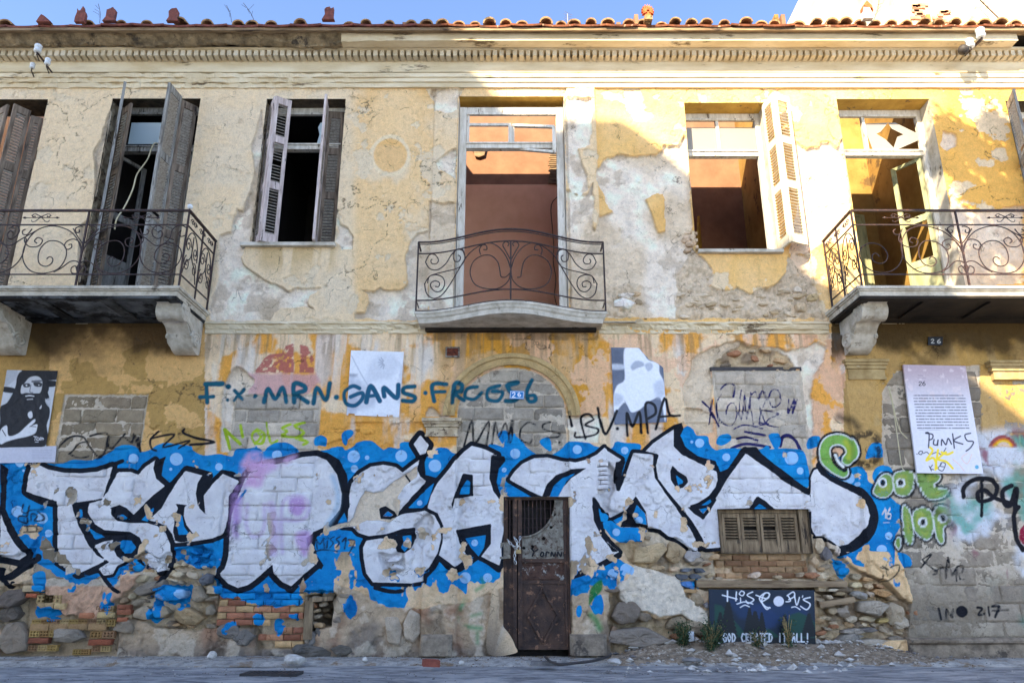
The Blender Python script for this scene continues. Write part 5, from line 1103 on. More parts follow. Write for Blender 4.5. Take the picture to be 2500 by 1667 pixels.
broken = [(198,60,[(-.5,0),(.5,0),(.5,.5),(.38,.68),(.2,.8),(.1,1),(-.1,.72),(-.25,.7),(-.45,.85),(-.4,.6),(-.5,.3)],24,34),(271,58,[(-.7,0),(.7,0),(.45,.25),(.45,.8),(.2,.92),(.15,1),(-.1,.9),(-.45,.8),(-.42,.3)],24,30),
 (424,58,[(-.6,0),(.6,0),(.45,.3),(.45,.8),(.25,1),(-.25,.95),(-.5,.75),(-.4,.3)],24,28),(803,55,[(-.7,0),(.7,0),(.5,.3),(.5,.95),(.2,.85),(.1,1),(-.3,.95),(-.5,.8),(-.4,.4)],22,28),(108,60,[(-.8,0),(1.2,0),(.4,.6),(.1,.8),(-.3,1),(-.5,.7)],18,16)]
for (px, py, pts, wp, hp) in broken: palm('broken_ornament', px, py, wp, hp, M['terradark'], pts, .06)
palm('broken_ornament', 2115, 52, 22, 26, M['chip'], [(-.5,0),(.6,0),(.55,.5),(.4,.9),(-.3,.95),(-.45,.5)], .07)
palm('ornament_cap', 2115, 33, 22, 22, M['terra'], [(-.6,0),(-.35,.5),(0,.35),(.5,.25),(.6,.0),(.5,.5),(.05,1),(-.5,.45)], .09)
# ------------------------------------------------------------------ ledge between the storeys
ZL = Zp(783)
zz = [(-.02,783.5),(.075,785),(.08,789),(.055,792),(.05,797),(.045,803),(.03,804),(.028,813),(.0,816),(-.02,816)]
for l, r in ((505, 1042), (1462, 2020)):
    band('ledge_moulding', W(l, 790)[0], W(r, 790)[0], [(d, Zp(y, max(d, 0))) for d, y in zz], M['cornice'], building, seg=.03, amp=.006, seed=21+l, chew=lambda x: .45+.5*sm(.45, .6, vn(x*.8, x*0, 5)))
band('ledge_moulding', W(1440, 790)[0], W(1550, 790)[0], [(-.02,Zp(783)),(.12,Zp(784,.12)),(.12,Zp(786,.12)),(.03,Zp(789,.03)),(-.02,Zp(789))], M['marble'], building, seg=.05)
# ------------------------------------------------------------------ openings: reveals, rooms, frames
def reveal(name, o, depth, mt, msoff=None, sill=True, left_rough=0):
    x0, x1, z0, z1 = o; n_ = 24; e = .0
    def panel(pts2, horizontal):
        V = []; F_ = []
        (ax, az), (bx_, bz) = pts2; N_ = 40 if not horizontal else 16; D_ = 7
        for i in range(N_+1):
            for j in range(D_+1):
                t = i/N_; X = ax+(bx_-ax)*t; Z = az+(bz-az)*t; y = -.0+depth*j/D_
                V.append([X, y, Z])
        V = np.array(V)
        amp = left_rough if (not horizontal and ax == x0) else .004
        q = fbm(V[:, 1]*3, V[:, 2]+V[:, 0], 7, 5, 31)-.5
        fade = sm(depth, depth*.6, V[:, 1])
        if horizontal: V[:, 2] += q*amp*0
        else: V[:, 0] -= (1 if ax == x0 else -1)*np.abs(q)*amp*fade*2*(V[:, 1] > 1e-5)
        for i in range(N_):
            for j in range(D_): F_.append((i*(D_+1)+j, (i+1)*(D_+1)+j, (i+1)*(D_+1)+j+1, i*(D_+1)+j+1))
        return V, F_
    for nm, pts2, hz, mm in (('window_reveal', ((x0, z0), (x0, z1)), False, M['reveal'] if left_rough > .02 else mt), ('window_reveal', ((x1, z0), (x1, z1)), False, mt), ('window_head', ((x0, z1), (x1, z1)), True, msoff or mt), ('window_sill_bed', ((x0, z0), (x1, z0)), True, mt)):
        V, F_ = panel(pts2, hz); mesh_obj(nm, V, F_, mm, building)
def room(o, depth, back, mt, side=None, ceil=True, zlow=None, ztop=None, xl=.3, xr=.3, floor=True, name='room_wall'):
    x0, x1, z0, z1 = o; x0 -= xl; x1 += xr; y0 = back; y1 = back+depth; zl = zlow if zlow is not None else z0-.02; zt_ = ztop or z1+.35
    side = side or mt
    t = .06
    def b(nm, a, c, m_): mb = MB(); mb.box(a, c); mb.build(nm, m_, building)
    b(name, (x0, y1, zl), (x1, y1+t, zt_), mt); b(name, (x0-t, y0, zl), (x0, y1+t, zt_), side); b(name, (x1, y0, zl), (x1+t, y1+t, zt_), side)
    if ceil: b('room_ceiling', (x0-t, y0, zt_), (x1+t, y1+t, zt_+t), side)
    if floor: b('room_floor', (x0-t, y0, zl-t), (x1+t, y1+t, zl), M['dark'])
    # inner face of the front wall round the opening
    X0, X1, Z0, Z1 = o
    zt_ = min(zt_, 8.15); b('inner_wall', (x0-t, y0-.02, zl-t), (X0-.001, y0, zt_+t), side); b('inner_wall', (X1+.001, y0-.02, zl-t), (x1+t, y0, zt_+t), side)
    b('inner_wall', (X0-.001, y0-.02, Z1+.001), (X1+.001, y0, zt_+t), side)
    if Z0-zl > .05: b('inner_wall', (X0-.001, y0-.02, zl-t), (X1+.001, y0, Z0-.001), side)
for kx in ('w1', 'w2', 'w3', 'w4', 'w5', 'w6', 'w7'):
    o = OPEN[kx]; lr = .07 if kx in ('w2', 'w3') else .0
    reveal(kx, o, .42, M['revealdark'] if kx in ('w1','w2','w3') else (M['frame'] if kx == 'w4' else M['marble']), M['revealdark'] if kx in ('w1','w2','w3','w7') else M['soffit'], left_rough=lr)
room(OPEN['w1'], 1.4, .44, M['peach'], ceil=False, ztop=9.1, xr=.2)  # ceiling left out so sky light brightens the room
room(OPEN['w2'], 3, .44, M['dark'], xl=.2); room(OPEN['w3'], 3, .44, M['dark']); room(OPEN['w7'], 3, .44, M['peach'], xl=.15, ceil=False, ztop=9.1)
# middle room left roofless to let sky light in: tall terracotta back wall
o = OPEN['w4']
room(o, 2.2, .44, M['terrawall'], ceil=False, ztop=9.25, xl=.9, xr=.9, name='terracotta_wall')
bx0, bx1 = o[0]-.9, o[1]+.9
zb1 = (DIST+2.62)*gz(452)+CAMH
mb = MB(); mb.box((bx0, 2.60, o[2]), (bx1, 2.638, zb1)); mb.build('lightened_terracotta_dado', M['terralow'], building)  # lower wall lightened, wall above darkened, to even out the sun patch
zb2 = (DIST+2.6)*gz(470)+CAMH
# crack and fallen plaster with laths
mb = MB(); pts = []
for i, (a, b_) in enumerate(((1372,420),(1368,470),(1346,500),(1349,560),(1352,600),(1351,640),(1357,680),(1354,720),(1360,748))):
    d = -2.59; X, Z = W(a, b_, d); pts.append((X, 2.595, Z))
mb.tube([p for p in spline(pts, 4)], .007, 4); mb.build('wall_crack', M['dark'], building)
X0_, Z0_ = W(1342, 448, -2.59); X1_, Z1_ = W(1366, 372, -2.59)
mb = MB()
for i in range(16): 
    zz_ = Z0_+(Z1_-Z0_)*i/16; mb.box((X0_+rng.uniform(-.03, .03), 2.57, zz_), (X1_+.15, 2.60, zz_+(Z1_-Z0_)/16*.6))
mb.build('exposed_laths', M['brownwood'], building)
mb = MB(); X, Z = W(1165, 372, -2.59); mb.prism([(X-.12, Z+.1), (X+.16, Z+.1), (X+.13, Z-.06), (X+.03, Z-.1), (X-.04, Z-.08), (X-.06, Z-.0)], 2.585, 2.61); mb.build('peeled_patch', M['brownwood'], building)
# room 5: dark terracotta with a yellow door standing ajar
o = OPEN['w5']
room(o, 2.4, .44, M['terrawall'], ceil=False, ztop=9.4, xl=.5, xr=.6, name='terracotta_wall')  # no ceiling: left out to brighten this room
mb = MB(); X, Z = W(1722, 613, -.9); X2, Z2 = W(1758, 545, -2.4)
mb.add([(X-.1,.95,o[2]-.3),(X+.42,2.6,o[2]-.3),(X+.42,2.6,Z2+.25),(X-.1,.95,Z+.05),(X-.13,.98,o[2]-.3),(X+.39,2.63,o[2]-.3),(X+.39,2.63,Z2+.25),(X-.13,.98,Z+.05)], [(0,1,2,3),(7,6,5,4),(0,4,5,1),(3,2,6,7),(1,5,6,2),(0,3,7,4)]); mb.build('inner_door', M['yellowdoor'], building)
# room 6: ochre room
o = OPEN['w6']
room(o, 2.5, .44, M['ochre'], ceil=False, ztop=9.4, xl=.5, xr=.5, name='ochre_wall')  # also without ceiling, to let more light in

def px_box(mb, l, r, t, b, y0, y1):
    """box given by photo edges measured on its front face at y0"""
    X0, Z1 = W(l, t, -y0); X1, Z0 = W(r, b, -y0)
    Xa = Xat(l, (Z0+Z1)/2, -y0); mb.box((Xa, y0, Z0), (Xat(r, (Z0+Z1)/2, -y0), y1, Z1)); return mb
def frame(o, y, mt, fw=.07, transom=None, th=.08, mull=None, name='window_frame', bottom=True, thead=.09):
    x0, x1, z0, z1 = o; mb = MB()
    mb.box((x0, y, z0), (x0+fw, y+th, z1)); mb.box((x1-fw, y, z0), (x1, y+th, z1)); mb.box((x0+fw, y+.004, z1-thead), (x1-fw, y+th, z1))
    mb.box((x0+fw, y-.015, z1-thead-.03), (x1-fw, y+.02, z1-thead-.002))
    if bottom: mb.box((x0+fw, y+.004, z0), (x1-fw, y+th, z0+.06))
    if transom: 
        mb.box((x0+fw, y-.012, transom-.045), (x1-fw, y+th, transom+.02)); mb.box((x0+fw, y-.03, transom+.022), (x1-fw, y+th-.01, transom+.045))
        if mull:
            for m_ in mull: xm = x0+(x1-x0)*m_; mb.box((xm-.022, y+.008, transom+.045), (xm+.022, y+th-.01, z1-thead))
    return mb.build(name, mt, building)
YF = .27
def tz(py, y=YF): return Zp(py, -y)
o = OPEN['w2']; frame(o, .22, M['woodblue'], transom=Zp(364, -.22), bottom=False)
mb = MB(); X0, X1 = o[0]+.1, o[1]-.1
zt2, zb_ = Zp(300, -.24), Zp(352, -.24)
mb.prism([(X0+.1, zb_), (X1-.34, zb_), (X1-.42, zb_+.08), (X1-.38, zb_+.2), (X1-.24, zb_+.27), (X1-.2, zt2), (X0+.1, zt2)], .24, .244); mb.build('broken_pane', M['glassblue'], building)
# tall door leaves of window 2
def leaf_panel(mb, p, q, z0, z1, th=.035, st=.06, rails=(0, .35, .62, 1), panel=True):
    p = Vector((*p, 0)); q = Vector((*q, 0)); t = (q-p).normalized(); n_ = Vector((-t.y, t.x, 0))*th/2; W_ = (q-p).length
    def bx_(u0, u1, a, b, k=1.0):
        v = []
        for z in (a, b):
            for u, s_ in ((u0, -1), (u1, -1), (u1, 1), (u0, 1)): w_ = p+t*u+n_*s_*k; v.append((w_.x, w_.y, z))
        mb.add(v, [(0,3,2,1),(4,5,6,7),(0,1,5,4),(1,2,6,5),(2,3,7,6),(3,0,4,7)])
    bx_(0, st, z0, z1); bx_(W_-st, W_, z0, z1)
    H_ = z1-z0
    for r_ in rails:
        zc = z0+H_*r_; a = max(z0, zc-.05); b = min(z1, zc+.05); bx_(st+.001, W_-st-.001, a, b, .9)
    return bx_, W_, st
def door_leaf(name, p, q, z0, z1, mt, glassfrom=None, panels=True, parent=building):
    mb = MB(); bx_, W_, st = leaf_panel(mb, p, q, z0, z1)
    bx_(st+.001, W_-st-.001, z0+.05, z0+(z1-z0)*(.35 if glassfrom is not None else 1)-.05, .4)
    return mb.build(name, mt, parent)
def at(px, py, dep): X, Z = W(px, py, dep); return (X, -dep)
door_leaf('french_door_leaf', (o[0]+.08, .26), (o[0]+.28, .70), o[2], Zp(366, -.22)-.05, M['woodblue'], 1)
door_leaf('french_door_leaf', (o[1]-.12, .26), (o[1]-.42, .62), o[2], Zp(366, -.22)-.05, M['woodblue'], 1)
o = OPEN['w3']; tr3 = Zp(359, -.22); frame(o, .22, M['frame'], transom=tr3)
mb = MB(); X0, Z0 = W(773, 352, -.25); X1, Z1 = W(800, 300, -.25); mb.prism([(X0+.0, Z0), (X1, Z0), (X1, Z1), (X0+.03, Z1), (X0+.0, Z1-.08), (X0+.03, Z1-.2)], .25, .254); mb.build('broken_pane', M['glassblue'], building)
mb = MB(); mb.box((o[0]-.12, -.07, o[2]-.05), (o[1]+.02, .25, o[2]+.001)); mb.build('window_sill', M['marble'], building)
o = OPEN['w5']; tr5 = Zp(375, -YF); frame(o, YF, M['frame'], transom=tr5, mull=(.46,))
mb = MB(); mb.box((o[0]+.075, YF+.03, tr5+.05), (o[1]-.075, YF+.036, o[3]-.22)); mb.build('window_pane', M['glassmilk'], building)
mb = MB(); mb.box((o[0]+.02, -.075, o[2]-.045), (o[1]-.0, .27, o[2]+.001)); mb.build('window_sill', M['marble'], building)
o = OPEN['w4']; tr4 = Zp(356, -.12)
frame([o[0]+.01, o[1]-.01, o[2], o[3]-.10], .12, M['frame'], fw=.10, transom=tr4, bottom=False, thead=.10)
mb = MB(); mb.box((o[0]+.115, .13, tr4+.05), (o[0]+.15, .17, o[3]-.21)); xm = (o[0]+o[1])/2
mb.box((xm-.045, .13, tr4+.05), (xm+.0, .17, o[3]-.36)); mb.box((o[0]+.15, .131, o[3]-.40), (xm-.045, .169, o[3]-.36)); mb.build('casement', M['frame'], building)
mb = MB(); A = (xm+.01, .16); B_ = (o[1]-.125, .05)
v0, v1 = tr4-.16, o[3]-.30
def quad_bar(mb, p, q, w_): mb.bar(p, q, w_, .035)
quad_bar(mb, (xm+.02, .2, tr4+.06), (xm+.02, .2, o[3]-.37), .05); quad_bar(mb, (xm+.02, .2, o[3]-.36), (o[1]-.14, .02, o[3]-.50), .055); quad_bar(mb, (xm+.02, .2, tr4-.00), (o[1]-.14, .02, tr4-.17), .05); quad_bar(mb, (o[1]-.15, .02, o[3]-.50), (o[1]-.15, .02, tr4-.18), .05)
mb.build('tilted_casement', M['frame'], building)
o = OPEN['w6']; tr6 = Zp(374, -YF); frame(o, YF, M['frame'], transom=tr6, mull=(.36,), bottom=False)
Xa, Xb = o[0]+(o[1]-o[0])*.36+.03, o[1]-.08; za, zb_ = tr6+.05, o[3]-.20
cx_, cz_ = (Xa+Xb)/2-.03, (za+zb_)/2+.02
hole = [(-.2,.03),(-.13,.07),(0,.22),(.04,.12),(.2,.02),(.1,-.02),(.02,-.2),(-.08,-.06)]
# pane with a star-shaped hole, as a ring of quads
m_ = len(hole); outer = []
for hx, hz in hole:
    a = math.atan2(hz, hx); ex = max(abs(math.cos(a)), 1e-6); ez_ = max(abs(math.sin(a)), 1e-6); t = min(((Xb-Xa)/2)/ex, ((zb_-za)/2)/ez_); outer.append((math.cos(a)*t, math.sin(a)*t))
v = [(cx_+a, YF+.03, cz_+b) for a, b in hole]+[(min(max(cx_+a+.03, Xa), Xb), YF+.03, min(max(cz_+b, za), zb_)) for a, b in outer]
mesh_obj('broken_pane', v, [(i, (i+1) % m_, m_+(i+1) % m_, m_+i) for i in range(m_)], M['glassmilk'], building)
door_leaf('french_door_leaf', (o[1]-.10, .3), (o[1]-.36, .66), o[2], tr6-.05, M['green'], 1)
door_leaf('inner_door_leaf', (o[0]+.10, .9), (o[0]+.62, 1.9), o[2], o[3]-.7, M['green']); door_leaf('inner_door_leaf', (o[0]+.66, 1.95), (o[0]+1.2, 2.1), o[2], o[3]-.8, M['green'])
o = OPEN['w7']; frame(o, YF, M['frame'], transom=Zp(380, -YF), bottom=False)
# ------------------------------------------------------------------ louvred shutters
def shutter(p, q, z0, z1, mt, ms, pitch=.045, st=.05, mid=(.36, .68), th=.036, open_=.6, miss=(), bottompanel=0):
    """p, q: plan points (x, y) of the leaf's two upright edges"""
    P_ = Vector((p[0], p[1], z0)); t = Vector((q[0]-p[0], q[1]-p[1], 0)); w_ = t.length; ang = math.atan2(t.y, t.x); H_ = z1-z0
    mb = MB(); mb.box((0, -th/2, 0), (st, th/2, H_)); mb.box((w_-st, -th/2, 0), (w_, th/2, H_))
    cuts = [0]+[m_*H_ for m_ in mid]+[H_]; spans = []
    for i, c_ in enumerate(cuts):
        a = max(0, c_-(.055 if 0 < i < len(cuts)-1 else .0)); b = min(H_, c_+(.055 if 0 < i < len(cuts)-1 else .0))
        if i == 0: b = (.13 if H_ > 1 else .10)+bottompanel
        if i == len(cuts)-1: a = H_-(.11 if H_ > 1 else .05)
        mb.box((st+.0005, -th*.45, a), (w_-st-.0005, th*.45, b)); spans.append((a, b))
    o_ = mb.build('shutter', mt, building); o_.location = P_; o_.rotation_euler = (0, 0, ang)
    sm_ = MB(); sw = w_-2*st; a_ = math.radians(30); hw = .018
    sm_.add([(0, -hw*math.cos(a_)-.002, -hw*math.sin(a_)), (sw, -hw*math.cos(a_)-.002, -hw*math.sin(a_)), (sw, hw*math.cos(a_)-.002, hw*math.sin(a_)), (0, hw*math.cos(a_)-.002, hw*math.sin(a_)),
             (0, -hw*math.cos(a_)+.002, -hw*math.sin(a_)-.006), (sw, -hw*math.cos(a_)+.002, -hw*math.sin(a_)-.006), (sw, hw*math.cos(a_)+.002, hw*math.sin(a_)-.006), (0, hw*math.cos(a_)+.002, hw*math.sin(a_)-.006)],
            [(3,2,1,0),(4,5,6,7),(0,1,5,4),(2,3,7,6),(1,2,6,5),(3,0,4,7)])
    s0 = None
    for i in range(len(spans)-1):
        a, b = spans[i][1], spans[i+1][0]; n_ = int((b-a)/pitch)
        for j in range(n_):
            if rng.rand() < .015 or (i, j) in miss: continue
            z = a+(j+.5)*(b-a)/n_; loc = (st, 0, z); rot = (rng.uniform(-.06, .06), rng.uniform(-.008, .008), 0)
            if s0 is None: s0 = sm_.build('slat', ms, o_); s0.location = loc; s0.rotation_euler = rot
            else: share(s0, 'slat', o_, loc, rot)
    return o_
def leafpt(px, z, dep): return (Xat(px, z, dep), -dep)
def sh(pa, pb, o, zt_, mt=M['wood'], ms=M['slat'], zb_=None, **k):
    return shutter(leafpt(pa[0], zt_, pa[1]), leafpt(pb[0], zt_, pb[1]), (o[2] if zb_ is None else zb_), zt_, mt, ms, **k)
o = OPEN['w1']; z_ = Zp(262, .08)
sh((106, -.12), (76, -.04), o, z_-.06, zb_=o[2]+.02); sh((75, -.02), (34, .16), o, z_, zb_=o[2]+.02); sh((21, .14), (-22, -.1), o, z_, zb_=o[2]+.02)
o = OPEN['w2']; z_ = o[3]-.02
sh((300, -.10), (322, .06), o, z_-.1, mid=(.34, .66)); sh((296, -.08), (306, .42), o, z_, mt=M['woodblue'], mid=(.34, .66))
sh((481, -.12), (443, .06), o, z_-.04, mid=(.34, .66)); sh((442, .07), (413, .40), o, z_, mt=M['woodblue'], mid=(.34, .66))
o = OPEN['w3']; z_ = o[3]-.03
sh((660, -.16), (672, .10), o, z_, mt=M['woodpink'], mid=(.38, .70)); sh((673, .11), (712, -.02), o, z_, mt=M['woodpink'], mid=(.38, .70))
sh((842, -.22), (802, -.20), o, z_-.05, mid=(.38, .70)); sh((800, -.18), (796, .16), o, z_, mt=M['woodpink'], mid=(.38, .70))
o = OPEN['w5']; z_ = o[3]-.01
C5 = dict(mt=M['woodcream'], ms=M['woodcream'], mid=(.38, .68))
sh((1862, -.06), (1886, .24), o, z_, zb_=o[2]+.02, **C5); sh((1887, .25), (1924, .14), o, z_, zb_=o[2]+.02, **C5)
o = OPEN['w7']; sh((2459, -.02), (2475, .34), o, o[3]-.04, mt=M['woodblue'], zb_=o[2]+.02)
# low shuttered window
o = OPEN['g3']; reveal('g3', o, .26, M['revealdark']); mb = MB()
mb.box((o[0], .10, o[2]), (o[0]+.06, .2, o[3])); mb.box((o[1]-.10, .06, o[2]), (o[1], .2, o[3])); mb.box((o[0]+.06, .11, o[3]-.04), (o[1]-.1, .2, o[3])); mb.box((o[0]+.06, .08, o[2]), (o[1]-.1, .2, o[2]+.015))
mb.build('window_frame', M['brownwoodv'], building)
lw = (o[1]-o[0]-.17)/4
for i in range(4):
    a = o[0]+.065+i*lw
    shutter((a, .12+.01*(i % 2)), (a+lw-.008, .12+.01*((i+1) % 2)), o[2]+.02, o[3]-.045, M['brownwoodv'], M['brownwoodv'], pitch=.034, st=.032, mid=(), bottompanel=.03)
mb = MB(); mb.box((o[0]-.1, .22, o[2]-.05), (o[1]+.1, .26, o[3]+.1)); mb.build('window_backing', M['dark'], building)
mb = MB(); X0, Z1 = W(1735, 895, .0); X1, Z0 = W(1958, 904, .0); mb.box((X0, .01, Z0), (X1, .09, Z1)); mb.build('steel_lintel', M['zinc'], building)
mb = MB(); X0, Z1 = W(1700, 1415, .03); X1, Z0 = W(2068, 1433, .03); 
nb = 14
for i in range(nb):
    a = X0+(X1-X0)*i/nb; b = X0+(X1-X0)*(i+1)/nb
    mb.box((a, -.05, Z0+.01*math.sin(i*.7)*.5), (b-.0, .12, Z1-.004*i*.3))
mb.build('timber_lintel', M['brownwood'], building)
mb = MB(); X0, Z0 = W(2000, 1476, .04); X1, Z1 = W(2084, 1462, .04); mb.bar((X0, -.04, Z0), (X1, -.06, Z1), .05, .06); mb.build('timber_stub', M['brownwood'], building)
mb = MB(); X0, Z0 = W(752, 1560, -.02); X1, Z1 = W(757, 1466, -.02); mb.bar((X0, .0, Z0), (X1, .0, Z1), .10, .05); mb.bar((X0-.0, .0, Z1+.01), (X0+.26, -.01, Z1+.03), .10, .05); mb.build('cavity_board', M['brownwoodv'], building)
# ------------------------------------------------------------------ arch moulding, capitals, plinths
mb = MB(); prof = [(0, 0), (0, .03), (.03, .045), (.05, .045), (.055, .03), (.085, .03), (.095, .055), (.13, .06), (.15, .05), (.155, 0)]
n_ = 150; V = []
for i in range(n_+1):
    th = math.pi*i/n_
    for off, hh in prof:
        rx = RIN[0]+.03+off; rz = RIN[1]+.03+off; V.append((cxA+rx*math.cos(th), -hh-.01, czA+rz*math.sin(th)))
P = len(prof); am = mesh_obj('arch_moulding', V, [(i*P+k, i*P+k+1, (i+1)*P+k+1, (i+1)*P+k) for i in range(n_) for k in range(P-1)], M['wall'], building); aV = np.array(V); fill_paint(am.data, aV[:, 0], aV[:, 2], base=np.repeat(lin(200, 178, 132)[None], len(aV), 0)*(.75+.5*fbm(aV[:, 0], aV[:, 2], 8, 4, 3))[:, None])
def capital(px0, px1, ytop, rows, mt, name='pilaster_capital'):
    X0, X1 = W(px0, ytop)[0], W(px1, ytop)[0]; ob = None; mb = MB()
    for (ya, yb, d, e) in rows: mb.box((X0-e, -d, Zp(yb)), (X1+e, .02, Zp(ya))); 
    return mb.build(name, mt, building)
capital(1042, 1118, 1024, [(1024,1032,.12,.05),(1032.5,1037,.10,.035),(1037.5,1044,.085,.02),(1044.5,1062,.065,.0),(1062.5,1067,.075,.01)], M['lump2'])
capital(2062, 2150, 884, [(883,889,.13,.05),(889.4,896,.11,.035),(896.4,904,.09,.02),(904.4,924,.07,.0),(924.4,929,.075,.01)], M['archm'])
capital(2412, 2490, 886, [(886,891,.13,.05),(891.4,899,.11,.04),(899.4,909,.09,.02),(909.4,929,.07,.0)], M['archm'])
def plinth(l, r, t, b, dep, mt, name='pilaster_plinth'):
    X0, X1 = W(l, b, dep)[0], W(r, b, dep)[0]; z1, z0 = Zp(t, dep), Zp(b, dep); n2_ = 10; m2 = 8
    V = []; 
    for j in range(m2+1):
        for i in range(n2_+1):
            u, v = i/n2_, j/m2; e = min(min(u, 1-u)*(X1-X0), (1-v)*(z1-z0)); d = dep-max(0, 1-e/.05)**2*.05
            x = X0+(X1-X0)*u; z = z0+(z1-z0)*v; V.append((x, -d-(float(fbm(np.array([x]), np.array([z]), 9, 3, 3)[0])-.5)*.03, z))
    q = n2_+1; F_ = [(j*q+i, j*q+i+1, (j+1)*q+i+1, (j+1)*q+i) for j in range(m2) for i in range(n2_)]
    bd = list(range(q))+[j*q+n2_ for j in range(1, m2+1)]+[m2*q+i for i in range(n2_-1, -1, -1)]+[j*q for j in range(m2-1, 0, -1)]
    K0 = len(V); V += [(V[i][0], .05, V[i][2]) for i in bd]; nb_ = len(bd); F_ += [(bd[(i+1) % nb_], bd[i], K0+i, K0+(i+1) % nb_) for i in range(nb_)]
    return mesh_obj(name, V, F_, mt, building)
plinth(1025, 1102, 1549, 1601, .13, M['stonep'] if 'stonep' in M else M['kerb']); plinth(1394, 1484, 1548, 1600, .12, M['stonep'])
q = zp(1,3,[(2172,740),(2186,880),(2180,980),(2215,1060),(2262,1120),(2300,1180),(2325,1240),(2330,1300),(2080,1300),(2100,900),(2120,740)])
mb = MB(); q = [W(a, b, .03) for a, b in spline(q, 4, True)]; mb.prism(q, -.02, .12); fl = mb.build('plaster_flare', M['wall'], building); fV = np.array(mb.v); fill_paint(fl.data, fV[:, 0], fV[:, 2])
# ------------------------------------------------------------------ entrance door
o = OPEN['door']; yd = .06; dx0, dx1, dz0, dz1 = o; ga = Zp(1585, -yd)
reveal('door', o, .35, M['reveal'])
door_m = M['doorsteel']
mb = MB(); mb.box((dx0, yd, dz0), (dx0+.05, yd+.06, dz1)); mb.box((dx1-.03, yd, dz0), (dx1, yd+.06, dz1)); mb.box((dx0+.05, yd+.002, dz1-.03), (dx1-.03, yd+.06, dz1)); mb.build('door_frame', door_m, building)
dsp = Xat(1262, 1.2, -yd)      # meeting of narrow and wide leaf
zg0 = Zp(1327, -yd); zr1 = Zp(1366, -yd); zr2 = Zp(1420, -yd)
# narrow leaf
mb = MB(); mb.box((dx0+.052, yd+.01, ga), (dsp-.05, yd+.045, zg0)); mb.box((dsp-.05, yd-.005, ga), (dsp, yd+.05, dz1-.032)); mb.box((dx0+.052, yd, zg0), (dsp-.05, yd+.05, zg0+.04)); leafn = mb.build('narrow_door_leaf', door_m, building)
for i in range(2):
    mb = MB(); x = dx0+.075+i*.045; mb.tube([(x, yd+.02, zg0+.04), (x, yd+.02, dz1-.03)], .008, 6); mb.build('door_bar', M['iron'], leafn)
for z in np.linspace(zg0+.15, dz1-.1, 5): mb = MB(); mb.tube([(dx0+.055, yd+.025, z), (dsp-.05, yd+.025, z)], .006, 5); mb.build('door_bar', M['iron'], leafn)
# wide leaf
L0, L1 = dsp+.012, dx1-.034
mb = MB(); mb.box((L0, yd, ga), (L0+.05, yd+.05, dz1-.032)); mb.box((L1-.03, yd, ga), (L1, yd+.05, dz1-.032)); mb.box((L0+.05, yd+.002, zr2-.02), (L1-.03, yd+.05, zr2+.02)); mb.box((L0+.05, yd-.012, zr1-.03), (L1-.03, yd+.05, zr1+.012)); mb.box((L0+.05, yd+.002, ga), (L1-.03, yd+.05, ga+.05)); mb.box((L0+.05, yd+.018, ga+.05), (L1-.03, yd+.04, zr2-.02))
leafw = mb.build('wide_door_leaf', door_m, building)
mb = MB(); mb.box((L0+.05, yd+.015, zr2+.02), (L1-.03, yd+.035, zr1-.03)); mb.box((L0+.07, yd+.004, zr2+.03), (L1-.05, yd+.014, zr2+.045)); mb.box((L0+.07, yd+.004, zr1-.055), (L1-.05, yd+.014, zr1-.04)); mb.build('door_panel', M['doorflake'] if 'doorflake' in M else M['doorpale'], leafw)
# diamond moulding
cx_, cz_ = (L0+L1)/2+.0, (ga+zr2)/2; hw_, hh_ = (L1-L0)*.31, (zr2-ga)*.40
mb = MB(); D4 = [(cx_, cz_+hh_), (cx_+hw_, cz_), (cx_, cz_-hh_), (cx_-hw_, cz_)]
for i in range(4):
    a, b = D4[i], D4[(i+1) % 4]; mb.bar((a[0], yd+.006, a[1]), (b[0], yd+.006, b[1]), .026, .03, up=(0,1,0))
mb.build('diamond_moulding', door_m, leafw)
# quarter-ring plate with round holes (upper right of the leaf), bars at the left
zA, zB = zr1+.014, dz1-.034; xA, xB = L0+.052, L1-.032; R = (zB-zA)*1.0; rxx = xB-xA
mb = MB(); n_ = 20; V = []
arc = [(xA+(rxx*.82)*math.sin(t), zB-(zB-zA)*.64*math.cos(t)) for t in np.linspace(0, math.pi/2, n_+1)]
holes = [(.25,.80),(.52,.66),(.70,.47),(.79,.25),(.04,.82)]
Vn = []; Fn = []
# plate: fill between arc and the corner, gridded with real round holes left open by keeping cells clear
gx_ = np.linspace(xA, xB, 64); gz2 = np.linspace(zA, zB, 84); idx = {}
def inside_plate(x, z):
    t = ((x-xA)/(rxx*.82))**2+((zB-z)/((zB-zA)*.64))**2
    if t < 1: return False
    for hx, hz in holes:
        if math.hypot(x-(xA+rxx*hx), z-(zB-(zB-zA)*hz)) < .02: return False
    return True
def vid(i, j, s_):
    k_ = (i, j, s_)
    if k_ not in idx: idx[k_] = len(Vn); Vn.append((gx_[i], yd+(.012 if s_ == 0 else .03), gz2[j]))
    return idx[k_]
cell = [[inside_plate((gx_[i]+gx_[i+1])/2, (gz2[j]+gz2[j+1])/2) for j in range(83)] for i in range(63)]
for i in range(63):
    for j in range(83):
        if not cell[i][j]: continue
        Fn.append((vid(i,j,0), vid(i+1,j,0), vid(i+1,j+1,0), vid(i,j+1,0)))
        for di, dj, a, b in ((-1,0,(i,j+1),(i,j)),(1,0,(i+1,j),(i+1,j+1)),(0,-1,(i,j),(i+1,j)),(0,1,(i+1,j+1),(i,j+1))):
            ii_, jj_ = i+di, j+dj
            if not (0 <= ii_ < 63 and 0 <= jj_ < 83 and cell[ii_][jj_]): Fn.append((vid(*b,0), vid(*a,0), vid(*a,1), vid(*b,1)))
mesh_obj('pierced_plate', Vn, Fn, M['doorpale'], leafw)
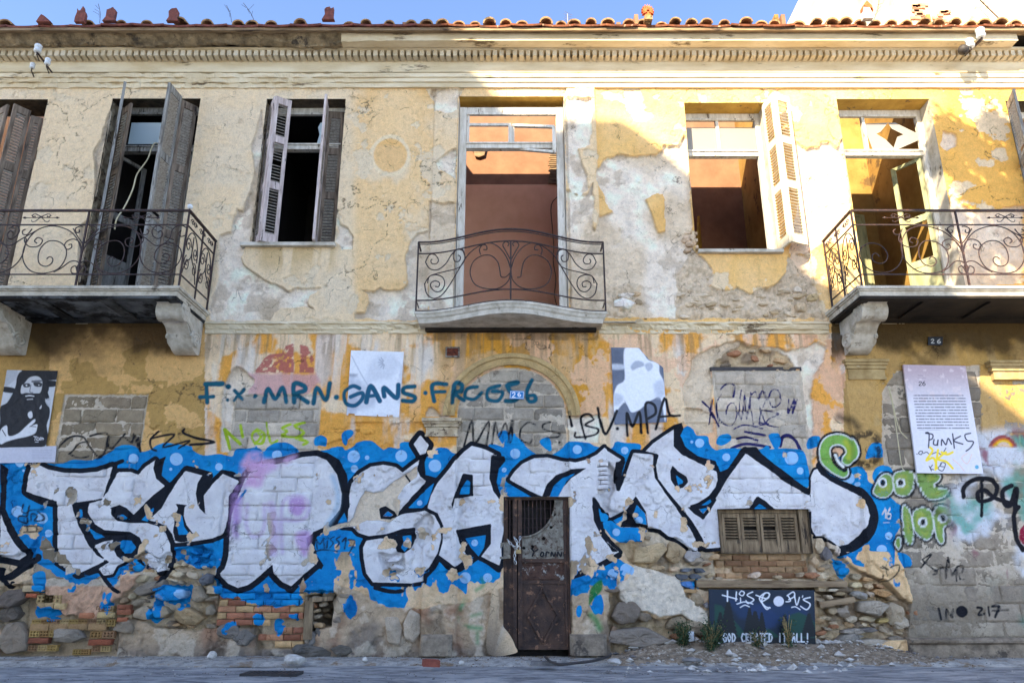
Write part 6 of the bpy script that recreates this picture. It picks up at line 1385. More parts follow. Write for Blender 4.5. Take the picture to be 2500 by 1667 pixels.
mb = MB(); mb.tube([(x, yd+.006, z) for x, z in arc], .014, 6); mb.build('arc_moulding', M['doorpale'], leafw)
for i, f_ in enumerate((.06, .16, .26, .36, .46, .56, .70)):
    x = xA+rxx*f_; t = math.asin(min(1, f_/.82)); zlo = zB-(zB-zA)*.64*math.cos(t); mb = MB(); mb.tube([(x, yd+.03, zlo), (x, yd+.03, zB)], .007, 6); mb.build('door_bar', M['iron'], leafw)
for z in (zB-.1, zB-.22, zB-.33):
    t = math.acos(min(1, (zB-z)/((zB-zA)*.64))); mb = MB(); mb.tube([(xA, yd+.036, z), (xA+rxx*.82*math.sin(t), yd+.036, z)], .005, 5); mb.build('door_bar', M['iron'], leafw)
mb = MB(); mb.box((dx0-.05, .36, -.1), (dx1+.05, .40, dz1+.1)); mb.build('passage_backing', M['dark'], building)
X, Z = W(1232, 1343, .02); mb = MB(); mb.prism([(X-.06, Z-.1), (X+.07, Z-.09), (X+.07, Z+.1), (X-.05, Z+.09)], .0, .05); mb.build('lock_plate', M['doorpale'], building)
# ------------------------------------------------------------------ balconies
def spiral(cx, cz, r0, r1, turns, a0, n=30, sx=1.0):
    return [(cx+sx*(r0+(r1-r0)*t)*math.cos(a0+turns*2*math.pi*t), cz+(r0+(r1-r0)*t)*math.sin(a0+turns*2*math.pi*t)) for t in np.linspace(0, 1, n)]
PAN = [  # one railing panel, traced: x from post 735 to corner 1640 (zoom px)
 [(735,720),(800,600),(900,520),(1050,485),(1180,530),(1250,650),(1245,780),(1160,880),(1040,905),(920,870),(870,780),(880,690),(950,630),(1040,620),(1100,670),(1115,750),(1090,820),(1030,845),(985,820),(980,780),(1010,760),(1035,780)],
 [(1180,530),(1290,600),(1380,660),(1460,640),(1500,590),(1510,520),(1570,480),(1635,505),(1640,560),(1600,580),(1570,555),(1590,525)],
 [(1430,510),(1370,480),(1330,525),(1350,580),(1400,600),(1430,565),(1410,530),(1385,545)],
 [(1250,600),(1260,760),(1330,860),(1440,900),(1560,870),(1620,780),(1605,690),(1520,640),(1430,660),(1385,730),(1400,790),(1450,820),(1510,800),(1515,750),(1480,730),(1455,760)],
 [(1250,560),(1265,620),(1210,670),(1130,665),(1105,615),(1150,590),(1175,620),(1150,640)],
 [(735,770),(760,650),(820,605),(880,620),(900,660),(870,695),(835,680),(840,650),(865,655)],
 [(735,915),(718,850),(760,803),(820,803),(890,860),(950,895)],[(718,870),(745,905),(790,900),(800,860),(770,840),(755,865)],
 [(1220,512),(1250,560),(1290,560),(1300,530),(1278,515)],[(770,490),(800,490),(830,510),(815,545),(790,540),(795,520)],[(850,510),(790,590),(745,640)],
]
ORN = [[(-100,25),(-40,0),(40,30),(70,40),(90,25),(80,5),(60,10),(66,22)],[(100,25),(40,0),(-40,30),(-70,40),(-90,25),(-80,5),(-60,10),(-66,22)],
       [(-90,-25),(-80,-42),(-50,-38),(-20,-10),(20,20),(60,42)],[(90,-25),(80,-42),(50,-38),(20,-10),(-20,20),(-60,42)]]
def rail_front(parent, dep, mapx, rng_px, zt, z2, zb_, z0, mt):
    """mapx: zoom x -> world X ; vertical zoom 355..1000 -> zt..z0"""
    def mz(y):
        ys = [345, 475, 915, 1000]; zs_ = [zt, z2, zb_, z0]; return float(np.interp(y, ys, zs_))
    return mz
def build_balcony(side):
    """side -1 left balcony, +1 right one (mirror image)"""
    dep = .93; X_w = W(511, 776, 0)[0] if side < 0 else W(2018, 784, 0)[0]
    bal = empty('balcony', (0,0,0), building) if False else None
    zt_ = Zp(697, .966); zb_ = Zp(716, .95)
    xin = X_w+ (0 if side < 0 else 0); far = -9.0 if side < 0 else 9.0
    e = .012
    # slab: moulded edge
    mb = MB(); s = side
    def blk(d, z0, z1, over=0.0): mb.box((xin+(-s)*over, -d, z0), (far, .03, z1))
    T = zt_
    blk(.966, T-.035, T, 0); blk(.945, T-.055, T-.0352, -.02); blk(.925, T-.115, T-.0552, -.04)
    slab = mb.build('balcony_slab', M['marble'], building)
    # coffered soffit
    mb = MB(); xo = xin+s*.05; lo = min(xo, far); hi = max(xo, far)
    zs_ = T-.115
    mb.box((lo, -.92, zs_-.03), (hi, -.80, zs_-.0002)); mb.box((lo, -.16, zs_-.03), (hi, .0, zs_-.0002)); x = xo; step = .82
    while (x < far if s > 0 else x > far):
        mb.box((min(x, x+s*.14), -.7998, zs_-.03), (max(x, x+s*.14), -.1602, zs_-.0002)); x += s*step
    sof = mb.build('balcony_soffit', M['marbledark'] if side < 0 else M['shadeblack'], building)
    mb = MB(); mb.box((lo, -.915, T-.1152), (hi, .0, T-.117)); mb.build('soffit_panel', M['panelgrey'] if side < 0 else M['shadeblack'], building)
    # railing
    RF = .90; cxp = 463 if side < 0 else 2077
    cX = W(cxp, 514, RF)[0]-(0 if side < 0 else 0)
    ztop = Zp(514.5, RF); z2 = Zp(549, RF); z3 = Zp(670, RF); zb0 = T
    if side < 0: mapx = lambda x: cX-(1640-x)/K*(W(700, 600, RF)[0]-W(699, 600, RF)[0])
    else: mapx = lambda x: cX+(1640-x)/K*(W(700, 600, RF)[0]-W(699, 600, RF)[0])*1.04
    mz = lambda y: float(np.interp(y, [345, 475, 915, 1000], [ztop, z2, z3, zb0]))
    mb = MB(); mb.bar((cX, -RF, ztop), (far, -RF, ztop), .035, .022, up=(0,0,1)); mb.bar((cX, -RF, z2), (far, -RF, z2), .014); mb.bar((cX, -RF, z3), (far, -RF, z3), .014)
    mb.bar((cX, -RF, ztop), (cX, .0, ztop), .035, .022); mb.bar((cX, -RF, z2), (cX, .0, z2), .014); mb.bar((cX, -RF, z3), (cX, 0, z3), .014)
    rail = mb.build('balcony_railing', M['iron'], building)
    def post(x, y, z0=zb0, w_=.02):
        mb = MB(); mb.bar((x, y, z0), (x, y, ztop-.011), w_); mb.build('post', M['iron'], rail)
    post(cX, -RF); 
    if side < 0: mb = MB(); bm = [(cX+.034*math.cos(a)*math.cos(b), -RF+.034*math.sin(a)*math.cos(b), ztop+.055+.034*math.sin(b)) for b in np.linspace(-1.5, 1.5, 8) for a in np.linspace(0, 2*math.pi, 12, endpoint=False)]; mb.add(bm, [(j*12+i, j*12+(i+1) % 12, (j+1)*12+(i+1) % 12, (j+1)*12+i) for j in range(7) for i in range(12)]); mb.build('ball_finial', M['porcelain'], rail, True)
    if side < 0: mb = MB(); mb.tube([(cX, -RF, ztop), (cX, -RF, ztop+.03)], .01, 6); mb.build('finial_stem', M['iron'], rail)
    post(cX, -.02)
    post(cX, -RF*.47, w_=.018)
    P0 = mapx(735); pw_ = abs(cX-P0)
    def scroll(pts3, r=.0075, rr=None):
        mb = MB(); mb.tube(pts3, r, 6, rr=rr); return mb.build('scroll', M['iron'], rail)
    npan = 3
    for k in range(npan):
        if k: post(cX+side*pw_*k, -RF)
        for ci, c_ in enumerate(PAN):
            if side > 0 and k == 0 and ci in (1, 2): continue
            pts = spline(c_, 5)
            if k % 2 == 0: f_ = lambda x: mapx(x)+side*pw_*k
            else: f_ = lambda x: (2*(cX+side*pw_*k)-(mapx(x)+side*pw_*(k-1)))
            scroll([(f_(x), -RF, mz(y)) for x, y in pts])
        xc = cX+side*pw_*(k+.47)
        for q in ORN: scroll([(xc+a*.00125*side, -RF, (ztop+z2)/2+b*.0013) for a, b in spline(q, 4)], .005)
        mb = MB(); mb.tube([(xc-.19, -RF, (ztop+z2)/2), (xc+.19, -RF, (ztop+z2)/2)], .005, 5)
        for sg in (-1, 1): mb.tube([(xc+sg*.15, -RF, (ztop+z2)/2), (xc+sg*.19, -RF, (ztop+z2)/2), (xc+sg*.2, -RF, (ztop+z2)/2), (xc+sg*.235, -RF, (ztop+z2)/2)], .01, 6, rr=[.004, .007, .016, .001])
        mb.build('arrow', M['iron'], rail)
    post(cX+side*pw_*npan, -RF)
    # side panel in depth
    H_ = z2-z3
    def sidecurve(pts, r=.0075): scroll([(cX, -RF+u*RF, z3+v*H_) for u, v in pts], r)
    for off in (0.0, .5):
        c0 = off
        sidecurve([(c0+.02+.21-.21*math.cos(t), .48+.48*math.sin(t)) for t in np.linspace(0, math.pi, 16)])
        for (a, b, r_, h, t0, tn) in ((.12,.66,.09,1,0,1.5),(.36,.62,.08,-1,3,1.4),(.13,.30,.09,1,2,1.5),(.38,.30,.08,-1,1,1.4)):
            sidecurve([(c0+a+h*(r_*(1-.8*t))*math.cos(t0+tn*2*math.pi*t), b+(r_*1.7*(1-.8*t))*math.sin(t0+tn*2*math.pi*t)) for t in np.linspace(0, 1, 26)], .0065)
        sidecurve(spline([(c0+.03,.05),(c0+.1,.3),(c0+.24,.5),(c0+.25,.9)], 5)); sidecurve(spline([(c0+.47,.05),(c0+.4,.3),(c0+.26,.5),(c0+.25,.9)], 5))
    for c0, dz in ((.2, 0), (.5, 0), (.8, 0)):
        zc = (ztop+z2)/2
        for sg in (1, -1): scroll([(cX, -RF+(c0+sg*(.05+.055*(1-.75*t)*math.cos(t*8)))*RF, zc+.04*(1-.75*t)*math.sin(t*8)) for t in np.linspace(0, 1, 20)], .006)
    # console brackets
    def console(x0, wid):
        zb1 = T-.118; d1 = .70; H2 = zb1-Zp(868, .05)
        top = zb1; mb = MB()
        outl = spline([(.0, 0), (.72, 0), (.74, -.05), (.72, -.12), (.66, -.20), (.56, -.22), (.50, -.26), (.44, -.36), (.36, -.44), (.30, -.55), (.24, -.66), (.16, -.72), (.06, -.74), (0, -.70)], 4)
        outl = [(a, top+b*(H2/.74)) for a, b in outl]
        m_ = len(outl); v = [(x0, -a, z) for a, z in outl]+[(x0+wid, -a, z) for a, z in outl]
        mb.add(v, [tuple(range(m_)), tuple(range(2*m_-1, m_-1, -1))]+[(i, (i+1) % m_, m_+(i+1) % m_, m_+i)[::-1] for i in range(m_)])
        mb.box((x0-.03, -.76, top+.0002), (x0+wid+.03, .0, top+.03)) if False else None
        ob = mb.build('console', M['marble'], building)
        for xx in (x0-.010, x0+wid+.010):
            for cyy, czz, r_, tt in ((.58, -.11, .10, 2.2), (.20, -.50, .15, 2.4)):
                mb = MB(); mb.tube([(xx, -(cyy+(r_*(1-.9*t))*math.cos(tt*2*math.pi*t)), top+(czz+(r_*(1-.9*t))*math.sin(tt*2*math.pi*t))*(H2/.74)) for t in np.linspace(0, 1, 40)], .024, 5); mb.build('volute', M['marble'], ob)
            mb = MB(); mb.tube([(xx, -a, top+b*(H2/.74)) for a, b in spline([(.66,-.14),(.56,-.24),(.42,-.30),(.33,-.42),(.35,-.52)], 5)], .018, 5); mb.build('volute', M['marble'], ob)
        mb = MB(); cyl = [(x0-.015, 0), (x0+wid+.015, 0)]
        mb.tube([(x0-.02, -.60, top-.12*(H2/.74)), (x0+wid*.3, -.60, top-.12*(H2/.74)), (x0+wid*.5, -.60, top-.12*(H2/.74)), (x0+wid*.7, -.60, top-.12*(H2/.74)), (x0+wid+.02, -.60, top-.12*(H2/.74))], .12, 16, rr=[.13, .12, .105, .12, .13]); mb.build('scroll_roll', M['marble'], ob, False)
    if side < 0:
        xr_ = Xat(497, T-.3, .0); console(xr_-.30, .28); console(Xat(40, T-.3, 0)-.1, .28)
    else:
        xl_ = Xat(2052, T-.3, .0); console(xl_+.0, .28); console(8.0, .28)
    return T, cX, RF, ztop
TL = build_balcony(-1); TR = build_balcony(1)
# middle balcony with a bowed slab
cXm = W(1247, 760, .3)[0]; hwid = W(1483, 760, .3)[0]-cXm
def bow(t): t = abs(t); return .30+.39*(.5+.5*math.cos(math.pi*min(1, t*1.06)))
zs0 = Zp(760, .30)
def bow_ring(scale, z, dz=0, n_=48):
    return [(cXm+hwid*scale*u, -(bow(u)-(1-scale)*.6), z) for u in np.linspace(-1, 1, n_+1)]
mb = MB(); prof = [(1.0, 0), (1.0, -.03), (.985, -.04), (.975, -.075), (.955, -.09), (.95, -.15)]; n_ = 48; rings = [bow_ring(s_, zs0+dz) for s_, dz in prof]
V = [p for r_ in rings for p in r_]; q = n_+1
F_ = [(k*q+i, (k+1)*q+i, (k+1)*q+i+1, k*q+i+1) for k in range(len(prof)-1) for i in range(n_)]
b0 = len(V); V += [(p[0], .02, p[2]) for p in rings[0]]; F_ += [(i, i+1, b0+i+1, b0+i) for i in range(n_)]
b1 = len(V); V += [(p[0], .02, p[2]) for p in rings[-1]]; kk = (len(prof)-1)*q; F_ += [(kk+i+1, kk+i, b1+i, b1+i+1) for i in range(n_)]
# end caps
for s_, i in ((1, 0), (-1, n_)):
    e_ = [k*q+i for k in range(len(prof))]; bk = [b0+i, b1+i]; poly = [bk[0]]+e_+[bk[1]]; F_.append(tuple(poly if s_ < 0 else poly[::-1]))
mesh_obj('balcony_slab', V, F_, M['marble'], building)
mb = MB(); mb.box((cXm-hwid*.90, -.10, zs0-.19), (cXm+hwid*.90, .01, zs0-.152)); mb.build('shade_black_balcony_support', M['shadeblack'], building)  # thin support coloured near-black as painted shade under the bowed slab
zr1_, zr2_, zr3_ = Zp(590, .3), Zp(618, .3), Zp(732, .3)
def onb(u, z): return (cXm+hwid*.985*u, -(bow(u)-.02), z)
mb = MB(); us = np.linspace(-1, 1, 41)
for z, r_ in ((zr1_, .014), (zr1_-.03, .008), (zr2_, .010), (zr3_, .010), (zs0+.012, .010)): mb.tube([onb(u, z) for u in us], r_, 6)
railm = mb.build('balcony_railing', M['iron'], building)
for u in (-1, 0, 1): mb = MB(); a = onb(u, zs0); mb.bar(a, onb(u, zr1_ if u else zr2_), .02); mb.build('post', M['iron'], railm)
for u in (-1, 1):
    mb = MB(); a = onb(u, zr1_); mb.bar(a, (a[0], .0, a[2]), .02); a = onb(u, zr3_); mb.bar(a, (a[0], .0, a[2]), .012); mb.build('side_rail', M['iron'], railm)
def mtr(px, py):
    """zoom (col1,row1) px on the bowed surface"""
    gx = (620+px/K-1247)/215.; u = max(-1, min(1, gx)); 
    for _ in range(3):
        d = bow(u); X = Xat(620+px/K, 4.5, d-.02); u = max(-1, min(1, (X-cXm)/(hwid*.985)))
    z = Zp(420+py/K, bow(u)-.02); return (X, -(bow(u)-.02), z)
LM = [[(1520,800),(1550,740),(1600,735),(1635,780),(1620,815),(1580,815),(1568,790),(1580,775)],[(1518,800),(1560,860),(1630,870),(1700,820),(1750,740),(1800,690),(1850,690),(1875,750),(1860,810),(1800,860),(1640,900),(1560,930),(1518,1000)],
 [(1870,740),(1850,700),(1800,690),(1770,730),(1780,790),(1820,795),(1835,760),(1815,740)],[(1518,990),(1540,1080),(1600,1125),(1670,1100),(1740,1010),(1820,870),(1900,740),(2000,660),(2090,630),(2180,670),(2250,760),(2285,860)],
 [(1545,990),(1560,930),(1620,915),(1680,940),(1698,1000),(1670,1055),(1620,1065),(1580,1030),(1575,990),(1610,970),(1650,985),(1645,1020),(1615,1020)],
 [(2285,860),(2270,960),(2190,1030),(2080,1040),(1970,1000),(1925,900),(1950,800),(2030,745),(2110,745),(2170,800),(2190,880),(2200,930),(2240,935),(2280,900)],
 [(2015,735),(2005,690),(2030,650),(2065,655),(2070,690),(2040,690)],[(2285,780),(2240,700),(2215,650),(2240,620),(2270,635),(2260,660)]]
for c_ in LM:
    for mir in (0, 1):
        pts = [mtr(x if not mir else 2*2287-x, y) for x, y in spline(c_, 5)]
        if mir and c_ is LM[5]: pts = pts[:60]
        mb = MB(); mb.tube(pts, .0075, 6); mb.build('scroll', M['iron'], railm)
# ------------------------------------------------------------------ things on the facade
def sheet(name, px_quad, mt, layers, nx_=90, ny_=120, dep=.012, curl=.0, parent=None, th=.004):
    """a printed sheet: corner photo points (tl, tr, br, bl); layers(F)->rgb by uv"""
    c_ = [W(x, y, dep) for x, y in px_quad]; tl, tr, br, bl = [np.array(q) for q in c_]
    u = np.linspace(0, 1, nx_+1); v = np.linspace(0, 1, ny_+1); UU, VV = np.meshgrid(u, v)
    P_ = (tl[None]*(1-UU.ravel())[:, None]+tr[None]*UU.ravel()[:, None])*(1-VV.ravel())[:, None]+(bl[None]*(1-UU.ravel())[:, None]+br[None]*UU.ravel()[:, None])*VV.ravel()[:, None]
    q = nx_+1; yy = -dep-curl*(fbm(UU.ravel()*2, VV.ravel()*2, 2, 3, 5)-.5)
    V = np.stack([P_[:, 0], yy, P_[:, 1]], 1)
    pxs, pys = wall_uv(P_[:, 0], P_[:, 1])
    # use the photo coordinates of the quad for drawing
    Q = np.array(px_quad, float); PX = (Q[0][0]*(1-UU)+Q[1][0]*UU)*(1-VV)+(Q[3][0]*(1-UU)+Q[2][0]*UU)*VV; PY = (Q[0][1]*(1-UU)+Q[1][1]*UU)*(1-VV)+(Q[3][1]*(1-UU)+Q[2][1]*UU)*VV
    col, cut = layers(Field(PX.ravel(), PY.ravel()), UU.ravel(), VV.ravel())
    F_ = []
    for j in range(ny_):
        for i in range(nx_):
            a = j*q+i
            if cut is not None and (cut[a] < 0 and cut[a+1] < 0 and cut[a+q] < 0): continue
            F_.append((a, a+q, a+q+1, a+1))
    n0 = len(V)
    bd = [i for i in range(q)]+[j*q+nx_ for j in range(1, ny_+1)]+[ny_*q+i for i in range(nx_-1, -1, -1)]+[j*q for j in range(ny_-1, 0, -1)]
    V2 = V[bd].copy(); V2[:, 1] += th
    if cut is None:
        V = np.concatenate([V, V2]); nb_ = len(bd); F_ += [(bd[i], bd[(i+1) % nb_], n0+(i+1) % nb_, n0+i) for i in range(nb_)]; col = np.concatenate([col, col[bd]])
    o_ = mesh_obj(name, V, F_, mt, parent); set_attr(o_.data, 'base', rgba(col)); return o_
def mixc(B, col, f): return B+(lin(*col)[None]*.85-B)*np.clip(f, 0, 1)[:, None]
def Pz(F, pts, c_=0, smooth=True, s=.8): return sm(-s, s, F.poly(F.new(), zp(c_[0], c_[1], pts) if isinstance(c_, tuple) else pts, smooth))
def Lz(F, pts, wd, c_, s=.8, smooth=True): return sm(-s, s, F.line(F.new(), zp(c_[0], c_[1], pts), wd/K, smooth))
def lay_portrait(F, U, V):
    B = np.repeat(lin(205, 208, 212)[None]*.85, F.n, 0); q = (0, 2); k = (24, 26, 32)
    B = mixc(B, (150,152,158), Pz(F, [(60,300),(150,300),(140,380),(40,450)], q)*.4)
    B = mixc(B, k, Pz(F, [(190,300),(516,305),(506,390),(430,395),(500,405),(495,450),(420,470),(440,560),(400,560)], q)); B = mixc(B, k, Pz(F, [(28,455),(130,470),(125,510),(25,500)], q))
    B = mixc(B, k, Pz(F, [(180,320),(250,300),(380,310),(425,380),(435,480),(400,560),(440,640),(440,720),(415,800),(400,980),(0,1000),(0,760),(0,640),(60,600),(110,520),(140,440),(150,370)], q))
    B = mixc(B, (205,206,208), Pz(F, [(220,420),(265,370),(330,360),(370,390),(375,440),(355,510),(290,515),(230,510),(185,515),(190,450)], q)); B = mixc(B, (60,62,68), Pz(F, [(205,430),(260,425),(265,455),(215,460)], q)); B = mixc(B, (50,52,58), Pz(F, [(300,415),(370,420),(365,455),(310,450)], q))
    B = mixc(B, (90,92,98), Pz(F, [(285,400),(370,395),(372,410),(290,418)], q)*.9); B = mixc(B, (235,235,235), Lz(F, [(235,442)], 14, q)); B = mixc(B, (220,220,220), Lz(F, [(345,440)], 10, q))
    B = mixc(B, (110,112,118), Lz(F, [(275,440),(265,500),(290,508)], 8, q)); B = mixc(B, (30,32,38), Pz(F, [(180,530),(300,515),(380,520),(400,560),(380,640),(300,690),(220,660),(180,600)], q)); B = mixc(B, (230,230,232), Lz(F, [(228,540),(262,535),(300,540)], 9, q)); B = mixc(B, (200,200,204), Lz(F, [(240,570),(290,566)], 7, q))
    B = mixc(B, (225,226,228), Pz(F, [(0,850),(60,800),(75,890),(160,870),(240,800),(305,745),(310,770),(260,815),(290,800),(330,790),(330,820),(310,870),(230,900),(150,915),(60,940),(0,960)], q)); B = mixc(B, k, Lz(F, [(20,840),(50,890)], 8, q)); B = mixc(B, k, Lz(F, [(265,808),(320,812)], 6, q))
    B = mixc(B, (215,216,220), Pz(F, [(250,690),(280,675),(290,720),(270,740),(250,720)], q)); B = mixc(B, (215,216,220), Pz(F, [(350,650),(370,620),(365,650)], q))
    B = mixc(B, (190,192,198), Pz(F, [(400,580),(440,640),(450,560)], q)*.8)
    for p in ([(300,895),(330,900)], [(315,900),(310,930)], [(335,905),(325,925),(345,930)], [(345,905),(352,925),(362,905)], [(362,905),(375,912),(362,928)], [(375,908),(388,915),(380,925)], [(315,945),(340,943)]): B = mixc(B, (225,226,230), Lz(F, p, 6, q, .5))
    return B, None
p_ = sheet('portrait_poster', [(17,903),(141,905),(112,1090),(-16,1092)], M['print'], lay_portrait, 100, 130, .014, .006)
tag(p_, 'black and white poster of a long-haired bearded person raising a hand', 'poster')
def lay_under(F, U, V):
    B = np.repeat(lin(205, 205, 215)[None]*.85, F.n, 0)
    for i in range(6): B = mixc(B, (150,150,170), sm(.012, .004, np.abs(V-(.25+.1*i)))*(U > .62)*(U < .95)*.4)
    return B, None
tag(sheet('paper_sheet', [(-16,1093),(138,1088),(134,1128),(-20,1130)], M['print'], lay_under, 60, 20, .01, .004), 'blank whitish paper sheet pasted just below the portrait poster', 'paper')
def lay_faded(F, U, V):
    B = np.repeat(lin(238, 240, 243)[None]*.88, F.n, 0); q = (1, 2)
    B = mixc(B, (200,204,214), Pz(F, [(1010,300),(1060,210),(1150,165),(1240,170),(1290,240),(1260,330),(1200,380),(1100,400),(1000,420)], q, s=8)*.45)
    for i in range(6): a = 2.2+i*.45; B = mixc(B, (130,138,155), Lz(F, [(1165+20*math.cos(a), 240-20*math.sin(a)), (1165+55*math.cos(a), 240-55*math.sin(a))], 8, q, 1.5)*.7)
    B = mixc(B, (120,128,145), Pz(F, [(850,340),(920,345),(900,370),(850,365)], q, s=4)*.7); B = mixc(B, (185,190,200), Pz(F, [(850,400),(900,400),(1000,440),(1080,540),(1040,640),(830,650),(845,480)], q, s=10)*.6); B = mixc(B, (170,176,190), Lz(F, [(870,180),(920,280),(1000,420),(1080,520)], 8, q, 2)*.7)
    B = mixc(B, (175,180,194), Pz(F, [(830,560),(920,560),(900,700),(825,700)], q, s=6)*.6); B = mixc(B, (190,196,208), sm(.55, .7, fbm(U, V, 3, 4, 4))*.5)
    for c_, p, wd in TEAL:
        if c_ == 1: B = mixc(B, (10,88,118), sm(-1.5, 1, F.line(F.new(), g2(1, p), wd/K)))
    cut = np.where((V > .97) & (fbm(U, V*0, 9, 3, 3) > .5), -1, 1)
    return B, cut
tag(sheet('faded_poster', [(857,855),(986,859),(974,1018),(846,1013)], M['print'], lay_faded, 90, 110, .016, .008), 'faded whitish poster crossed by the teal word GANS', 'poster')
def lay_torn(F, U, V):
    B = np.repeat(lin(112, 120, 136)[None]*.85, F.n, 0); q = (2, 2)
    B = mixc(B, (84,92,110), sm(.4, .7, fbm(U, V, 3, 4, 2))*.6); B = mixc(B, (215,220,228), Pz(F, [(925,255),(1030,260),(1030,300),(930,300)], q, s=4)*.8)
    B = mixc(B, (244,246,250), Pz(F, [(1050,100),(1150,100),(1210,160),(1250,215),(1340,250),(1350,330),(1390,420),(1410,560),(1400,760),(1360,560),(1290,570),(1240,600),(1170,660),(1100,680),(1060,620),(1030,600),(950,680),(940,560),(970,450),(1040,390),(1030,200)], q, s=2))
    B = mixc(B, (160,168,182), Pz(F, [(1095,270),(1140,225),(1200,235),(1210,270),(1150,290),(1110,310)], q, s=3)*.8); B = mixc(B, (176,184,198), Pz(F, [(1220,260),(1270,240),(1290,280),(1250,320)], q, s=3)*.8)
    B = mixc(B, (190,198,212), Pz(F, [(1300,430),(1380,400),(1400,520),(1330,560)], q, s=6)*.7); B = mixc(B, (170,180,196), Pz(F, [(950,520),(1020,540),(1010,600),(950,620)], q, s=5)*.6); B = mixc(B, (96,104,122), Pz(F, [(1040,580),(1080,660),(1060,640)], q, s=2)*.8)
    for c_, p, wd in DARK:
        if c_ == 2: B = mixc(B, (16,17,22), sm(-1.2, 1, F.line(F.new(), g2(2, p), wd/K)))
    tear = F.poly(F.new(), zp(2, 2, [(1155,80),(1180,130),(1255,215),(1300,235),(1360,270),(1400,310),(1450,310),(1450,80)]))
    return B, -tear
tag(sheet('torn_poster', [(1492,848),(1616,850),(1628,1030),(1500,1036)], M['print'], lay_torn, 100, 130, .016, .008), 'torn grey poster showing a white draped figure, upper right corner missing', 'poster')
def lay_board(F, U, V):
    B = np.repeat(lin(226, 224, 230)[None]*.85, F.n, 0); B = mixc(B, (186,160,164), sm(.45, .0, V)*.9); q = (3, 2)
    B = mixc(B, (225,210,210), sm(.62, .7, fbm(U*1.3, V*2, 9, 3, 3))*(V < .35)*.7)
    # "26"
    for p in ([(1400,422),(1408,412),(1420,414),(1420,425),(1400,446),(1424,446)], [(1450,410),(1434,425),(1434,442),(1446,448),(1456,438),(1448,426),(1434,430)]): B = mixc(B, (38,34,44), Lz(F, p, 7, q, .5))
    B = mixc(B, (120,110,118), Lz(F, [(1392,355),(1432,357)], 5, q, .5)*.6); B = mixc(B, (120,110,118), Lz(F, [(1388,378),(1460,380)], 4, q, .5)*.5)
    for i in range(12):
        y = 538+i*26.5; x0_ = 1352+i*3.4; seg = fbm(F.px*1.0, F.px*0+i*9, .5, 2, i)
        B = mixc(B, (110,108,120), Lz(F, [(x0_, y), (x0_+(455 if i != 0 else 440), y)], 11, q, .8, False)*(.35+.55*(seg > .35)))
    B = mixc(B, (150,148,158), Lz(F, [(1400,846),(1590,848)], 6, q, .6)*.5)
    k = (30, 26, 58)
    for p in ([(1460,870),(1490,880),(1485,1000)], [(1460,875),(1520,885),(1520,920),(1490,935)], [(1535,930),(1530,970),(1560,975),(1570,935)], [(1570,935),(1565,980)], [(1600,980),(1605,930),(1640,975),(1660,920),(1690,970)], [(1700,880),(1715,1005)], [(1770,900),(1710,940),(1790,970)], [(1860,875),(1810,890),(1830,940),(1885,950),(1860,1000),(1820,1030)]): B = mixc(B, k, Lz(F, p, 12, q))
    for p in ([(1380,1055),(1384,1056)], [(1410,1030),(1395,1050),(1420,1060),(1432,1035),(1410,1030)], [(1440,1050),(1470,1040),(1500,1060),(1560,1040),(1600,1060),(1640,1005)], [(1490,1160),(1510,1200)], [(1520,1150),(1500,1180),(1530,1190)], [(1600,1140),(1570,1180),(1610,1200),(1635,1140),(1600,1130),(1590,1160),(1620,1165)]): B = mixc(B, (30,30,40), Lz(F, p, 8, q))
    for p in ([(1500,1000),(1520,1030),(1465,1110),(1530,1090),(1560,1180)], [(1570,1020),(1560,1080),(1545,1190)], [(1640,1040),(1570,1100),(1640,1120),(1700,1180)], [(1600,1040),(1650,1060),(1700,1040)]): B = mixc(B, (250,220,20), Lz(F, p, 20, q))
    for p in ([(1700,1100),(1760,1150),(1800,1200)], [(1830,1050),(1780,1090),(1830,1140),(1870,1060)]): B = mixc(B, (240,190,150), Lz(F, p, 8, q)*.6)
    B = mixc(B, (90,170,200), Lz(F, [(1915,1168)], 34, q)); return B, None
b_ = sheet('notice_board', [(2205,890),(2357,893),(2401,1156),(2239,1154)], M['enamel'], lay_board, 150, 230, .06, .0, th=.03)
tag(b_, 'tall pale notice board numbered 26 with small print and Punks scrawled on it', 'notice board')
def lay_num(F, U, V):
    B = np.repeat(lin(20, 120, 190)[None]*.85, F.n, 0); q = (2, 2)
    e = np.minimum(np.minimum(U, 1-U)*2, np.minimum(V, 1-V)); B = mixc(B, (225,235,240), (np.abs(e-.10) < .04)*.7)
    for p in ([(40,510),(52,502),(62,508),(60,522),(40,545),(64,546)], [(104,505),(90,515),(92,532),(104,538),(114,528),(104,520),(92,524)]): B = mixc(B, (240,244,246), Lz(F, p, 8, q, .5))
    return B, None
tag(sheet('number_plate', [(1245,953),(1280,954),(1279,974),(1244,973)], M['enamel'], lay_num, 60, 36, .05, .0, th=.012), 'small blue enamel house number plate reading 26 inside the arch', 'number plate')
def lay_num2(F, U, V):
    B = np.repeat(lin(34, 32, 30)[None]*.85, F.n, 0); q = (3, 2)
    for p in ([(1508,35),(1522,28),(1530,40),(1510,62),(1534,63)], [(1585,30),(1566,44),(1566,60),(1582,64),(1590,52),(1568,48)]): B = mixc(B, (190,188,180), Lz(F, p, 7, q, .6))
    return B, None
tag(sheet('number_plate', [(2266,822),(2302,822),(2301,842),(2266,842)], M['enamel'], lay_num2, 50, 30, .03, .0, th=.01), 'dark house number plate reading 26 in the shade under the right balcony', 'number plate')
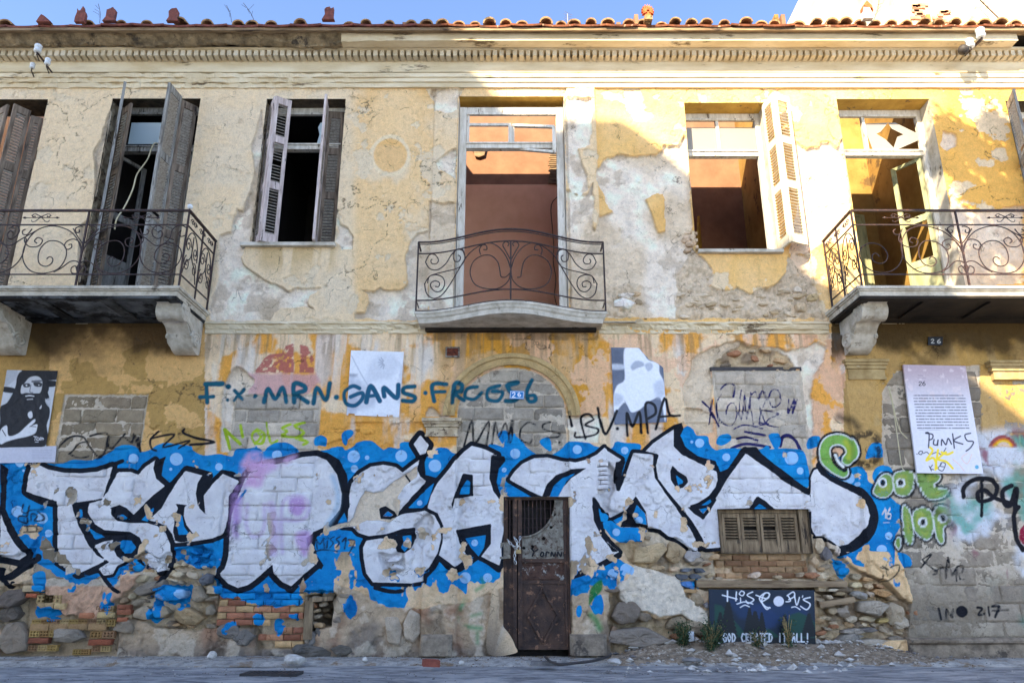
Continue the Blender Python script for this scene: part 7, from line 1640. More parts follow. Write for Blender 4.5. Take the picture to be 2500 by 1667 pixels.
def lay_painting(F, U, V):
    B = np.repeat(lin(10, 36, 58)[None]*.7, F.n, 0); ox = 0
    P3 = lambda pts, s=.8, smooth=False: sm(-s, s, F.poly(F.far(), zp(3, 3, [(a_, b_+738) for a_, b_ in pts]), smooth, m=s+2))
    B = mixc(B, (10,34,56), sm(.85, 1, V)); B = mixc(B, (12,56,104), P3([(-340,60),(0,120),(400,150),(420,250),(100,300),(-200,250)], 8)*.5)
    B = mixc(B, (12,66,54), P3([(-420,130),(-360,140),(-120,420),(0,300),(160,420),(260,220),(330,200),(420,240),(480,300),(490,420),(480,460),(-420,440)], 3))
    B = mixc(B, (12,48,92), P3([(-130,180),(0,120),(160,240),(120,330),(20,360),(-60,300)], 6)*.9)
    def fir(cx, top, bot, w_):
        pts = []; n_ = 9
        for i in range(n_): y = top+(bot-top)*i/n_; pts += [(cx+w_*(.15+.85*i/n_)*.5, y), (cx+w_*(.15+.85*(i+1)/n_)*.62, y+(bot-top)/n_*.8)]
        pts += [(cx+w_*.08, bot), (cx+w_*.08, bot+40), (cx-w_*.08, bot+40), (cx-w_*.08, bot)]
        for i in range(n_-1, -1, -1): y = top+(bot-top)*i/n_; pts += [(cx-w_*(.15+.85*(i+1)/n_)*.62, y+(bot-top)/n_*.8), (cx-w_*(.15+.85*i/n_)*.5, y)]
        return pts
    for a in ((-300,100,420,150),(-370,200,440,110),(-60,190,430,140),(-110,160,400,100),(205,220,430,110),(0,200,430,90),(420,210,420,130)): B = mixc(B, (5,14,20), P3(fir(*a)))
    B = mixc(B, (5,16,22), sm(.80, .84, V)); B = mixc(B, (235,235,238), Lz(F, [(150,1521+0)], 1, (3, 3))*0)
    f = F.disc(F.new(), OX[3]+150/K, OY[3]+840/K, 46/K); B = mixc(B, (226,226,232), sm(-.6, .6, f))
    wl = (236, 238, 240); q = (2, 3)
    for p, wd in (([(1910,60),(2040,95)],11),([(1955,20),(1955,115)],11),([(2035,30),(2030,110)],11),([(2075,25),(2060,50),(2090,65),(2105,35),(2080,22)],9),([(2070,85),(2072,125)],9),([(2180,30),(2130,60),(2190,100),(2140,135),(2120,110)],10),([(2210,60),(2300,90),(2330,50),(2290,40),(2240,90),(2290,160),(2334,175)],11),([(2040,140),(2110,120),(2180,140)],10),([(2070,170),(2110,150),(2150,165)],9)):
        B = mixc(B, wl, sm(-.6, .6, F.line(F.new(), [(OX[2]+x/K, OY[3]+(y+745-20)/K) for x, y in p], wd/K)))
    q = (3, 3)
    for p, wd in (([(0,100),(60,60),(60,20),(20,30),(0,100),(40,165),(70,150)],11),([(230,40),(255,90),(215,100)],10),([(225,45),(280,10),(290,50),(240,80)],10),([(290,40),(310,130),(335,60)],10),([(365,45),(360,60)],8),([(430,60),(370,80),(430,120),(400,170),(345,140)],11),([(265,150),(300,145),(340,170)],9)):
        B = mixc(B, wl, sm(-.6, .6, F.line(F.new(), [(OX[3]+x/K, OY[3]+(y+745)/K) for x, y in p], wd/K)))
    def txt(s_, x0, y0, h, w_, gap):
        G = {'G':[[(1,.1),(.4,0),(0,.5),(.4,1),(1,.9),(1,.5),(.6,.5)]],'O':[[(.5,0),(0,.5),(.5,1),(1,.5),(.5,0)]],'D':[[(0,0),(0,1),(.6,.9),(1,.5),(.6,.1),(0,0)]],'C':[[(1,.1),(.4,0),(0,.5),(.4,1),(1,.9)]],'R':[[(0,1),(0,0),(.8,.1),(.8,.4),(0,.5),(1,1)]],'E':[[(1,0),(0,0),(0,1),(1,1)],[(0,.5),(.8,.5)]],'A':[[(0,1),(.5,0),(1,1)],[(.2,.6),(.8,.6)]],'T':[[(0,0),(1,0)],[(.5,0),(.5,1)]],'I':[[(.5,0),(.5,1)]],'L':[[(0,0),(0,1),(1,1)]],'!':[[(.5,0),(.5,.65)],[(.5,.95),(.5,1)]]}
        x = x0; nonlocal_B = B
        for ch in s_:
            if ch != ' ':
                for st_ in G[ch]: nonlocal_B = mixc(nonlocal_B, (226,230,232), sm(-.6, .6, F.line(F.new(), [(OX[3]+(x+a*w_)/K, OY[3]+(y0+b*h)/K) for a, b in st_], 12/K, False)))
            x += w_+gap
        return nonlocal_B
    B = txt('GOD CREATED IT ALL!', -345, 1128, 72, 27, 14)
    return B, None
pb = sheet('painted_board', [(1731,1438),(1988,1440),(1992,1582),(1735,1580)], M['painted'], lay_painting, 190, 110, .10, .0, th=.03)
pb.data.materials[0] = M['painted']
tag(pb, 'dark board painted with fir trees and a moon reading GOD CREATED IT ALL!', 'painted board')
# rusty meter box
X0, Z1 = W(1088, 847, .02); X1, Z0 = W(1122, 872, .02); t_ = tag(empty('meter_box', (X0, 0, Z0)), 'small rusted square plate with pale rim left of the arch', 'meter box')
mb = MB(); mb.box((0, -.03, 0), (X1-X0, .01, Z1-Z0)); mb.build('rim', M['doorpale'], t_); mb = MB(); mb.box((.02, -.034, .02), (X1-X0-.02, -.0301, Z1-Z0-.02)); mb.build('rusty_plate', M['rust'] if 'rust' in M else M['doorsteel'], t_)
# ------------------------------------------------------------------ insulator brackets
def insul(base, tip, arms, label, lit):
    t_ = tag(empty('insulator_bracket', base), label, 'insulator bracket', 'old cable insulators on the cornice'); B0 = Vector(base)
    mb = MB(); mb.tube([(0,0,0), tuple(Vector(tip)-B0)], .014, 6); mb.build('iron_arm', M['iron'], t_)
    for (p, s_) in arms:
        p = Vector(p)-B0; mb = MB(); prf = [(0,0),(.035,0),(.042,.02),(.036,.05),(.03,.055),(.04,.06),(.042,.085),(.03,.1),(0,.102)]; n_ = 12
        V = [(r*s_*math.cos(2*math.pi*i/n_), r*s_*math.sin(2*math.pi*i/n_), z*s_) for r, z in prf for i in range(n_)]
        mb.add(V, [(k*n_+i, k*n_+(i+1) % n_, (k+1)*n_+(i+1) % n_, (k+1)*n_+i) for k in range(len(prf)-1) for i in range(n_)])
        o_ = mb.build('insulator', M['porcelain'], t_, True); o_.location = p
        mb = MB(); mb.tube([(p.x, p.y, p.z-.05), (p.x, p.y, p.z+.01)], .009, 6); mb.bar((p.x, p.y, p.z-.04), (p.x-.03, p.y+.12, p.z-.06), .012); mb.build('pin', M['iron'], t_)
    return t_
insul(V3(128, 179, .05), V3(90, 128, .42), [(V3(91, 128, .42), 1.25), (V3(115, 158, .38), 1.0), (V3(78, 167, .25), .85)], 'three white porcelain insulators on a dark iron arm at the left end of the cornice', 0)
ib = insul(V3(2345, 148, .05), V3(2398, 92, .49), [(V3(2396, 92, .49), 1.5), (V3(2370, 116, .40), 1.4)], 'two white insulators and round dark cap on a bent arm, right end of cornice', 1)
mb = MB(); c_ = Vector(V3(2352, 122, .36))-Vector(V3(2345, 148, .05)); V = [(c_.x+.075*math.cos(a)*math.cos(b), c_.y+.075*math.sin(a)*math.cos(b), c_.z+.075*math.sin(b)) for b in np.linspace(-1.4, 1.5, 9) for a in np.linspace(0, 2*math.pi, 14, endpoint=False)]
mb.add(V, [(j*14+i, j*14+(i+1) % 14, (j+1)*14+(i+1) % 14, (j+1)*14+i) for j in range(8) for i in range(14)]); mb.build('lamp_cap', M['zinc'], ib, True)
# ------------------------------------------------------------------ cables and chain
def cable(name, pts, r, mt, label, cat): mb = MB(); mb.tube(spline(pts, 6), r, 6); o_ = mb.build(name, mt, None, True); return tag(o_, label, cat)
cable('hanging_cable', [V3(388, 352, -.05), V3(378, 350, .0), V3(370, 362, .1), V3(360, 390, .15), V3(335, 425, .2), V3(325, 460, .3), V3(312, 490, .4), V3(300, 512, .6), V3(285, 535, .8), V3(280, 560, .8)], .010, M['wire'], 'pale cable hanging from the transom of the open balcony door', 'cable')
cable('dangling_string', [V3(2169, 944, .06), V3(2176, 975, .07), V3(2186, 1030, .07), V3(2200, 1130, .06), V3(2208, 1148, .05)], .006, M['wire'], 'long straight pale string dangling beside the notice board', 'string')
cable('dangling_string', [V3(2171, 944, .07), V3(2180, 985, .08), V3(2190, 1030, .08), V3(2198, 1052, .08), V3(2215, 1070, .08)], .007, M['wire'], 'shorter frayed pale string ending in a curl beside the notice board', 'string')
ch = tag(empty('door_chain', V3(1262, 1330, .0)), 'bright steel chain wound through the rusty door with a brass padlock', 'chain')
B0 = Vector(ch.location)
def links(path, n_):
    P_ = [Vector(p) for p in spline(path, 8)]
    for k in range(n_):
        i = int(k*(len(P_)-1)/n_); a = P_[i]; b = P_[min(i+2, len(P_)-1)]; c_ = (a+b)/2-B0; t = (b-a).normalized(); s_ = t.cross(Vector((0,1,0) if k % 2 else (1,.3,.2))).normalized()
        mb = MB(); mb.tube([c_+t*.026*math.cos(q)+s_*.012*math.sin(q) for q in np.linspace(0, 2*math.pi, 13)], .0045, 5); mb.build('link', M['chain'], ch)
M['chain'] = mat('galvanised_chain', (.55,.55,.53), (.4,.4,.38), 20, rough=.3, bump=0, metal=.9)
M['brass'] = mat('tarnished_brass', (.35,.26,.12), (.22,.16,.08), 12, rough=.4, bump=.1, metal=.7)
links([V3(1240,1318,.0), V3(1250,1330,.02), V3(1262,1336,.03), V3(1268,1320,.02), V3(1270,1310,.0)], 8); links([V3(1256,1312,.0), V3(1262,1325,.03), V3(1258,1345,.03), V3(1256,1362,.03), V3(1259,1376,.03)], 8)
mb = MB(); p = Vector(V3(1266, 1341, .04))-B0; mb.box((p.x-.03, p.y-.012, p.z-.045), (p.x+.03, p.y+.012, p.z)); mb.build('padlock', M['brass'], ch); mb = MB(); mb.tube([(p.x-.018, p.y, p.z), (p.x-.018, p.y, p.z+.03), (p.x, p.y, p.z+.045), (p.x+.018, p.y, p.z+.03), (p.x+.018, p.y, p.z)], .005, 6); mb.build('shackle', M['chain'], ch)
# writing on the door
mb = MB(); 
for p in ([(205,365),(235,400)],[(270,375),(235,400),(215,440)],[(300,400),(290,430),(310,440),(320,410),(300,400)],[(340,440),(345,400),(370,410)],[(385,440),(390,400),(410,440),(425,400)],[(440,440),(445,400),(470,440),(480,400)],[(500,400),(500,440)],[(530,370),(540,440)]):
    mb.tube([(lambda X_, Z_: (X_, yd+.009, Z_))(*W(OX[2]+x/K, OY[3]+y/K, -yd)) for x, y in spline(p, 4)], .010, 5, flat=.3)
mb.build('painted_scrawl', M['blackpaint'] if 'blackpaint' in M else M['dark'], leafw)
# ------------------------------------------------------------------ ground
def struct(o): o['kind'] = 'structure'; return o
GZ0 = 0.0
def terrain(name, x0, x1, y0, y1, zf, mt, step=.06, kind='structure'):
    xs2 = np.arange(x0, x1+step, step); ys2 = np.arange(y0, y1+step*.5, step*.6)
    X, Y = np.meshgrid(xs2, ys2); Z = zf(X, Y); n_, m_ = len(xs2), len(ys2)
    V = np.stack([X.ravel(), Y.ravel(), Z.ravel()], 1)
    a = (np.arange(m_-1)[:, None]*n_+np.arange(n_-1)[None]).ravel(); F_ = np.stack([a, a+1, a+n_+1, a+n_], 1)
    me_ = bpy.data.meshes.new(name); me_.vertices.add(len(V)); me_.vertices.foreach_set('co', V.astype(np.float32).ravel()); me_.loops.add(len(F_)*4); me_.polygons.add(len(F_))
    me_.loops.foreach_set('vertex_index', F_.ravel().astype(np.int32)); me_.polygons.foreach_set('loop_start', np.arange(0, len(F_)*4, 4, dtype=np.int32)); me_.polygons.foreach_set('loop_total', np.full(len(F_), 4, dtype=np.int32))
    me_.materials.append(mt); me_.polygons.foreach_set('use_smooth', np.ones(len(F_), bool)); me_.update(calc_edges=True)
    o = link(bpy.data.objects.new(name, me_)); o['kind'] = kind; return o
def zroad(X, Y): return -.042+(fbm(X, Y*2.2, .8, 4, 3)-.5)*.03+(fbm(X, Y*3, 6, 3, 4)-.5)*.008
def zpave(X, Y):
    d = np.abs(Y)/.75; return .0-.05*sm(.6, .98, d)+(fbm(X, Y, 1.1, 4, 7)-.5)*.035+(fbm(X, Y, 9, 3, 8)-.5)*.012
terrain('pavement', -8.6, 8.6, -.72, .08, zpave, M['kerb'], .035)
terrain('road', -8.6, 8.6, -11, -.66, zroad, M['asphalt'], .05)
mb = MB(); mb.box((-60, -60, -.3), (60, 60, -.16)); struct(mb.build('ground', M['asphalt']))
mb = MB(); mb.box((-40, -18, -.2), (40, -13.5, .06)); struct(mb.build('opposite_pavement', M['kerb']))
# concrete kerb at the right foot
kb = band('kerb', W(2222, 1568, .1)[0], 7.4, [(-.05, Zp(1555)), (.09, Zp(1557, .09)), (.12, Zp(1562, .12)), (.11, Zp(1568, .11)), (.06, Zp(1573, .06)), (.05, -.03), (-.05, -.03)], M['stonep'], None, seg=.04, amp=.035, seed=77); struct(kb)
# drain grate in the road
def ground_pt(px, py, z=0.0):
    v = (833.5-py)/FOC; den = CP-v*SP; g = (SP+v*CP)/den; d = (z-CAMH)/g; return ((px-1250)/FOC*d/den, -DIST+d)
gxc, gyc = ground_pt(664, 1645, -.04)
gr = tag(empty('drain_grate', (gxc, gyc, -.03)), 'dark iron drain grate set in the road at the lower left', 'drain grate')
mb = MB(); mb.box((-.27, -.14, -.02), (.27, -.115, .008)); mb.box((-.27, .115, -.02), (.27, .14, .008)); mb.box((-.27, -.1149, -.02), (-.245, .1149, .008)); mb.box((.245, -.1149, -.02), (.27, .1149, .008)); mb.build('grate_frame', M['zinc'], gr)
mb = MB(); mb.box((-.012, -.1145, -.015), (.012, .1145, .006)); g0 = mb.build('grate_bar', M['zinc'], gr); g0.location = (-.22, 0, 0)
for i in range(1, 11): share(g0, 'grate_bar', gr, (-.22+i*.044, 0, 0))
mb = MB(); mb.box((-.27, -.14, -.03), (.27, .14, -.022)); mb.build('grate_pit', M['dark'], gr)
# loose stones that can be told apart
def rock(name, px, py, wpx, hpx, mt, label, cat='rock', z=.0, seed=0, group=None, flat=.8):
    x, y = ground_pt(px, py, z+.02); s_ = (DIST+y)/FOC/1.07; r_ = np.random.RandomState(seed); n_, m_ = 9, 12; V = []
    ax = wpx*s_/2; az = hpx*s_/2*1.15; ay = ax*flat
    for j in range(n_+1):
        ph = -math.pi/2+math.pi*j/n_
        for i in range(m_): th = 2*math.pi*i/m_; V.append((math.cos(ph)*math.cos(th), math.cos(ph)*math.sin(th), math.sin(ph)))
    V = np.array(V); q = V.copy()
    for _ in range(7):
        nn_ = r_.normal(size=3); nn_ /= np.linalg.norm(nn_); d = r_.uniform(.55, .85); t = V@nn_; k_ = t > d; V[k_] -= (t[k_]-d)[:, None]*nn_[None]
    V *= np.array([ax, ay, az])[None]*1.15
    F_ = [(j*m_+i, j*m_+(i+1) % m_, (j+1)*m_+(i+1) % m_, (j+1)*m_+i) for j in range(n_) for i in range(m_)]
    o = mesh_obj(name, V, F_, mt, None, loc=(x, y, z+az*.75)); return tag(o, label, cat, group)
rock('rock', 722, 1612, 52, 20, M['chip'], 'wide low white plaster lump on the pavement left of the pilaster foot', seed=1)
rock('rock', 517, 1602, 22, 16, M['chip'], 'white rounded stone against the wall foot below the red bricks', seed=2)
x_, y_ = ground_pt(1053, 1618, .03); mb = MB(); mb.box((-.09, -.05, 0), (.08, .05, .062)); mb.box((-.07, -.04, .0622), (.05, .03, .068)); o_ = mb.build('loose_brick', M['redbrick'], None, loc=(x_, y_, .0)); o_.rotation_euler = (.05, .06, .25); tag(o_, 'single reddish brick lying in front of the pilaster plinth', 'brick')
rock('rock', 892, 1608, 14, 9, M['chip'], 'tiny white stone left of the two lying together mid-pavement', seed=4)
rock('rock', 1127, 1618, 13, 11, M['chip'], 'small white pebble right of the loose red brick', seed=5)
rock('rock', 1550, 1592, 26, 20, M['chip'], 'angular white plaster lump under the big grey foundation stone', seed=6)
rock('rock', 1612, 1580, 22, 30, M['chip'], 'upright white stone leaning left of the weeds', seed=7)
rock('rock', 1700, 1592, 30, 18, M['chipgrey'], 'pale brown stone in the rubble below the small weed', seed=8)
rock('rock', 1690, 1610, 44, 10, M['chipgrey'], 'flat dark grey slab fragment at the edge of the road', seed=9, flat=.5)
rock('rock', 1378, 1586, 20, 14, M['chip'], 'white stone at the foot of the rusty door', seed=10)
rock('rock', 2463, 1588, 20, 10, M['chipgrey'], 'dark grey pebble alone near the right edge of the pavement', seed=11)
rock('rock', 1898, 1595, 46, 16, M['chip'], 'broad white plaster piece in front of the painted board', seed=12)
rock('rock', 1975, 1600, 26, 16, M['chip'], 'white plaster chunk below the right corner of the painted board', seed=13)
rock('rock', 1500, 1615, 34, 12, M['chip'], 'flat white fragment in the rubble right of the door pilaster', seed=14)
# slabs, pipe and litter
x_, y_ = ground_pt(1330, 1618, .02); mb = MB(); mb.box((-.14, -.06, 0), (.12, .06, .04)); o_ = mb.build('stone_slab', M['chipgrey'], None, loc=(x_, y_, 0)); o_.rotation_euler = (0, 0, -.1); tag(o_, 'flat grey stone slab lying at the door threshold', 'slab')
def gp3(px, py, z): x, y = ground_pt(px, py, z); return (x, y, z)
cable('bent_rod', [gp3(1330, 1602, .06), gp3(1356, 1620, .05), gp3(1400, 1618, .05), gp3(1450, 1612, .05), gp3(1490, 1600, .05)], .014, M['zinc'], 'dark bent rod lying in the rubble before the door', 'rod')
x_, y_ = ground_pt(2198, 1582, .03); o_ = mesh_obj('litter', [(-.13,0,.02),(.1,-.02,0),(.14,.04,.015),(-.08,.05,.05),(.02,.02,.06),(-.13,.0,.022),(.1,-.02,.002)], [(0,1,4,3),(1,2,4),(0,1,6,5)], M['porcelain'], None, loc=(x_, y_, .03)); tag(o_, 'crumpled white plastic scrap on the ground right of the rubble', 'litter')
x_, y_ = ground_pt(2147, 1583, .03); o_ = mesh_obj('litter', [(-.04,0,.0),(.04,-.02,0),(.035,.03,.015),(-.03,.03,.03),(.0,.02,.045)], [(0,1,4,3),(1,2,4)], M['yellowdoor'], None, loc=(x_, y_, .03)); tag(o_, 'small orange yellow scrap lying near the rubble', 'litter')
x_, z_ = W(1686, 1552, .12); o_ = mesh_obj('litter', [(x_-.04,-.14,z_-.06),(x_+.03,-.15,z_-.05),(x_+.04,-.13,z_+.05),(x_-.03,-.12,z_+.06),(x_,-.17,z_)], [(0,1,4),(1,2,4),(2,3,4),(3,0,4)], M['porcelain'], None); tag(o_, 'crumpled white wrapper caught beside the dark green weed', 'litter')
# rubble heap and scatter
def scatter(name, n_, px0, px1, py0, py1, smin, smax, mt, z=.0, seed=0, dens=None):
    r_ = np.random.RandomState(seed); V = []; F_ = []
    T = np.array([(1,0,0),(-.7,.7,0),(-.7,-.7,0),(0,.1,.9),(.1,0,-.6),(.3,.6,.4)]); TF = [(0,5,3),(5,1,3),(1,2,3),(2,0,3),(5,0,4),(1,5,4),(2,1,4),(0,2,4)]
    for i in range(n_):
        u = r_.uniform(px0, px1); v = py0+(py1-py0)*r_.rand()**1.3
        if dens is not None and r_.rand() > dens(u): continue
        x, y = ground_pt(u, v, z+.01); y = min(y, -.03); s_ = smin+(smax-smin)*r_.rand()**3; a = r_.uniform(0, 6.28); c_, q = math.cos(a), math.sin(a)
        P_ = T*s_*r_.uniform(.6, 1.2, 3)[None]; P_[:, 2] *= .6; x_ = P_[:, 0]*c_-P_[:, 1]*q+x; y_ = P_[:, 0]*q+P_[:, 1]*c_+y; hz = float(heap(np.array([x]), np.array([y]))[0]) if z >= 0 else float(zroad(np.array([x]), np.array([y]))[0])
        k0_ = len(V); V += list(zip(x_, y_, P_[:, 2]+hz+s_*.2)); F_ += [(k0_+a_, k0_+b, k0_+d) for a_, b, d in TF]
    o = mesh_obj(name, V, F_, mt); o['kind'] = 'stuff'; return o
xh0 = ground_pt(1500, 1600)[0]; xh1 = ground_pt(2180, 1600)[0]
def heap(X, Y): 
    b = sm(-.62, -.05, Y)*.14*sm(xh0-.25, xh0+.5, X)*sm(xh1+.5, xh1-.4, X)*(.6+.8*fbm(X, Y, 2.2, 3, 5)); return np.maximum(zpave(X, Y), b+zpave(X, Y))
def zheap(X, Y): return np.where((X > xh0-.25) & (X < xh1+.5), heap(X, Y)+(fbm(X, Y, 16, 3, 6)-.5)*.03-.004, -.1)
o = terrain('rubble_bed', xh0-.3, xh1+.5, -.68, .06, zheap, mat('dry_rubble_soil', L_(172,152,126), L_(110,94,76), 14, bump=.9, c3=L_(205,192,172), sc3=20, th3=.58), .03, 'stuff')
scatter('white_rubble', 650, 1480, 2180, 1572, 1628, .006, .085, M['chip'], seed=1, dens=lambda u: .25+.75*(1640 < u < 2100))
scatter('grey_rubble', 350, 1400, 2300, 1575, 1632, .006, .05, M['chipgrey'], seed=2); scatter('brown_grit', 1500, 900, 2420, 1590, 1626, .004, .016, mat('brown_grit', L_(140,110,80), L_(90,70,52), 20, bump=0), seed=3)
scatter('wall_foot_grit', 1800, 0, 2480, 1590, 1655, .004, .018, M['chipgrey'], seed=4); scatter('white_grit', 900, 0, 2480, 1598, 1632, .004, .016, M['chip'], seed=5)
# dry grass and leaves
def straw(name, n_, px0, px1, py0, py1, mt, seed, L0=.03, L1=.09):
    r_ = np.random.RandomState(seed); V = []; F_ = []
    cl = r_.uniform(px0, px1, 26)
    for i in range(n_):
        u = cl[r_.randint(26)]+r_.normal()*26; v = r_.uniform(py0, py1); x, y = ground_pt(u, v, .01); y = min(y, -.02); a = r_.uniform(0, 6.28); l = r_.uniform(L0, L1); h = r_.uniform(.002, .02); w_ = .003; z0 = float(heap(np.array([x]), np.array([y]))[0])
        dx, dy = math.cos(a)*l, math.sin(a)*l*.6; k0_ = len(V); V += [(x, y, z0+.003), (x+dy*w_/l, y-dx*w_/l, z0+.003), (x+dx, y+dy, z0+h)]; F_.append((k0_, k0_+1, k0_+2))
    o = mesh_obj(name, V, F_, mt); o['kind'] = 'stuff'; return o
straw('dry_grass', 5200, 850, 2350, 1588, 1632, M['straw'], 1); straw('dead_leaves', 2200, 1240, 2250, 1580, 1630, mat('dead_leaf', L_(150,112,66), L_(96,72,44), 20, bump=0), 2, .015, .03); straw('dry_grass', 900, 120, 900, 1598, 1628, M['straw'], 3)
# weeds
def weed(px, py, hpx, wpx, label, seed, n_=500, dep=.16, mt=None):
    x, z0 = W(px, py, dep); s_ = (DIST-dep)/FOC/1.05; r_ = np.random.RandomState(seed); t_ = tag(empty('weed', (x, -dep, z0)), label, 'weed')
    V = []; F_ = []; st_ = MB()
    for b in range(20):
        a = r_.uniform(-1.1, 1.1); l = hpx*s_*r_.uniform(.5, 1.25); dx = math.sin(a)*wpx*s_*.6; dy = r_.uniform(-.12, .06); P_ = [(0,0,0), (dx*.4, dy*.5, l*.55), (dx, dy, l)]; P_ = spline(P_, 4); st_.tube(P_, .003, 4)
        for k in range(n_//20):
            p = np.array(P_[r_.randint(1, len(P_))])+r_.normal(0, .03, 3); e = r_.normal(size=3); e /= np.linalg.norm(e); f_ = np.cross(e, r_.normal(size=3)); f_ /= np.linalg.norm(f_); L1 = r_.uniform(.008, .02); k0_ = len(V)
            V += [tuple(p-e*L1), tuple(p+f_*L1*.5), tuple(p+e*L1), tuple(p-f_*L1*.5)]; F_.append((k0_, k0_+1, k0_+2, k0_+3))
    mesh_obj('leaves', V, F_, mt or M['weed'], t_); st_.build('stems', M['straw'], t_); return t_
weed(1668, 1574, 40, 26, 'dark green bushy weed rooted left of the painted board', 1, 900); weed(1745, 1576, 46, 56, 'straggling green weed across the lower left corner of the painted board', 2, 800, .2)
weed(1735, 1590, 50, 26, 'low weed growing in rubble below the painted board corner', 3, 500, .3); weed(1925, 1580, 60, 20, 'thin yellow-green sprig in front of the middle of the painted board', 4, 220, .2)
weed(1850, 1580, 32, 40, 'faint low weed in front of the painted lettering', 5, 260, .2)
# ------------------------------------------------------------------ roof extras
def twig(px, py0, py1, lean, label, seed, dep=.3):
    r_ = np.random.RandomState(seed); A = Vector(V3(px, py0, dep)); B_ = Vector(V3(px+lean, py1, dep)); mb = MB(); m_ = A.lerp(B_, .5)+Vector((.02, 0, 0)); mb.tube(spline([A, m_, B_], 4), .004, 4, rr=None)
    for k in range(4): p = A.lerp(B_, .3+.15*k); mb.tube([p, p+Vector((r_.uniform(-.1, .1), 0, r_.uniform(.04, .12)))], .0025, 4)
    tag(mb.build('dry_twig', M['bark']), label, 'twig')
twig(243, 58, 10, -3, 'tall bare twig standing between the two left broken roof ornaments', 1); twig(565, 55, 14, -12, 'left of two bare twigs above the left eaves', 2); twig(622, 55, 8, -28, 'branching bare twig right of its thinner neighbour above the left eaves', 3); twig(2132, 52, 0, 14, 'thin leaning twig beside the capped stump on the roof', 4)
an = tag(empty('tv_antenna', V3(1386, 60, -1.5)), 'small television antenna mast just above the middle of the roof', 'antenna'); mb = MB(); s_ = .007
mb.tube([(0,0,-.3), (0,0,.22)], .012, 6); mb.build('mast', M['chain'], an)
for k in range(6): mb = MB(); z_ = .01+k*.045; mb.tube([(-.07+.02*(k % 2), -.02, z_+.02), (.07+.01*(k % 3), .05, z_)], .0035, 4); mb.build('antenna_rod', M['chain'], an)
# ------------------------------------------------------------------ neighbouring building, top right
nb_ = tag(empty('neighbouring_house', (8, 2.0, 0)), 'taller cracked cream house rising behind the right end of the roof', 'building')
yN = 1.6; XN = Xat(2200, 9.8, -yN)
def nloc(p): return (p[0]-8, p[1]-2.0, p[2])
n_ = 110; m_ = 70; x = np.linspace(XN, XN+7, n_+1); z = np.linspace(8.6, 14, m_+1); GXn, GZn = np.meshgrid(x, z); fN = fbm(GXn, GZn, 2.4, 5, 3); cr = sm(.62, .66, fbm(GXn, GZn, 1.3, 5, 14)); yy = yN+cr*.04+(fbm(GXn, GZn, 12, 3, 4)-.5)*.03*cr
V = np.stack([GXn.ravel()-8, yy.ravel()-2.0, GZn.ravel()], 1); q = n_+1
mesh_obj('gable_wall', V, [(j*q+i, j*q+i+1, (j+1)*q+i+1, (j+1)*q+i) for j in range(m_) for i in range(n_)], M['neigh'], nb_)
mb = MB(); mb.box((XN-8, yN+.05-2, 0), (XN-8+7, yN+4, 8.7)); mb.box((XN-8, yN+.05-2, 8.7), (XN-8+7, yN+3, 14)); mb.build('house_body', M['neigh'], nb_)
M['neighbrick'] = mat('dusty_pink_brick', L_(225,170,140), L_(195,135,105), 12, bump=.4)
for k in range(15):
    u = 2240+rng.uniform(-8, 14)+(30+rng.uniform(0, 60) if k > 8 else 0); v = rng.uniform(2, 50) if k < 9 else rng.uniform(28, 52); X, Z = W(u, v, -yN+.02); mb = MB(); w_ = rng.uniform(.09, .2); mb.box((X-8-w_/2, yN-.03-2, Z-.03), (X-8+w_/2, yN+.08-2, Z+.03)); mb.build('brick', M['neighbrick'], nb_)
mb = MB(); A = Vector(V3(2392, 0, -yN+.1)); B_ = Vector(V3(2438, 45, -yN+.1)); mb.tube([A-Vector((8,2,0)), B_-Vector((8,2,0))], .012, 5); mb.build('stay_rod', M['iron'], nb_)
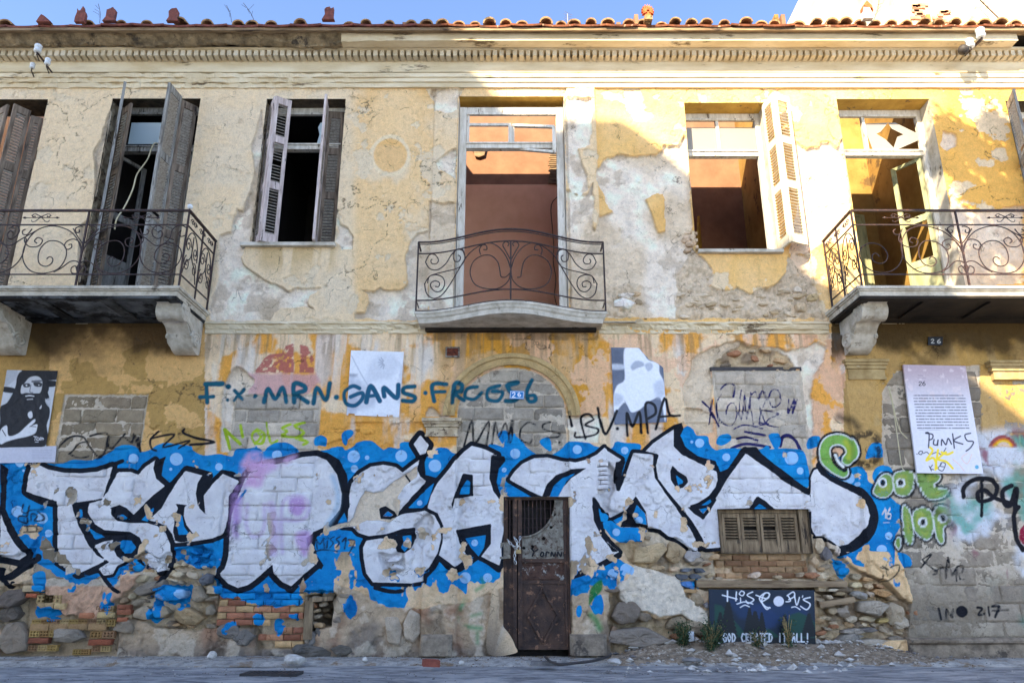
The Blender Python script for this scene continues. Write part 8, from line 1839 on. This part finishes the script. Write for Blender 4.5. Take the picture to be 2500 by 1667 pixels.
# ------------------------------------------------------------------ sky-side things behind the viewer that throw the shade
T_ = 15.5
BD = [(-300,-60),(700,-62),(955,-60),(1060,75),(1130,160),(1195,215),(1255,288),(1380,289),(1515,290),(1555,315),(1618,362),(1670,405),(1931,617),(2013,690),(2180,770),(2330,884),(2500,1018),(2800,1260)]
out = []
for u, v in BD:
    if v < -340: 
        X, Z = W(u, -330); X = W(u, -330)[0]-(.5 if u < 600 else 0); Z += .0
    else: X, Z = W(u, v)
    out.append((X-.53*T_, Z+.78*T_))
opp = tag(empty('opposite_building', (0, -T_, 0)), 'pale stucco building across the street behind the viewer', 'building')
mb = MB(); pts = [(out[0][0], 0)]+out+[(out[-1][0]+1.2, 0)]
mb.prism(pts, -1.2, 0); mb.build('street_front', M['opposite'], opp)
# street tree whose leaves dapple the right end
def P_sun(u, v, t): X, Z = W(u, v); return Vector((X-.53*t, -t, Z+.78*t))
tree = empty('street_tree', (8.6, -7.4, 0)); tag(tree, 'leafy street tree beside the road, out of view on the right', 'tree')
TB = Vector(tree.location); top = P_sun(2520, 560, 5.8)-TB
mb = MB(); mb.tube(spline([(0,0,0), (.1,.05,3), (-.1,0,6), tuple(top)], 6), .14, 8, rr=list(np.linspace(.2, .06, 19))); mb.build('trunk', M['bark'], tree)
V = []; F_ = []; r_ = np.random.RandomState(11); br = MB()
for cl in range(230):
    u = r_.uniform(2275, 2900); v = r_.uniform(262, 745)
    edge = 285+40*abs(math.sin(u*.035))
    if v < edge: v = edge+r_.uniform(0, 90)
    # open window of light where the photo has it
    if 2290 < u < 2470 and 395 < v < 560 and r_.rand() < .35: continue
    if u < 2350 and v > 480 and r_.rand() < .35: continue
    c_ = P_sun(u, v, r_.uniform(4.9, 6.4))-TB; b = Vector(top)*.9; br.tube([b, b.lerp(c_, .6)+Vector((0,.1,.1)), c_], .010, 4)
    R_ = r_.uniform(.10, .24)
    for k in range(150):
        p = np.array(c_)+r_.normal(0, R_*.5, 3); e = r_.normal(size=3); e /= np.linalg.norm(e); f_ = np.cross(e, r_.normal(size=3)); f_ /= np.linalg.norm(f_); L1 = r_.uniform(.045, .08); k0_ = len(V)
        V += [tuple(p-e*L1), tuple(p+f_*L1*.5), tuple(p+e*L1), tuple(p-f_*L1*.5)]; F_.append((k0_, k0_+1, k0_+2, k0_+3))
mesh_obj('crown', V, F_, M['leaf'], tree); br.build('branches', M['bark'], tree)
